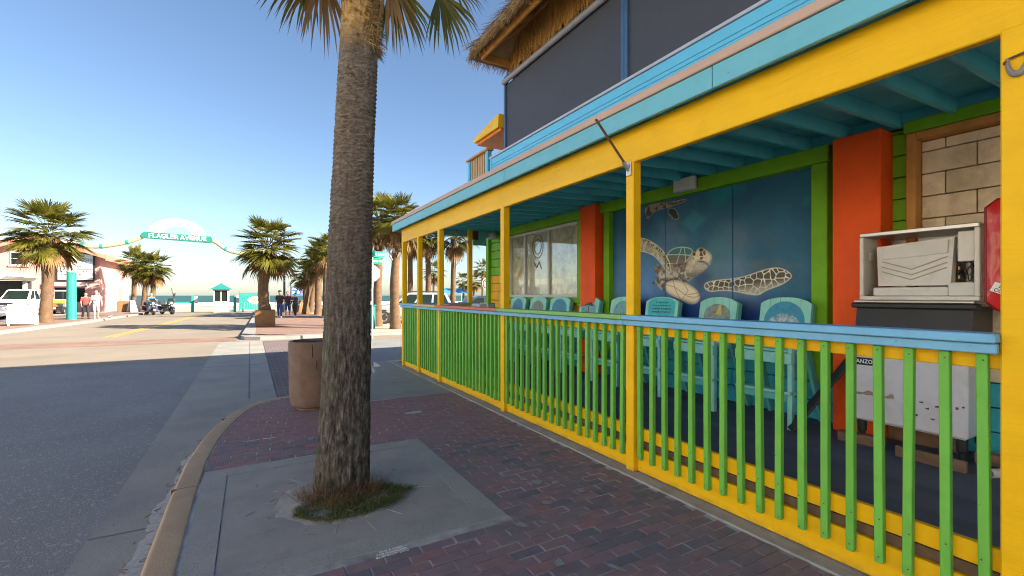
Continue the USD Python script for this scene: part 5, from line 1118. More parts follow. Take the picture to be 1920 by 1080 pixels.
# bark: grey-brown rings above, darker and cracked below, moss on the street side, golden sunlight painted on the fibre under the crown
M_big_bark = usdkit.material(stage, '/World/Looks/big_palm_bark', {
    'g': ('geometry', {}), 'x': ('separate_xyz', {}),
    'm1': ('mapping', {'scale': (18, 18, 48)}), 'n1': ('noise_texture', {'scale': 1.0, 'detail': 6.0, 'roughness': 0.72, 'distortion': 1.1}), 'r1': ('rgb_ramp', {'ramp': [(0.32, (0.045, 0.035, 0.027)), (0.46, (0.14, 0.108, 0.080)), (0.58, (0.225, 0.178, 0.135)), (0.74, (0.40, 0.33, 0.26))]}),
    'm2': ('mapping', {'scale': (38, 38, 13)}), 'n2': ('noise_texture', {'scale': 1.0, 'detail': 7.0, 'roughness': 0.7}), 'r2': ('rgb_ramp', {'ramp': [(0.33, (0.026, 0.021, 0.018)), (0.47, (0.082, 0.069, 0.058)), (0.58, (0.155, 0.132, 0.112)), (0.74, (0.32, 0.275, 0.235))]}),
    'zl': ('map_range', {'from_min': 1.0, 'from_max': 2.7}), 'ml': ('mix_color', {}),
    'm5': ('mapping', {'scale': (22, 22, 3.0)}), 'v5': ('voronoi_texture', {'feature': 'distance_to_edge', 'scale': 1.0}), 'c5': ('map_range', {'from_min': 0.0, 'from_max': 0.10, 'to_min': 0.5, 'to_max': 1.0}), 'z5': ('map_range', {'from_min': 1.5, 'from_max': 2.6}), 'q5': ('mix_float', {'b': 1.0}), 'k5': ('mix_color', {'blend_type': 'multiply', 'fac': 1.0}),
    'mx': ('map_range', {'from_min': 0.585, 'from_max': 0.50}), 'mz': ('map_range', {'from_min': 2.0, 'from_max': 0.9}), 'n3': ('noise_texture', {'scale': 3.2, 'detail': 5.0}), 'mn': ('map_range', {'from_min': 0.42, 'from_max': 0.62, 'to_max': 0.6}),
    'k1': ('math', {'math_type': 'multiply'}), 'k2': ('math', {'math_type': 'multiply'}), 'moss': ('mix_color', {'b': (0.115, 0.11, 0.06)}),
    'gz': ('map_range', {'from_min': 3.36, 'from_max': 3.62, 'to_max': 0.85}), 'n4': ('noise_texture', {'scale': 22.0, 'detail': 5.0}), 'r4': ('rgb_ramp', {'ramp': [(0.3, (0.20, 0.10, 0.03)), (0.5, (0.52, 0.31, 0.10)), (0.7, (0.66, 0.44, 0.18))]}), 'gold': ('mix_color', {}),
    'bn': ('noise_texture', {'scale': 70.0, 'detail': 5.0, 'roughness': 0.65}), 'b': ('bump', {'strength': 0.8, 'distance': 0.012}), 'p': ('principled_bsdf', {'roughness': 0.92, 'specular_ior_level': 0.2})},
    [('g.position', 'x.vector'), ('g.position', 'm1.vector'), ('m1.vector', 'n1.vector'), ('n1.fac', 'r1.fac'), ('g.position', 'm2.vector'), ('m2.vector', 'n2.vector'), ('n2.fac', 'r2.fac'), ('x.z', 'zl.value'), ('g.position', 'm5.vector'), ('m5.vector', 'v5.vector'), ('v5.distance', 'c5.value'), ('x.z', 'z5.value'), ('z5.result', 'q5.fac'), ('c5.result', 'q5.a'), ('r2.color', 'k5.a'), ('q5.result', 'k5.b'), ('zl.result', 'ml.fac'), ('k5.result', 'ml.a'), ('r1.color', 'ml.b'),
     ('x.x', 'mx.value'), ('x.z', 'mz.value'), ('g.position', 'n3.vector'), ('n3.fac', 'mn.value'), ('mx.result', 'k1.value1'), ('mz.result', 'k1.value2'), ('k1.value', 'k2.value1'), ('mn.result', 'k2.value2'), ('k2.value', 'moss.fac'), ('ml.result', 'moss.a'),
     ('x.z', 'gz.value'), ('g.position', 'n4.vector'), ('n4.fac', 'r4.fac'), ('gz.result', 'gold.fac'), ('moss.result', 'gold.a'), ('r4.color', 'gold.b'), ('gold.result', 'p.base_color'), ('g.position', 'bn.vector'), ('bn.fac', 'b.height'), ('b.normal', 'p.normal')], surface='p.BSDF')
MB().add(V, F).build('trunk', M_big_bark, BP, smooth=True)
r = np.random.default_rng(5)
TOP = np.array([0.77, 3.667, 4.75]) - B0
# hanging fans seen at the top edge of the picture
def hang(hub, fwd, R, n, spread, m, up=(0, 0, 1), o=None):
    mb = MB(); hub = np.array(hub) - B0
    oo = TOP + (0, 0, -0.45) if o is None else np.array(o)
    mb.tube([oo, (oo + hub) / 2 + (0, 0, 0.06), hub], [0.024, 0.018, 0.012], 6, False)
    fan(mb, hub, fwd, R, n, spread, 0.30, 0.15, 0.026, r, up, 0.3)
    mb.build('frond', m, BP)
hang((0.47, 3.72, 3.95), (-0.35, 0.05, -1), 0.50, 22, 48, M_leaf_dead, (0.3, -1, 0.1))
hang((0.40, 3.78, 3.99), (-0.62, 0.2, -0.75), 0.46, 20, 46, M_leaf, (0.3, -1, 0.1))
hang((0.55, 3.58, 4.02), (-0.25, -0.2, -1), 0.34, 16, 40, M_leaf_dead, (0.6, -1, 0.1))
hang((0.92, 3.54, 3.95), (0.12, -0.10, -1), 0.46, 18, 34, M_leaf_dead, (-0.2, -1, 0.1))
hang((0.97, 3.60, 3.97), (0.40, -0.1, -1), 0.48, 20, 36, M_leaf, (-0.2, -1, 0.1))
hang((1.24, 3.30, 3.80), (0.35, -0.22, -0.95), 0.42, 20, 38, M_leaf, (-0.5, -1, 0.1))
hang((1.32, 3.28, 3.90), (0.85, -0.40, -0.40), 0.34, 16, 40, M_leaf, (-0.5, -1, 0.3))
for i in range(34):
    q = (i + 0.5) / 34; az = i * 2.39996; el = math.radians(86 - 66 * q + r.normal(0, 4))
    mb = MB(); frond(mb, TOP + np.array([math.cos(az), math.sin(az), 0]) * 0.06 + (0, 0, 0.35 * (1 - q)), az, el, r.uniform(0.7, 0.9), r.uniform(0.60, 0.75), r, 38, 0.045, r.uniform(0.1, 0.25))
    mb.build('frond', M_leaf, BP)
for i, (az, z_, tl, ln) in enumerate(((-2.75, 3.80, 0.55, 0.26), (-2.35, 3.74, 0.42, 0.30), (3.0, 3.86, 0.6, 0.24), (-1.05, 3.86, 0.15, 0.30), (-0.75, 3.72, 0.45, 0.22), (-0.35, 3.62, 0.5, 0.24), (0.2, 3.7, 0.5, 0.26), (0.9, 3.75, 0.5, 0.24), (1.6, 3.7, 0.5, 0.26), (2.3, 3.8, 0.5, 0.24), (-1.6, 3.95, 0.2, 0.3))):
    d = np.array([math.cos(az), math.sin(az), 0]); c0 = np.array([0.742, 3.686, z_ + 0.30]) - B0 + d * 0.12
    c1 = c0 + d * ln * tl * 0.45 - np.array([0, 0, ln])
    s = np.cross(d, [0, 0, 1.0]); hp = []
    for p, w_, th_ in ((c0, 0.028, 0.012), ((c0 + c1) / 2, 0.045, 0.014), (c1 + (0, 0, 0.03), 0.042, 0.012), (c1, 0.018, 0.008)):
        for e in (-1, 1):
            for g_ in (-1, 1):
                hp.append(p + s * w_ * e + d * th_ * g_)
    hm = trimesh.convex.convex_hull(np.array(hp)); MB().add(hm.vertices, hm.faces).build('leaf_boot', M_boot, BP, smooth=30)
mb = MB(); n = 700    # shaggy fibre where old leaf bases broke off
az = r.normal(-0.35, 0.55, n); z_ = r.uniform(3.42, 3.8, n); d = np.stack([np.cos(az), np.sin(az), 0 * az], -1)
P = np.array([0.735, 3.69, 0]) - B0 + d * 0.13 + np.stack([0 * z_, 0 * z_, z_], -1)
strands(mb, P, d * 0.7 + [0, 0, -0.55], r.uniform(0.03, 0.11, n), r.uniform(0.002, 0.005, n), 0.35)
mb.build('fibre', M_straw_dark, BP, kind='stuff')
# weeds at its foot
mb = MB(); n = 15000
xx = r.uniform(0.10, 1.08, n); yy = r.uniform(3.12, 3.80, n)
ex = (xx - 0.66) / 0.40; ey = (yy - (3.42 + 0.16 * np.clip(xx - 0.6, 0, 1))) / 0.21
m_ = ex ** 2 + ey ** 2 + 0.9 * (meshkit.fbm(np.stack([xx * 7, yy * 7, xx * 0], -1), 3, 7) - 0.5)
ok = (m_ < 1.0) & (np.hypot(xx - 0.61, yy - 3.76) > 0.19)
a2 = np.where(ok)[0]; n = len(a2)
P = np.stack([xx[a2], yy[a2], np.full(n, 0.012)], -1)
D = np.stack([0.9 * (xx[a2] - 0.61), 0.9 * (yy[a2] - 3.7), np.full(n, 0.32)], -1) + r.normal(0, 0.28, (n, 3)) * [1, 1, 0.4]
D /= np.linalg.norm(D, axis=1)[:, None]
L = r.uniform(0.02, 0.068, n) * (0.6 + 0.6 * meshkit.noise(np.stack([xx[a2] * 9, yy[a2] * 9, xx[a2] * 0], -1), 4)); S = np.cross(D, [0, 0, 1.0]); S /= np.linalg.norm(S, axis=1)[:, None] + 1e-9; w_ = r.uniform(0.0012, 0.003, n)[:, None]
mid = P + D * (L * 0.6)[:, None]; tip = mid + (D * [1, 1, 0.2] + [0, 0, -0.25]) * (L * 0.55)[:, None]
V = np.stack([P - S * w_, P + S * w_, mid + S * w_ * 0.8, mid - S * w_ * 0.8, tip], 1).reshape(-1, 3); k = np.arange(n)[:, None] * 5
mb.add(V, np.vstack([k + [0, 1, 2], k + [0, 2, 3], k + [3, 2, 4]]))
mb.build('weeds', M_grass, kind='stuff', label='dry and green weeds round the foot of the pavement palm', category='weeds')
mb = MB(); n = 520
a = r.uniform(-2.9, -0.5, n); P = np.stack([0.61 + r.uniform(0.20, 0.36, n) * np.cos(a), 3.755 + r.uniform(0.20, 0.40, n) * np.sin(a), r.uniform(0.0, 0.03, n)], -1)
strands(mb, P, np.stack([0.3 * np.cos(a), 0.3 * np.sin(a), 1 + 0 * a], -1), r.uniform(0.05, 0.17, n), r.uniform(0.0012, 0.0026, n), 0.5)
mb.build('dry_stalks', M_leaf_dead, kind='stuff', label='thin dry stalks standing against the palm trunk', category='weeds')

G1, G2, G3 = 'palms along the left side of the avenue', 'palms along the right brick walk', 'palms behind the porch'
palm('street_palm', 'broad palm on the left pavement in front of the pink building', (-9.84, 34.73), (-9.66, 34.62, 5.2), 2.0, 0.27, None, 11, 52, 7)
palm('street_palm', 'leftmost of the three palms beside the parked motorcycles', (-9.78, 56.2), (-9.65, 56.1, 4.9), 1.7, 0.20, G1, 12, 34, 8, skirt=1)
palm('street_palm', 'middle of the three palms beside the parked motorcycles', (-8.53, 52.74), (-8.41, 52.67, 4.35), 1.6, 0.20, G1, 13, 34, 8)
palm('street_palm', 'rightmost of the three palms, directly behind the rider in blue', (-7.86, 52.36), (-7.57, 52.19, 4.2), 1.6, 0.20, G1, 14, 34, 8)
palm('planter_palm', 'bushy palm growing from the square brown planter by the right arch post', (0.61, 25.21), (0.79, 25.10, 4.05), 1.55, 0.24, None, 15, 54, 10, z0=0.7)
palm('street_palm', 'palm with a low crown beside the brown litter bin', (4.03, 41.44), (4.0, 41.44, 3.5), 1.4, 0.22, G2, 16, 34, 8)
palm('street_palm', 'second palm from the left in the row on the right brick walk', (4.53, 43.46), (4.77, 43.32, 4.6), 1.5, 0.24, G2, 17, 34, 10)
palm('street_palm', 'leaning palm between the upright ones on the right brick walk', (3.75, 39.9), (4.6, 39.6, 4.2), 1.3, 0.20, G2, 18, 30, 8)
palm('street_palm', 'golden palm just left of the big trunk on the right brick walk', (4.59, 38.59), (4.70, 38.52, 4.9), 1.5, 0.26, G2, 19, 36, 12)
palm('street_palm', 'palm half hidden by the left edge of the big trunk', (4.88, 36.35), (4.98, 36.29, 5.2), 1.5, 0.26, G2, 20, 36, 12)
palm('verge_palm', 'palm with orange leaf bases behind the stop sign', (5.32, 22.52), (5.40, 22.46, 5.35), 1.35, 0.21, None, 21, 44, 8, boots=40)
palm('verge_palm', 'palm in front of the silver car at the corner of the sandy verge', (5.62, 20.35), (5.80, 20.33, 5.05), 1.25, 0.20, None, 22, 46, 10, boots=26, flare=1.5)
palm('verge_palm', 'palm seen just right of the porch corner post', (9.03, 29.38), (9.03, 29.38, 5.8), 1.5, 0.18, G3, 23, 36, 8)
palm('verge_palm', 'palm seen between the second and third porch posts from the corner', (10.0, 28.83), (10.0, 28.83, 5.6), 1.5, 0.19, G3, 24, 36, 8, boots=14)
palm('verge_palm', 'palm with a broad crown seen to the left of the far end porch post', (11.46, 28.0), (11.55, 27.97, 5.7), 1.6, 0.18, G3, 25, 38, 8, boots=14)
palm('distant_palm', 'thin palm seen behind the third porch post', (18.12, 49.5), (18.07, 49.55, 4.4), 1.5, 0.15, G3, 26, 26, 5)
palm('distant_palm', 'small distant palm left of the far end post, on the beach side', (36.2, 82.9), (36.2, 82.9, 4.6), 2.0, 0.2, G3, 27, 24, 4, z0=-0.7)
palm('distant_palm', 'small distant palm right of the far end post, on the beach side', (38.1, 81.9), (38.2, 81.8, 4.5), 2.0, 0.2, G3, 28, 24, 4, z0=-0.7)
palm('distant_palm', 'distant palm beside the red and white round sign', (30.76, 63.0), (30.76, 63.0, 5.7), 1.8, 0.2, G3, 29, 26, 4, z0=-0.25)

# ------------------------------------------------------------------ arch over the avenue
t = thing('avenue_arch', 'green and cream street arch with a half sun, lettered over the avenue', 'arch', (0, 38.5, 0))
for x, lx in ((-9.72, -9.45), (0.72, 0.5)):
    MB().tube([(x, 0, -0.1), (x, 0, 2.95)], [0.25, 0.235], 22).build('post', M_teal_metal, t, smooth=50)
    MB().tube([(x, 0, 2.95), (x, 0, 4.92)], [0.234, 0.215], 22).build('upper_post', M_white, t, smooth=50)
    MB().lathe([(0, 0), (0.26, 0), (0.26, 0.06), (0.15, 0.14), (0, 0.16)], (x, 0, 4.92), 20).build('post_cap', M_white, t, smooth=40)
def arc(pts, m, nm, rad):
    p = np.array(pts, float); k = np.linspace(0, len(p) - 1, 30)
    from scipy.interpolate import make_interp_spline
    q = make_interp_spline(np.arange(len(p)), p, 2)(k)
    MB().tube([(x, 0, z_) for x, z_ in q], rad, 12).build(nm, m, t, smooth=50)
    return q
arc([(-9.55, 4.70), (-8.45, 4.62), (-7.1, 4.95), (-6.2, 5.42)], M_arch_pipe, 'pipe', 0.13)
arc([(-2.45, 5.40), (-2.0, 5.15), (-1.4, 4.72), (-0.4, 4.50), (0.6, 4.42)], M_arch_pipe, 'pipe', 0.13)
for x, z_ in ((-8.3, 4.64), (-7.0, 4.98), (-1.55, 4.82), (-9.2, 4.69)):
    MB().lathe([(0.0, -0.08), (0.15, -0.08), (0.15, 0.08), (0, 0.08)], (x, 0, z_), 14, 0).build('coupling', M_teal_metal, t)
MB().prism([(-6.25, 5.32), (-2.45, 5.18), (-2.3, 5.38), (-2.42, 5.62), (-6.1, 5.72), (-6.3, 5.55)], (0, 0.17, 0), (1, 0, 0), (0, 0, 1), 0.34).build('sign_band', M_sign_green, t)
mb = MB(); text(mb, 'FLAGLER AVENUE', 0.27, (-4.28, -0.1745, 5.33), unit((1, 0, -0.02)), (0, 0, 1), 0.02, True); mb.build('lettering', M_text_white, t)
cx, zc = -4.34, 5.60
a = np.linspace(0, math.pi, 50); outer = [(cx + 1.62 * math.cos(q), zc + 1.12 * math.sin(q)) for q in a]
inn = []
for i in range(25):
    q = math.pi * i / 24; f_ = 0.62 if i % 2 else 0.46
    inn.append((cx + 1.55 * f_ * math.cos(q) * 1.05, zc + 1.05 * f_ * math.sin(q) * 1.15))
MB().prism(Polygon(outer).difference(Polygon(inn + [(cx - 0.6, zc - 0.2), (cx + 0.6, zc - 0.2)])), (0, 0.03, 0), (1, 0, 0), (0, 0, 1), 0.06).build('half_sun', M_cream, t)

# ------------------------------------------------------------------ street furniture
t = thing('street_sign', 'stop sign seen from behind under two green street name blades', 'road sign', (3.81, 16.86, 0))
MB().tube([(0, 0, -0.05), (0, 0, 3.0)], 0.03, 10).build('pole', M_grey_sign, t)
SR = np.array([cC, -cS, 0])
o8 = [(0.31 * math.cos(q), 0.31 * math.sin(q)) for q in np.arange(8) * math.pi / 4 + math.pi / 8]
MB().prism(o8, (0, 0.032, 2.30), (1, 0, 0), (0, 0, 1), -0.006).build('stop_plate', M_grey_sign, t)
MB().prism(o8, (0, 0.040, 2.30), (1, 0, 0), (0, 0, 1), -0.002).build('stop_face', M_red, t)
MB().box(-0.31, 0.34, -0.012, 0.0, 2.63, 2.85, 0.003).build('name_blade', M_street_green, t)
MB().box(-0.006, 0.006, -0.42, 0.42, 2.88, 3.09, 0.003).build('name_blade', M_street_green, t)
MB().box(-0.40, 0.44, -0.030, -0.018, 2.88, 3.09, 0.003).build('name_blade', mat('light_teal_sign', (0.03, 0.42, 0.30), 0.4, 0.05, 4), t)  # this blade has its own lighter teal
mb = MB(); text(mb, 'FLAGLER AVE', 0.09, (0.02, -0.0315, 2.94), (1, 0, 0), (0, 0, 1), 0.001, True); text(mb, 'S ATLANTIC AV', 0.065, (0.015, -0.0135, 2.71), (1, 0, 0), (0, 0, 1), 0.001, True); mb.build('lettering', M_text_white, t)
t = thing('utility_box', 'teal utility box at the corner behind the big trunk', 'utility box', (4.62, 21.4, 0.004))
MB().box(-0.3, 0.3, -0.25, 0.25, 0, 1.02, 0.03).build('cabinet', M_teal_metal, t); MB().box(-0.33, 0.33, -0.28, 0.28, 1.022, 1.07, 0.02).build('lid', M_teal_metal, t); MB().box(-0.25, -0.02, -0.262, -0.252, 0.1, 0.95, 0.003).build('door', M_teal_metal, t)
t = thing('planter', 'square brown stucco planter holding the bushy palm', 'planter', (0.60, 25.25, 0.004))
pl = MB(); w_ = 0.43
pl.box(-w_, w_, -w_, -w_ + 0.08, 0, 0.80, 0.015).box(-w_, w_, w_ - 0.08, w_, 0, 0.80, 0.015).box(-w_, -w_ + 0.08, -w_ + .081, w_ - .081, 0, 0.797, 0.015).box(w_ - 0.08, w_, -w_ + .081, w_ - .081, 0, 0.797, 0.015)
pl.build('box', M_brown, t); MB().box(-w_ + .081, w_ - .081, -w_ + .081, w_ - .081, 0.1, 0.72).build('soil', M_dirt, t)
t = thing('street_lamp', 'tall dark street lamp behind the planter palm', 'street lamp', (2.57, 44.93, 0.004))
MB().tube([(0, 0, 0), (0, 0, 0.9), (0, 0, 1.0), (0, 0, 7.6)], [0.16, 0.15, 0.10, 0.07], 14).build('pole', M_dark_metal, t, smooth=40)
MB().box(-0.35, 0.55, -0.2, 0.2, 7.5, 7.72, 0.05).build('lantern', M_dark_metal, t); MB().box(-0.3, 0.5, -0.16, 0.16, 7.47, 7.499).build('lens', M_lamp_glass, t)
t = thing('beach_sign', 'small blue and white information sign on a dark post by the brown bin', 'road sign', (3.62, 46.6, 0.004))
MB().tube([(-0.42, 0, 0), (-0.42, 0, 2.75)], 0.045, 8).build('post', M_dark_metal, t); MB().box(-0.36, 0.42, -0.02, 0.02, 1.55, 2.3, 0.005).build('panel', mat('sign_blue', (0.03, 0.16, 0.5), 0.4, 0.05, 4), t)
mb = MB().box(-0.28, 0.1, -0.026, -0.0225, 2.0, 2.2).box(-0.28, -0.1, -0.026, -0.0225, 1.65, 1.9).box(0.15, 0.34, -0.026, -0.0225, 1.68, 1.95); mb.build('symbol', M_text_white, t)
t = thing('street_bin', 'brown wooden litter bin by the right palm row', 'litter bin', (3.75, 45.0, 0.004))
MB().lathe([(0, 0), (0.36, 0), (0.46, 0.95), (0.52, 0.96), (0.52, 1.05), (0.3, 1.06), (0.28, 0.8), (0, 0.8)], n=4 * 3).build('body', M_brown, t); MB().box(-0.1, 0.1, -0.475, -0.46, 0.62, 0.78).build('label_plate', M_text_white, t)
t = thing('sandwich_board', 'blank white sandwich board at the left edge of the brick walk', 'signboard', (-9.95, 32.15, 0.004), 0.35)
for s in (-1, 1):
    MB().prism([(-0.56, 0.10), (0.56, 0.10), (0.50, 1.10), (0.28, 1.12), (0.24, 1.06), (-0.24, 1.06), (-0.28, 1.12), (-0.50, 1.10)], (0, s * 0.36, 0), (1, 0, 0), unit((0, -s * 0.30, 1)), 0.035).build('panel', M_white, t)
    for x in (-0.48, 0.48):
        MB().bar((x, s * 0.375, 0.0), (x, s * 0.33, 0.14), 0.09, 0.045).build('foot', M_white, t)
MB().tube([(-0.2, 0, 1.12), (0.2, 0, 1.12)], 0.03, 8).build('hinge', M_black, t)
t = thing('sandwich_board', 'small white sandwich board between the brown box and the leftmost palm of the trio', 'signboard', (-9.05, 53.0, 0.004), 0.6)
for s in (-1, 1):
    MB().prism([(-0.55, 0.0), (0.55, 0.0), (0.48, 1.1), (-0.48, 1.1)], (0, s * 0.36, 0), (1, 0, 0), unit((0, -s * 0.31, 1)), 0.04).build('panel', M_white, t)
t = thing('planter', 'plain brown box planter by the far end of the pink building', 'planter', (-9.95, 53.6, 0.004))
MB().box(-0.45, 0.45, -0.4, 0.4, 0, 0.95, 0.02).build('box', M_brown, t); MB().box(-0.4, 0.4, -0.35, 0.35, 0.952, 0.98, 0.01).build('lid', M_brown, t)

# ------------------------------------------------------------------ beach approach
t = thing('toll_booth', 'small white toll booth with a teal hipped roof at the beach ramp', 'booth', (-2.47, 52.6, -0.11))
MB().box(-0.62, 0.62, -0.62, 0.62, 0, 1.02, 0.02).build('base', M_white, t)
for x in (-0.56, 0.56):
    for y in (-0.56, 0.56):
        MB().box(x - 0.07, x + 0.07, y - 0.07, y + 0.07, 1.02, 2.12).build('corner_post', M_white, t)
for s in (-1, 1):
    MB().box(-0.485, 0.485, s * 0.56 - 0.01, s * 0.56 + 0.01, 1.04, 2.1).build('window', M_car_glass, t); MB().box(s * 0.56 - 0.01, s * 0.56 + 0.01, -0.485, 0.485, 1.04, 2.1).build('window', M_car_glass, t)
MB().box(-0.03, 0.03, -0.60, -0.572, 1.04, 2.1).build('mullion', M_white, t)
MB().box(-0.64, 0.64, -0.64, 0.64, 2.12, 2.2).build('wall_plate', M_white, t)
M_teal_roof = mat('teal_roof', (0.015, 0.17, 0.17), 0.6, 0.1, 3)
MB().add([(-0.9, -0.9, 2.2), (0.9, -0.9, 2.2), (0.9, 0.9, 2.2), (-0.9, 0.9, 2.2), (0, 0, 2.78)], [(0, 1, 4), (1, 2, 4), (2, 3, 4), (3, 0, 4), (0, 3, 2), (0, 2, 1)]).build('roof', M_teal_roof, t)
MB().lathe([(0.07, 0), (0.05, 0.1), (0, 0.2)], (0, 0, 2.72), 8).build('finial', M_teal_roof, t)
for lab, x, y, h, arm in (('teal gate post with a white notice left of the toll booth', -4.9, 54.0, 1.6, -3.4), ('teal gate post close to the right side of the toll booth', -1.35, 52.2, 1.65, 0)):
    t = thing('gate_post', lab, 'gate post', (x, y, -0.13))
    MB().box(-0.11, 0.11, -0.11, 0.11, 0, h, 0.02).build('post', M_teal_metal, t)
    MB().box(0.13, 0.42, -0.02, 0.02, h - 0.75, h - 0.05, 0.005).build('notice', M_white, t)
    if arm:
        MB().bar((0, 0, 0.95), (arm, 0.2, 0.95), 0.05, 0.12).build('barrier', M_teal_metal, t)
    else:
        MB().box(0.6, 0.75, -0.05, 0.05, 0, 0.9, 0.01).build('side_post', M_white, t); MB().box(-0.45, -0.12, -0.05, 0.05, 0.1, 0.2, 0.01).build('foot_rail', M_teal_metal, t)
t = thing('beach_fence', 'teal beach fence panel carrying an oval cream sign by the right arch post', 'fence', (0.0, 51.6, 0.0))
for k in range(12):
    x = -0.9 + 0.205 * k
    MB().box(x, x + 0.19, -0.02, 0.02, 0.15, 1.75, 0.004).build('board', M_teal_metal, t)
MB().box(-0.98, -0.905, -0.05, 0.05, 0, 1.9, 0.01).build('post', M_teal_metal, t); MB().box(1.57, 1.65, -0.05, 0.05, 0, 1.9, 0.01).build('post', M_teal_metal, t)
MB().prism([(0.35 + 0.62 * math.cos(q), 1.05 + 0.36 * math.sin(q)) for q in np.linspace(0, 2 * math.pi, 36)[:-1]], (0, -0.024, 0), (1, 0, 0), (0, 0, 1), 0.03).build('oval_sign', M_cream, t)
MB().prism([(0.35 + 0.30 * math.cos(q), 1.05 + 0.13 * math.sin(q)) for q in np.linspace(0, 2 * math.pi, 24)[:-1]], (0, -0.0545, 0), (1, 0, 0), (0, 0, 1), 0.004).build('emblem', mat('salmon_emblem', (0.6, 0.25, 0.12), 0.5, 0.2, 9), t)
t = thing('feather_flag', 'furled dark flag on a thin leaning pole by the beach barrier', 'flag', (-6.6, 55.2, -0.12))
MB().tube([(0, 0, 0), (0.05, 0, 1.6), (-0.12, 0, 2.35)], 0.03, 8).build('pole', M_dark_metal, t)
MB().add([(0.06, 0, 2.1), (0.24, 0.03, 1.95), (0.16, 0.06, 1.45), (0.05, 0, 1.3), (0.1, -0.08, 1.8)], [(0, 1, 4), (1, 2, 4), (2, 3, 4), (3, 0, 4), (0, 3, 2), (0, 2, 1)]).build('cloth', M_black, t)
t = thing('beach_tents', 'blue beach canopy seen under the porch roof between the far posts', 'tent', (27, 66, -0.3))
MB().add([(-2.2, -1.5, 2.2), (2.2, -1.5, 2.2), (2.2, 1.5, 2.2), (-2.2, 1.5, 2.2), (-1.5, 0, 2.9), (1.5, 0, 2.9)], [(0, 1, 5), (0, 5, 4), (1, 2, 5), (2, 3, 4), (2, 4, 5), (3, 0, 4), (0, 2, 1), (0, 3, 2)]).build('canopy', mat('tent_blue', (0.03, 0.22, 0.50), 0.6, 0.1, 2), t)
for x in (-2.1, 2.1):
    for y in (-1.4, 1.4):
        MB().tube([(x, y, 0), (x, y, 2.2)], 0.04, 6).build('pole', M_white, t)
t = thing('round_sign', 'red and white round road sign beyond the far corner of the bar', 'road sign', (12.2, 24.4, 0.006))
MB().tube([(0, 0, 0), (0, 0, 2.5)], 0.035, 8).build('post', M_grey_sign, t)
o_ = np.array((0, -0.05, 2.2)); MB().prism([(0.36 * math.cos(q), 0.36 * math.sin(q)) for q in np.linspace(0, 6.2832, 30)[:-1]], o_, (1, 0, 0), (0, 0, 1), 0.01).build('plate', M_white, t)
a = np.linspace(0, 2 * math.pi, 28); MB().tube([(0.29 * math.cos(q), -0.064, 2.2 + 0.29 * math.sin(q)) for q in a], 0.035, 6, False).build('red_ring', M_red, t); MB().bar((-0.2, -0.066, 2.4), (0.2, -0.066, 2.0), 0.02, 0.06).build('red_bar', M_red, t)
# ------------------------------------------------------------------ pink building across the avenue
t = thing('pink_building', 'pink stucco gabled building on the far left corner of the avenue', 'building')
BX0, BX1, BY0, BY1 = -20.6, -12.75, 58.5, 71.0; RXc = -16.9; ZE, ZR = 5.55, 7.05
gab = [(BX0, -0.2), (BX1, -0.2), (BX1, ZE), (RXc, ZR), (BX0, ZE)]
MB().prism(gab, (0, BY1, 0), (1, 0, 0), (0, 0, 1), BY1 - BY0).build('wall', M_pink, t)
for s, xe in ((1, BX1), (-1, BX0)):
    sl = (ZR - ZE) / abs(xe - RXc); xo = xe + s * 0.7; zo = ZE - sl * 0.7
    MB().prism([(RXc, ZR + 0.05), (xo, zo + 0.05), (xo, zo + 0.27), (RXc, ZR + 0.27)] if s > 0 else [(RXc, ZR + 0.05), (RXc, ZR + 0.27), (xo, zo + 0.27), (xo, zo + 0.05)], (0, BY1 + 0.4, 0), (1, 0, 0), (0, 0, 1), BY1 - BY0 + 1.5).build('roof', M_pink_light, t)
    MB().bar((RXc, BY0 - 1.05, ZR - 0.05), (xo, BY0 - 1.05, zo - 0.05), 0.06, 0.5, ch=0.01).build('gable_board', M_salmon, t)
MB().bar((BX1 + 0.68, BY0 - 1.0, ZE - 0.42), (BX1 + 0.68, BY1 + 0.3, ZE - 0.42), 0.06, 0.55).build('eave_board', M_salmon, t)
for x in (-18.3,):
    w = MB().box(x - 0.6, x + 0.6, BY0 - 0.06, BY0 + 0.02, 4.25, 5.45, 0.02).build('window', M_white, t)
    MB().box(x - 0.5, x + 0.5, BY0 - 0.075, BY0 - 0.062, 4.35, 4.82).build('pane', M_car_glass, w); MB().box(x - 0.5, x + 0.5, BY0 - 0.075, BY0 - 0.062, 4.88, 5.35).build('pane', M_car_glass, w)
    MB().box(x - 0.7, x + 0.7, BY0 - 0.14, BY0 + 0.02, 4.12, 4.25, 0.01).build('sill', M_pink_light, t)
MB().box(-16.6, -13.6, BY0 - 0.35, BY0 + 0.02, 2.35, 2.75, 0.02).build('ledge', M_pink_light, t)
MB().box(-15.9, -13.8, BY0 - 0.05, BY0 + 0.02, 0.9, 2.2, 0.01).build('shop_window', M_car_glass, t)
MB().box(-16.1, -13.65, BY0 - 0.07, BY0 - 0.051, 2.2, 2.32, 0.01).build('window_head', M_salmon, t)
MB().box(-16.55, -16.45, BY0 - 0.06, BY0 - 0.001, 0, 5.3).build('downpipe', M_salmon, t)
MB().box(BX1 - 0.02, BX1 + 0.05, BY0 + 7.6, BY0 + 8.6, 0, 2.2, 0.01).build('side_door', M_salmon, t)
t = thing('marquee_sign', 'black framed white letter board sign on the pink building', 'sign', (-14.42, 58.38, 2.86))
MB().box(-1.36, 1.36, -0.14, 0.1, 0, 2.68, 0.02).build('frame', M_black, t)
MB().box(-1.24, 1.24, -0.165, -0.141, 0.12, 1.08, 0.004).build('letter_board', M_white, t)
MB().box(-1.24, 1.24, -0.165, -0.141, 1.14, 1.34, 0.004).build('middle_strip', M_white, t)
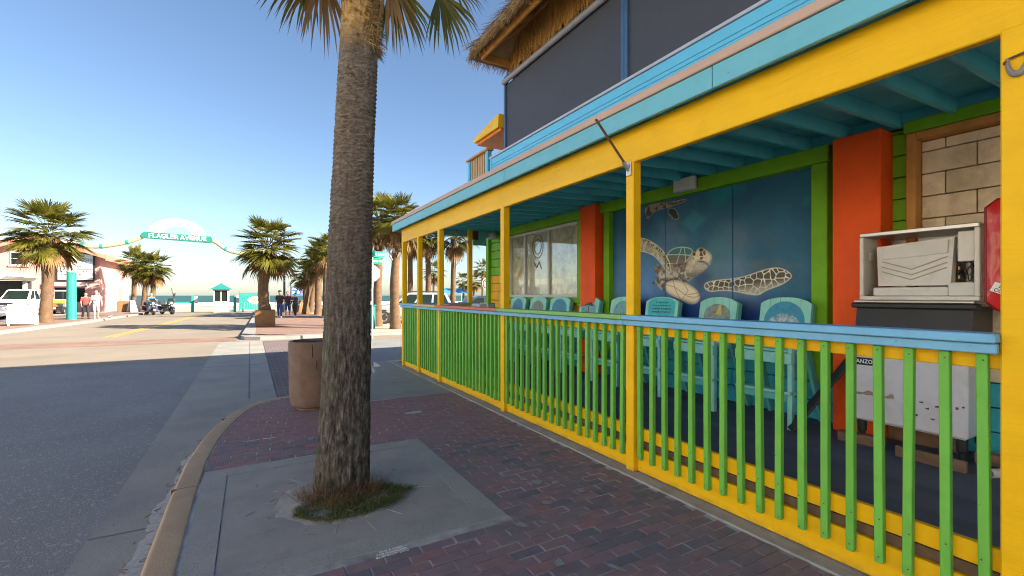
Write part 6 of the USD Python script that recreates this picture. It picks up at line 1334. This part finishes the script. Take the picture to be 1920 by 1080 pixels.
MB().box(-1.24, 1.24, -0.165, -0.141, 1.40, 2.56, 0.004).build('logo_panel', mat('panel_pale_blue', (0.62, 0.72, 0.72), 0.5, 0.15, 2), t)
mb = MB()
for s_, x, z_, h in (('NO YEAR', -0.62, 0.82, 0.15), ('MAY', 0.78, 0.82, 0.15), ('SINCE', -0.7, 0.56, 0.15), ('RUNS', 0.25, 0.56, 0.15), ('A CHOP', 0.05, 0.22, 0.15)):
    text(mb, s_, h, (x, -0.166, z_), (1, 0, 0), (0, 0, 1), 0.01, True)
mb.build('letters', M_text_black, t)
mb = MB(); text(mb, 'BREAKERS', 0.26, (0.32, -0.166, 1.9), (1, 0, 0), (0, 0, 1), 0.01, True); mb.build('logo_letters', mat('logo_blue', (0.05, 0.12, 0.35), 0.5, 0.1, 5), t)
a = np.linspace(0, 2 * math.pi, 28); MB().tube([(-0.78 + 0.3 * math.cos(q), -0.17, 2.02 + 0.3 * math.sin(q)) for q in a], 0.05, 6, False).build('logo_ring', M_text_black, t)
t = thing('carport', 'pale green flat carport roof with dark openings left of the pink building', 'carport', (-19.5, 52.0, 0))
MB().prism([(-6, 3.05), (3.1, 2.75), (3.4, 3.0), (3.1, 3.3), (-6, 3.75)], (0, 3.2, 0), (1, 0, 0), (0, 0, 1), 6.0).build('roof', M_pale_awning, t)
for x, y in ((-5.5, -2.4), (0.0, -2.4), (2.7, -2.4), (2.7, 2.8), (-5.5, 2.8)):
    MB().box(x - 0.12, x + 0.12, y - 0.12, y + 0.12, 0, 2.8, 0.01).build('post', M_pale_awning, t)
MB().box(-6, 3.0, 3.0, 3.2, 0.0, 2.74).build('back_wall', mat('shop_dark', (0.05, 0.05, 0.05), 0.6, 0.2, 3), t)
MB().box(-5.6, -1.0, 2.9, 2.99, 0.4, 2.3, 0.01).build('shop_front', mat('pale_green_panel', (0.42, 0.55, 0.48), 0.5, 0.1, 2), t)
MB().lathe([(0.0, 0.16), (0.1, 0.12), (0.14, 0.0), (0, 0.0)], (0.6, -1.6, 2.72), 12).build('lamp', M_white, t)

t = thing('cream_building', 'added unseen cream building across the near street, bouncing sunlight into the shade', 'building', (-14.2, 0, 0))  # out of view, added to bounce sunlight onto the porch and pavement
MB().box(-11, 0, -30, 8.2, 0, 8.2).build('wall', mat('cream_stucco', (0.80, 0.74, 0.63), 0.85, 0.06, 1.0, bump=0.2, bscale=30), t)
MB().box(-11.2, 0.25, -30.2, 8.4, 8.2, 8.6, 0.05).build('cornice', M_white, t)
for y in np.arange(-28, 7, 4.2):
    w = MB().box(-0.1, 0.04, y, y + 1.3, 4.9, 6.6, 0.02).build('window', M_white, t); MB().box(0.041, 0.05, y + 0.1, y + 1.2, 5.0, 6.5).build('pane', M_car_glass, w)
    w = MB().box(-0.1, 0.06, y - 0.5, y + 1.9, 0.6, 2.7, 0.02).build('shop_window', M_salmon, t); MB().box(0.061, 0.07, y - 0.38, y + 1.78, 0.72, 2.58).build('pane', M_car_glass, w)

t = thing('cream_building', 'added unseen cream block beyond the side street, bouncing sunlight, left of the parked white car', 'building', (-16.5, 0, 0))  # second out-of-view block, added for more bounced light
MB().box(-12, 0, 23.5, 33, 0, 7.4).build('wall', mat('cream_stucco', (0.80, 0.74, 0.63)), t)
MB().box(-12.2, 0.25, 23.3, 33.2, 7.4, 7.8, 0.05).build('cornice', M_white, t)
for y in (24.6, 28.8):
    w = MB().box(-0.1, 0.04, y, y + 1.3, 4.6, 6.2, 0.02).build('window', M_white, t); MB().box(0.041, 0.05, y + 0.1, y + 1.2, 4.7, 6.1).build('pane', M_car_glass, w)

# ------------------------------------------------------------------ vehicles
def wheel(t, x, y, r, w, rim_m=M_steel):
    tw = MB().lathe([(r * 0.62, -w / 2), (r * 0.95, -w / 2), (r, -w * 0.3), (r, w * 0.3), (r * 0.95, w / 2), (r * 0.62, w / 2)], (x, y, r), 24, 1).build('wheel', M_rubber, t, smooth=40)
    mb = MB(); s = 1 if y > 0 else -1
    mb.lathe([(0, -w * 0.30), (r * 0.60, -w * 0.30), (r * 0.63, w * 0.42), (r * 0.55, w * 0.42), (r * 0.50, w * 0.1), (0, w * 0.1)] if s > 0 else [(0, -w * 0.1), (r * 0.50, -w * 0.1), (r * 0.55, -w * 0.42), (r * 0.63, -w * 0.42), (r * 0.60, w * 0.30), (0, w * 0.30)], (x, y, r), 20, 1)
    for k in range(5):
        q = k * 2 * math.pi / 5; mb.bar((x, y + s * w * 0.22, r), (x + math.cos(q) * r * 0.58, y + s * w * 0.34, r + math.sin(q) * r * 0.58), r * 0.16, w * 0.12, up=(0, 1, 0))
    mb.build('rim', rim_m, tw)
def vehicle(name, label, cat, loc, rot, paint, L=4.6, W=1.84, H=1.70, kind='suv', group=None):
    """front is +x"""
    t = thing(name, label, cat, loc, rot, group)
    hb = {'suv': 1.02, 'sedan': 0.92, 'pickup': 1.12}[kind]; gc = 0.24 if kind == 'sedan' else 0.32; hw = W / 2
    xs = np.array([-0.5, -0.485, -0.44, -0.3, -0.1, 0.1, 0.25, 0.36, 0.44, 0.485, 0.5]) * L
    belt = hb * np.array([0.80, 0.96, 1.0, 1.0, 1.0, 1.0, 0.99, 0.95, 0.90, 0.82, 0.66] if kind != 'pickup' else [0.85, 0.96, 1.0, 1.0, 1.0, 1.0, 1.0, 0.99, 0.98, 0.95, 0.80])
    wid = hw * np.array([0.82, 0.93, 0.98, 1, 1, 1, 1, 0.99, 0.96, 0.88, 0.74])
    bot = gc + np.array([0.16, 0.08, 0.02, 0, 0, 0, 0, 0, 0.02, 0.06, 0.12])
    V = []; m = 12
    for x, zb, w_, z0 in zip(xs, belt, wid, bot):
        sec = [(0.86, z0), (0.97, z0 + 0.10), (1.0, z0 + (zb - z0) * 0.45), (0.985, z0 + (zb - z0) * 0.75), (0.94, zb - 0.03), (0.80, zb)]
        V += [(x, w_ * a, b) for a, b in sec] + [(x, -w_ * a, b) for a, b in sec[::-1]]
    F = []
    for k in range(len(xs) - 1):
        for q in range(m):
            F.append((k * m + q, k * m + (q + 1) % m, (k + 1) * m + (q + 1) % m, (k + 1) * m + q))
    F = [f[::-1] for f in F]
    mb = MB().add(V, F)
    for k, rev in ((0, False), (len(xs) - 1, True)):
        idx = [k * m + q for q in range(m)]; c = np.mean([V[q] for q in idx], 0); vv = [V[q] for q in idx] + [c]
        mb.add(vv, [((q + 1) % m, q, m) if rev else (q, (q + 1) % m, m) for q in range(m)][::1] if not rev else [(q, (q + 1) % m, m) for q in range(m)])
    mb.build('body', paint, t, smooth=35)
    if kind == 'pickup':
        gx = (-0.10, -0.06, 0.10, 0.24)
    elif kind == 'suv':
        gx = (-0.49, -0.43, 0.03, 0.21)
    else:
        gx = (-0.40, -0.24, 0.03, 0.22)
    gx = np.array(gx) * L; wb, wt = hw * 0.86, hw * 0.70; z0, z1 = hb - 0.02, H
    lo = [(gx[0], -wb), (gx[3], -wb), (gx[3], wb), (gx[0], wb)]; hi = [(gx[1], -wt), (gx[2], -wt), (gx[2], wt), (gx[1], wt)]
    pts = np.array([(x, y, z0) for x, y in lo] + [(x, y, z1 - 0.06) for x, y in hi] + [(x - 0.16 * np.sign(x - np.mean(gx[1:3])), y * 0.84, z1) for x, y in hi])
    hm = trimesh.convex.convex_hull(pts); MB().add(hm.vertices, hm.faces).build('cabin', paint, t, smooth=25)
    def pane(corners, off):
        c = np.array(corners, float); n_ = unit(np.cross(c[1] - c[0], c[2] - c[0])); n_ = n_ * np.sign(n_ @ off)
        ctr = c.mean(0); c = ctr + (c - ctr) * 0.94
        MB().add(np.vstack([c + n_ * 0.006, c - n_ * 0.02]), [(0, 1, 2, 3), (7, 6, 5, 4), (0, 4, 5, 1), (1, 5, 6, 2), (2, 6, 7, 3), (3, 7, 4, 0)]).build('window', M_car_glass, t)
    zl, zh = z0 + 0.07, z1 - 0.10
    lerp = lambda a, b, z: a + (b - a) * (z - z0) / (z1 - 0.06 - z0)
    for s in (-1, 1):
        yl, yh = s * lerp(wb, wt, zl), s * lerp(wb, wt, zh)
        r0l, r0h, f0l, f0h = lerp(gx[0], gx[1], zl) + 0.12, lerp(gx[0], gx[1], zh) + 0.10, lerp(gx[3], gx[2], zl) - 0.14, lerp(gx[3], gx[2], zh) - 0.10
        n_ = 3 if kind == 'suv' else 2
        for k in range(n_):
            a0, a1 = k / n_, (k + 1) / n_
            g_ = 0.03
            pane([(r0l + (f0l - r0l) * a0 + g_, yl, zl), (r0l + (f0l - r0l) * a1 - g_, yl, zl), (r0h + (f0h - r0h) * a1 - g_, yh, zh), (r0h + (f0h - r0h) * a0 + g_, yh, zh)], np.array((0, s, 0.2)))
        MB().box(gx[3] - 0.30, gx[3] - 0.14, s * hw - 0.04 + s * 0.08, s * hw + 0.04 + s * 0.08, hb - 0.01, hb + 0.15, 0.03).build('mirror', paint, t)
        MB().box(L * 0.455, L * 0.487, s * hw * 0.86 - 0.13, s * hw * 0.86 + 0.04, hb * 0.70, hb * 0.84, 0.03).build('headlight', M_lamp_glass, t)
        MB().box(-L * 0.492, -L * 0.465, s * hw * 0.84 - 0.10, s * hw * 0.84 + 0.06, hb * 0.70, hb * 0.92, 0.02).build('tail_light', M_red, t)
        if kind == 'suv':
            MB().tube([(gx[1] + 0.1, s * wt * 0.9, z1 - 0.01), (gx[1] + 0.15, s * wt * 0.9, z1 + 0.05), (gx[2] - 0.25, s * wt * 0.9, z1 + 0.05), (gx[2] - 0.15, s * wt * 0.9, z1 - 0.01)], 0.02, 8).build('roof_rail', M_black, t)
    pane([(lerp(gx[3], gx[2], zl), -wb * 0.93, zl), (lerp(gx[3], gx[2], zl), wb * 0.93, zl), (lerp(gx[3], gx[2], zh), wt * 0.95, zh), (lerp(gx[3], gx[2], zh), -wt * 0.95, zh)], np.array((1, 0, 0.5)))
    pane([(lerp(gx[0], gx[1], zl), -wb * 0.9, zl), (lerp(gx[0], gx[1], zl), wb * 0.9, zl), (lerp(gx[0], gx[1], zh), wt * 0.92, zh), (lerp(gx[0], gx[1], zh), -wt * 0.92, zh)], np.array((-1, 0, 0.3)))
    MB().box(L * 0.475, L * 0.503, -hw * 0.62, hw * 0.62, hb * 0.50, hb * (0.86 if kind == 'pickup' else 0.74), 0.015).build('grille', M_black, t)
    MB().box(L * 0.46, L * 0.507, -hw * 0.72, hw * 0.72, gc + 0.02, gc + 0.2, 0.03).build('bumper', M_black if kind != 'pickup' else M_chrome, t)
    MB().box(-L * 0.507, -L * 0.47, -hw * 0.74, hw * 0.74, gc + 0.06, gc + 0.24, 0.03).build('bumper', M_black, t)
    if kind == 'pickup':
        MB().box(-L * 0.47, -L * 0.11, -hw * 0.82, hw * 0.82, hb - 0.005, hb + 0.02).build('bed_cover', M_black, t)
        mb = MB(); text(mb, '-------', 0.12, (L * 0.5045, 0, hb * 0.72), (0, 1, 0), (0, 0, 1), 0.01, True); mb.build('badge', M_chrome, t)
    r_ = 0.40 if kind == 'pickup' else 0.345 if kind == 'suv' else 0.325
    for x in (-0.295 * L, 0.305 * L):
        for s in (-1, 1):
            MB().lathe([(0, -0.02), (r_ * 1.14, -0.02), (r_ * 1.14, 0.02), (0, 0.02)], (x, s * (hw * 0.985 - 0.012), r_ * 1.03), 22, 1).build('wheel_arch', M_black, t)
            wheel(t, x, s * (hw - 0.09), r_, 0.23)
    return t
vehicle('parked_suv', 'silver sport utility car parked behind the verge palms at the corner', 'car', (7.6, 25.0, 0.007), math.pi - 0.12, M_car_silver, 4.7, 1.86, 1.66, 'suv')
vehicle('parked_car', 'dark car parked beyond the porch corner, its roof showing over the far railing', 'car', (12.9, 27.6, 0.007), math.pi - 0.1, M_car_dark, 4.5, 1.8, 1.46, 'sedan')
vehicle('parked_car', 'dark car farther along the lot beside the palm with a broad crown', 'car', (18.4, 30.5, 0.007), math.pi - 0.05, M_car_dark, 4.6, 1.85, 1.62, 'suv')
vehicle('pickup_truck', 'white pickup truck with a black grille parked behind the sandwich board', 'pickup truck', (-15.6, 50.6, 0.002), -math.pi / 2 - 0.12, M_car_white, 5.4, 2.0, 1.98, 'pickup')
vehicle('white_car', 'white car cut off by the left edge of the picture', 'car', (-15.05, 40.2, 0.002), 0.08, M_car_white, 4.5, 1.82, 1.46, 'sedan')

t = thing('golf_cart', 'golf cart with a yellow top and an orange triangle on its back', 'golf cart', (-13.75, 51.3, 0.004), math.pi / 2)
MB().box(-1.15, 1.05, -0.58, 0.58, 0.30, 0.55, 0.06).build('chassis', M_black, t)
MB().box(0.7, 1.2, -0.55, 0.55, 0.5, 0.95, 0.1).build('cowl', M_yellow, t)
MB().box(-1.2, -0.5, -0.58, 0.58, 0.552, 0.82, 0.05).build('rear_body', M_car_dark, t)
MB().box(-1.25, -0.55, -0.62, 0.62, 0.83, 1.12, 0.1).build('rear_seat', mat('amber_vinyl', (0.70, 0.42, 0.03), 0.4, 0.1, 4), t)
MB().box(-0.3, 0.2, -0.55, 0.55, 0.56, 0.80, 0.05).build('front_seat', M_white, t); MB().box(-0.42, -0.3, -0.55, 0.55, 0.80, 1.2, 0.04).build('seat_back', M_white, t)
MB().box(-1.3, 0.95, -0.64, 0.64, 1.83, 1.92, 0.04).build('roof', mat('cream_roof', (0.70, 0.58, 0.30), 0.5, 0.05, 3), t)
for x in (-1.1, 0.8):
    for s in (-1, 1):
        MB().tube([(x, s * 0.55, 0.5), (x * 0.95, s * 0.55, 1.84)], 0.025, 8).build('roof_strut', M_black, t)
for x in (-0.8, 0.85):
    for s in (-1, 1):
        wheel(t, x, s * 0.5, 0.25, 0.2)
MB().prism([(-0.32, 0), (0.32, 0), (0, 0.42)], (-1.215, 0, 0.60), (0, -1, 0), (0, 0, 1), 0.012).build('triangle', mat('orange_reflector', (0.80, 0.12, 0.02), 0.5, 0.1, 6), t)
MB().box(-1.225, -1.2, -0.16, 0.16, 0.40, 0.56).build('plate', M_white, t)

def motorcycle(label, loc, rot):
    t = thing('motorcycle', label, 'motorcycle', loc, rot, 'black touring motorcycles parked by the left kerb')
    for x in (-0.75, 0.82):
        w_ = MB().lathe([(0.20, -0.06), (0.30, -0.07), (0.325, 0), (0.30, 0.07), (0.20, 0.06)], (x, 0, 0.325), 24, 1).build('wheel', M_rubber, t, smooth=40)
        mb = MB()
        for k in range(8):
            q = k * math.pi / 4; mb.bar((x, 0, 0.325), (x + 0.22 * math.cos(q), 0, 0.325 + 0.22 * math.sin(q)), 0.03, 0.03, up=(0, 1, 0))
        mb.build('spokes', M_chrome, w_)
    MB().bar((0.82, 0, 0.325), (0.52, 0, 1.0), 0.16, 0.05, up=(0, 1, 0), ch=0.01).build('fork', M_chrome, t)
    MB().box(-0.35, 0.40, -0.16, 0.16, 0.25, 0.62, 0.06).build('engine', mat('engine_metal', (0.20, 0.20, 0.2), 0.35, 0.2, 12, metal=0.7), t)
    MB().ball((0.22, 0, 0.80), 1, 2, (0.34, 0.17, 0.16)).build('tank', M_car_dark, t, smooth=True)
    MB().box(-0.65, 0.0, -0.17, 0.17, 0.66, 0.80, 0.05).build('seat', M_black, t)
    for s in (-1, 1):
        MB().box(-1.05, -0.5, s * 0.30 - 0.11, s * 0.30 + 0.11, 0.38, 0.74, 0.06).build('saddlebag', M_car_dark, t)
        MB().tube([(0.2, s * 0.22, 0.27), (-1.1, s * 0.24, 0.30)], 0.05, 10).build('exhaust', M_chrome, t)
        MB().tube([(0.50, 0, 1.03), (0.42, s * 0.28, 1.13), (0.28, s * 0.42, 1.08)], 0.016, 8).build('handlebar', M_chrome, t)
        MB().ball((0.50, s * 0.34, 1.24), 0.06, 1, (0.4, 1, 0.7)).build('mirror', M_chrome, t)
        MB().ball((0.70, s * 0.16, 0.86), 0.05, 1).build('spot_lamp', M_lamp_glass, t)
    MB().box(-1.10, -0.62, -0.26, 0.26, 0.80, 1.12, 0.09).build('top_case', M_car_dark, t)
    MB().ball((0.60, 0, 0.98), 1, 2, (0.16, 0.30, 0.20)).build('fairing', M_car_dark, t, smooth=True)
    MB().ball((0.735, 0, 0.95), 0.09, 2, (0.5, 1, 1)).build('headlight', M_lamp_glass, t, smooth=True)
    MB().add([(0.66, -0.24, 1.08), (0.66, 0.24, 1.08), (0.52, 0.18, 1.36), (0.52, -0.18, 1.36), (0.645, -0.24, 1.08), (0.645, 0.24, 1.08), (0.505, 0.18, 1.36), (0.505, -0.18, 1.36)], [(0, 1, 2, 3), (7, 6, 5, 4), (0, 4, 5, 1), (1, 5, 6, 2), (2, 6, 7, 3), (3, 7, 4, 0)]).build('windscreen', M_car_glass, t)
    MB().prism([(0.30 * math.cos(q) * 1.2, 0.30 * math.sin(q) * 1.2) for q in np.linspace(0.2, math.pi - 0.1, 14)] + [(0.31 * math.cos(q) * 1.05, 0.31 * math.sin(q) * 1.05) for q in np.linspace(math.pi - 0.1, 0.2, 14)], (0.82, 0.08, 0.325), (1, 0, 0), (0, 0, 1), 0.16).build('mudguard', M_car_dark, t)
    MB().bar((0.0, 0.1, 0.3), (-0.02, 0.36, 0.0), 0.03, 0.02).build('side_stand', M_chrome, t)
motorcycle('black touring motorcycle at the left kerb with the rider in blue beside it', (-7.25, 47.9, -0.11), -1.15)
motorcycle('second black touring motorcycle, on the road side of the pair', (-6.2, 48.5, -0.11), -1.0)

# ------------------------------------------------------------------ people
_SP = trimesh.creation.icosphere(1, 1.0).vertices
def cap(p0, r0, p1, r1, s=(1, 1, 1)):
    s = np.asarray(s)
    return manifold3d.Manifold.hull_points(np.vstack([_SP * r0 * s + p0, _SP * r1 * s + p1]).astype(np.float32))
def fuse(parts, n=6, ref=0.03):
    m = manifold3d.Manifold.batch_boolean(parts, manifold3d.OpType.Add).refine_to_length(ref).to_mesh()
    tm = trimesh.Trimesh(np.array(m.vert_properties[:, :3], float), np.array(m.tri_verts)); tm.merge_vertices()
    trimesh.smoothing.filter_taubin(tm, iterations=n)
    return tm
def person(label, loc, rot, h=1.72, shirt=None, trousers=None, hair=None, shoes=None, shorts=False, stride=0.12, arms=((0.1, 0.12), (-0.1, 0.12)), sit=False, cap_m=None, long_sleeve=False, bag=None, belly=1.0, group=None):
    """facing +x; arms: (forward swing, elbow bend forward) for left and right"""
    t = thing('person', label, 'person', loc, rot, group); k = h / 1.72
    A = lambda *p: np.array(p, float) * k
    hipz = 0.90 if not sit else 0.85; P = {}
    for s, nm in ((1, 'l'), (-1, 'r')):
        st = stride * s
        P[nm + 'hip'] = A(0, 0.09 * s, hipz)
        if sit:
            P[nm + 'kne'] = A(0.38, 0.22 * s, hipz - 0.08); P[nm + 'ank'] = A(0.40, 0.26 * s, 0.30 if hipz < 0.9 else 0.1)
        else:
            P[nm + 'kne'] = A(st * 0.9 + 0.02, 0.10 * s, 0.48); P[nm + 'ank'] = A(st * 1.6 - (0.05 if st < 0 else 0), 0.105 * s, 0.09)
        P[nm + 'toe'] = P[nm + 'ank'] + A(0.15, 0.02 * s, -0.05)
        P[nm + 'sho'] = A(0, 0.185 * s, 1.40); sw, eb = arms[0 if s > 0 else 1]
        P[nm + 'elb'] = P[nm + 'sho'] + A(0.29 * math.sin(sw), 0.06 * s, -0.29 * math.cos(sw))
        P[nm + 'wri'] = P[nm + 'elb'] + A(0.25 * math.sin(sw + eb), 0.0 if eb < 0.8 else -0.10 * s, -0.25 * math.cos(sw + eb))
    R = lambda v: v * k
    body = [cap(A(0, 0, 1.02), R(0.12), A(0, 0, 1.36), R(0.13), (0.8, 1.25, 1)), cap(A(0, 0, 0.93), R(0.135), A(0, 0, 1.05), R(0.125), (0.85, 1.2, 1)), cap(A(0, 0, 1.42), R(0.06), A(0.015, 0, 1.54), R(0.052)),
            cap(A(0.015, 0, 1.595), R(0.088), A(0.01, 0, 1.645), R(0.096), (1.0, 0.88, 1.08)), cap(A(0.05, 0, 1.545), R(0.04), A(0.045, 0, 1.58), R(0.05)), cap(A(0.10, 0, 1.60), R(0.012), A(0.092, 0, 1.63), R(0.008))]
    for e in (-1, 1):
        body.append(cap(A(0.01, 0.078 * e, 1.60), R(0.016), A(0.0, 0.080 * e, 1.63), R(0.018), (1, 0.5, 1.2)))
    shp, pants, shoe = [], [], []
    shp += [cap(A(0.01 * belly, 0, 1.0), R(0.145 * belly), A(0, 0, 1.33), R(0.148), (0.85, 1.18, 1)), cap(A(0, 0.12, 1.375), R(0.078), A(0, -0.12, 1.375), R(0.078), (0.95, 1, 0.75))]
    pants += [cap(A(0, 0, 0.90), R(0.145), A(0, 0, 1.0), R(0.14), (0.9, 1.18, 1))]
    for s, nm in ((1, 'l'), (-1, 'r')):
        q = lambda a: P[nm + a]
        body += [cap(q('hip'), R(0.08), q('kne'), R(0.058)), cap(q('kne'), R(0.056), q('ank'), R(0.040)), cap(q('ank') - A(0.03, 0, 0.04), R(0.042), q('toe'), R(0.034)),
                 cap(q('sho'), R(0.055), q('elb'), R(0.043)), cap(q('elb'), R(0.042), q('wri'), R(0.030))]
        hd = unit(q('wri') - q('elb')); palm_ = q('wri') + hd * R(0.055); sd = np.array([hd[2], 0, -hd[0]])
        body.append(cap(q('wri'), R(0.026), palm_ + hd * R(0.02), R(0.032), (0.9, 0.6, 1)))
        for f_ in range(4):
            b0 = palm_ + sd * R(0.02 * (f_ - 1.5) * 0.9) + hd * R(0.03); b1 = b0 + hd * R(0.035) + A(0, -0.006 * s, 0); b2 = b1 + hd * R(0.022 + 0.006 * (f_ in (1, 2))) + A(0, -0.014 * s, 0)
            body += [cap(b0, R(0.0105), b1, R(0.0095)), cap(b1, R(0.0095), b2, R(0.008))]
        th0 = palm_ - hd * R(0.02) + sd * R(0.028); body.append(cap(th0, R(0.011), th0 + sd * R(0.03) + hd * R(0.03), R(0.009)))
        pants.append(cap(q('hip'), R(0.098), q('kne'), R(0.078)))
        if not shorts:
            pants.append(cap(q('kne'), R(0.074), q('ank') + A(0, 0, 0.03), R(0.056)))
        shoe.append(cap(q('ank') - A(0.035, 0, 0.05), R(0.048), q('toe') + A(0.02, 0, 0), R(0.042), (1, 1, 0.85)))
        e_ = q('elb') if long_sleeve else q('sho') + (q('elb') - q('sho')) * 0.72
        shp.append(cap(q('sho') - A(0, 0.008 * s, 0.012), R(0.064), e_, R(0.056)))
        if long_sleeve:
            shp.append(cap(q('elb'), R(0.060), q('elb') + (q('wri') - q('elb')) * 0.92, R(0.045)))
    b = fuse(body, 4, 0.04); MB().add(b.vertices, b.faces).build('body', M_skin, t, smooth=True)
    for nm, parts, m_ in (('shirt', shp, shirt), ('trousers' if not shorts else 'shorts', pants, trousers), ('shoe', shoe[:1], shoes), ('shoe', shoe[1:], shoes)):
        x = fuse(parts, 6, 0.04); MB().add(x.vertices, x.faces).build(nm, m_, t, smooth=True)
    hr = manifold3d.Manifold.hull_points((_SP * np.array([0.107, 0.098, 0.098]) * k + A(-0.012, 0, 1.665)).astype(np.float32)) - manifold3d.Manifold.cube((0.3 * k, 0.4 * k, 0.3 * k), True).translate(tuple(A(0.19, 0, 1.52)))
    if not hr.is_empty():
        mh = hr.refine_to_length(0.03).to_mesh(); MB().add(mh.vert_properties[:, :3], mh.tri_verts).build('hair', hair, t, smooth=True)
    mb = MB()
    for e in (-1, 1):
        mb.ball(A(0.100, 0.033 * e, 1.628), R(0.009), 1)
    mb.bar(A(0.1, -0.022, 1.568), A(0.1, 0.022, 1.568), R(0.006), R(0.008)); mb.build('face_marks', mat('dark_features', (0.06, 0.03, 0.025), 0.5, 0, 5), t)
    if cap_m:
        mb = MB().lathe([(0.0, 0.115), (0.06, 0.105), (0.108, 0.05), (0.112, 0.0)], (0, 0, 0), 16); v, f = mb.arr(); mb2 = MB().add(v * k + A(-0.005, 0, 1.665), f)
        mb2.bar(A(0.07, 0, 1.672), A(0.19, 0, 1.655), R(0.14), R(0.012)); mb2.build('cap', cap_m, t, smooth=40)
    if bag:
        MB().box(-0.2 * k, -0.12 * k, -0.17 * k, 0.17 * k, 1.0 * k, 1.4 * k, 0.05).build('backpack', bag, t)
    return t
C = lambda n, c: mat('cloth_' + n, c, 0.85, 0.15, 9)
H_dark, H_grey, H_fair = mat('dark_hair', (0.03, 0.02, 0.015), 0.7, 0.2, 20), mat('grey_hair', (0.35, 0.33, 0.30), 0.7, 0.2, 20), mat('fair_hair', (0.40, 0.24, 0.10), 0.7, 0.2, 20)
W_shoe, D_shoe = C('white_shoe', (0.6, 0.6, 0.58)), C('dark_shoe', (0.04, 0.035, 0.03))
black, navy, jeans = C('black', (0.02, 0.02, 0.025)), C('navy', (0.03, 0.05, 0.14)), C('jeans', (0.05, 0.08, 0.18))
person('person in a red top and black trousers arm in arm by the left arch post', (-9.2, 39.1, 0.006), -1.1, 1.66, C('red', (0.50, 0.05, 0.05)), black, H_dark, D_shoe, False, 0.1, ((0.3, 0.9), (0.2, 0.3)), long_sleeve=False, bag=black)
person('person in a pale blue shirt and light shorts beside the one in red', (-8.75, 39.4, 0.006), -1.2, 1.78, C('pale_blue', (0.20, 0.29, 0.40)), C('light_grey', (0.30, 0.30, 0.29)), H_fair, W_shoe, True, -0.1, ((0.1, 0.4), (0.4, 1.2)), belly=1.12)
person('rider in a blue shirt sitting on the nearer black motorcycle', (-7.15, 47.75, -0.11 + 0.02), -1.15, 1.74, C('bright_blue', (0.03, 0.20, 0.52)), jeans, H_grey, D_shoe, False, 0.0, ((0.8, 0.5), (0.8, 0.5)), sit=True)
person('person in a black shirt, cap and jeans walking past the planter palm', (1.72, 34.9, 0.006), -1.75, 1.80, C('black_tee', (0.025, 0.022, 0.022)), navy, H_dark, W_shoe, False, 0.14, ((0.3, 0.6), (-0.2, 0.3)), cap_m=black, belly=1.1)
person('person in a dark red shirt and shorts just behind the one in the cap', (2.28, 36.2, 0.006), -1.7, 1.74, C('maroon', (0.10, 0.03, 0.035)), C('dark_blue_short', (0.05, 0.08, 0.2)), H_dark, W_shoe, True, -0.12, ((0.1, 0.3), (0.3, 0.8)))
person('person in a pale top farther back between the walkers on the brick walk', (3.05, 40.5, 0.006), -1.5, 1.66, C('cream', (0.4, 0.37, 0.3)), C('dark_shorts', (0.10, 0.07, 0.05)), H_dark, W_shoe, True, 0.1, ((0.2, 0.2), (-0.2, 0.2)))
person('slim person in a dark jacket and dark trousers walking at the right', (2.72, 35.7, 0.006), -2.3, 1.66, C('jacket', (0.05, 0.055, 0.08)), C('dark_trouser', (0.035, 0.03, 0.03)), H_dark, W_shoe, False, 0.05, ((0.5, 1.2), (0.1, 0.5)), long_sleeve=True, bag=C('pale_bag', (0.5, 0.5, 0.52)))

t = thing('pigeon', 'pigeon standing on the pale left kerb in front of the couple', 'bird', (-7.85, 38.4, 0.0), 0.6)
pb = fuse([cap((-0.10, 0, 0.13), 0.045, (0.06, 0, 0.17), 0.062), cap((-0.19, 0, 0.11), 0.015, (-0.08, 0, 0.13), 0.04, (1, 1.2, 0.5)), cap((0.08, 0, 0.19), 0.036, (0.105, 0, 0.245), 0.03), cap((0.12, 0, 0.245), 0.012, (0.152, 0, 0.236), 0.005), cap((0.0, 0.025, 0.02), 0.007, (0.0, 0.02, 0.12), 0.016), cap((0.0, -0.025, 0.02), 0.007, (0.0, -0.02, 0.12), 0.016), cap((-0.01, 0.025, 0.012), 0.006, (0.035, 0.025, 0.01), 0.005), cap((-0.01, -0.025, 0.012), 0.006, (0.035, -0.025, 0.01), 0.005)], 2, 0.015)
MB().add(pb.vertices, pb.faces).build('body', mat('pigeon_grey', (0.12, 0.13, 0.15), 0.6, 0.25, 14), t, smooth=True)
mb = MB()
for s in (-1, 1):
    mb.ball((-0.045, s * 0.05, 0.155), 1, 1, (0.10, 0.016, 0.04))
mb.build('wing', mat('wing_grey', (0.22, 0.23, 0.25), 0.6, 0.2, 14), t, smooth=True)
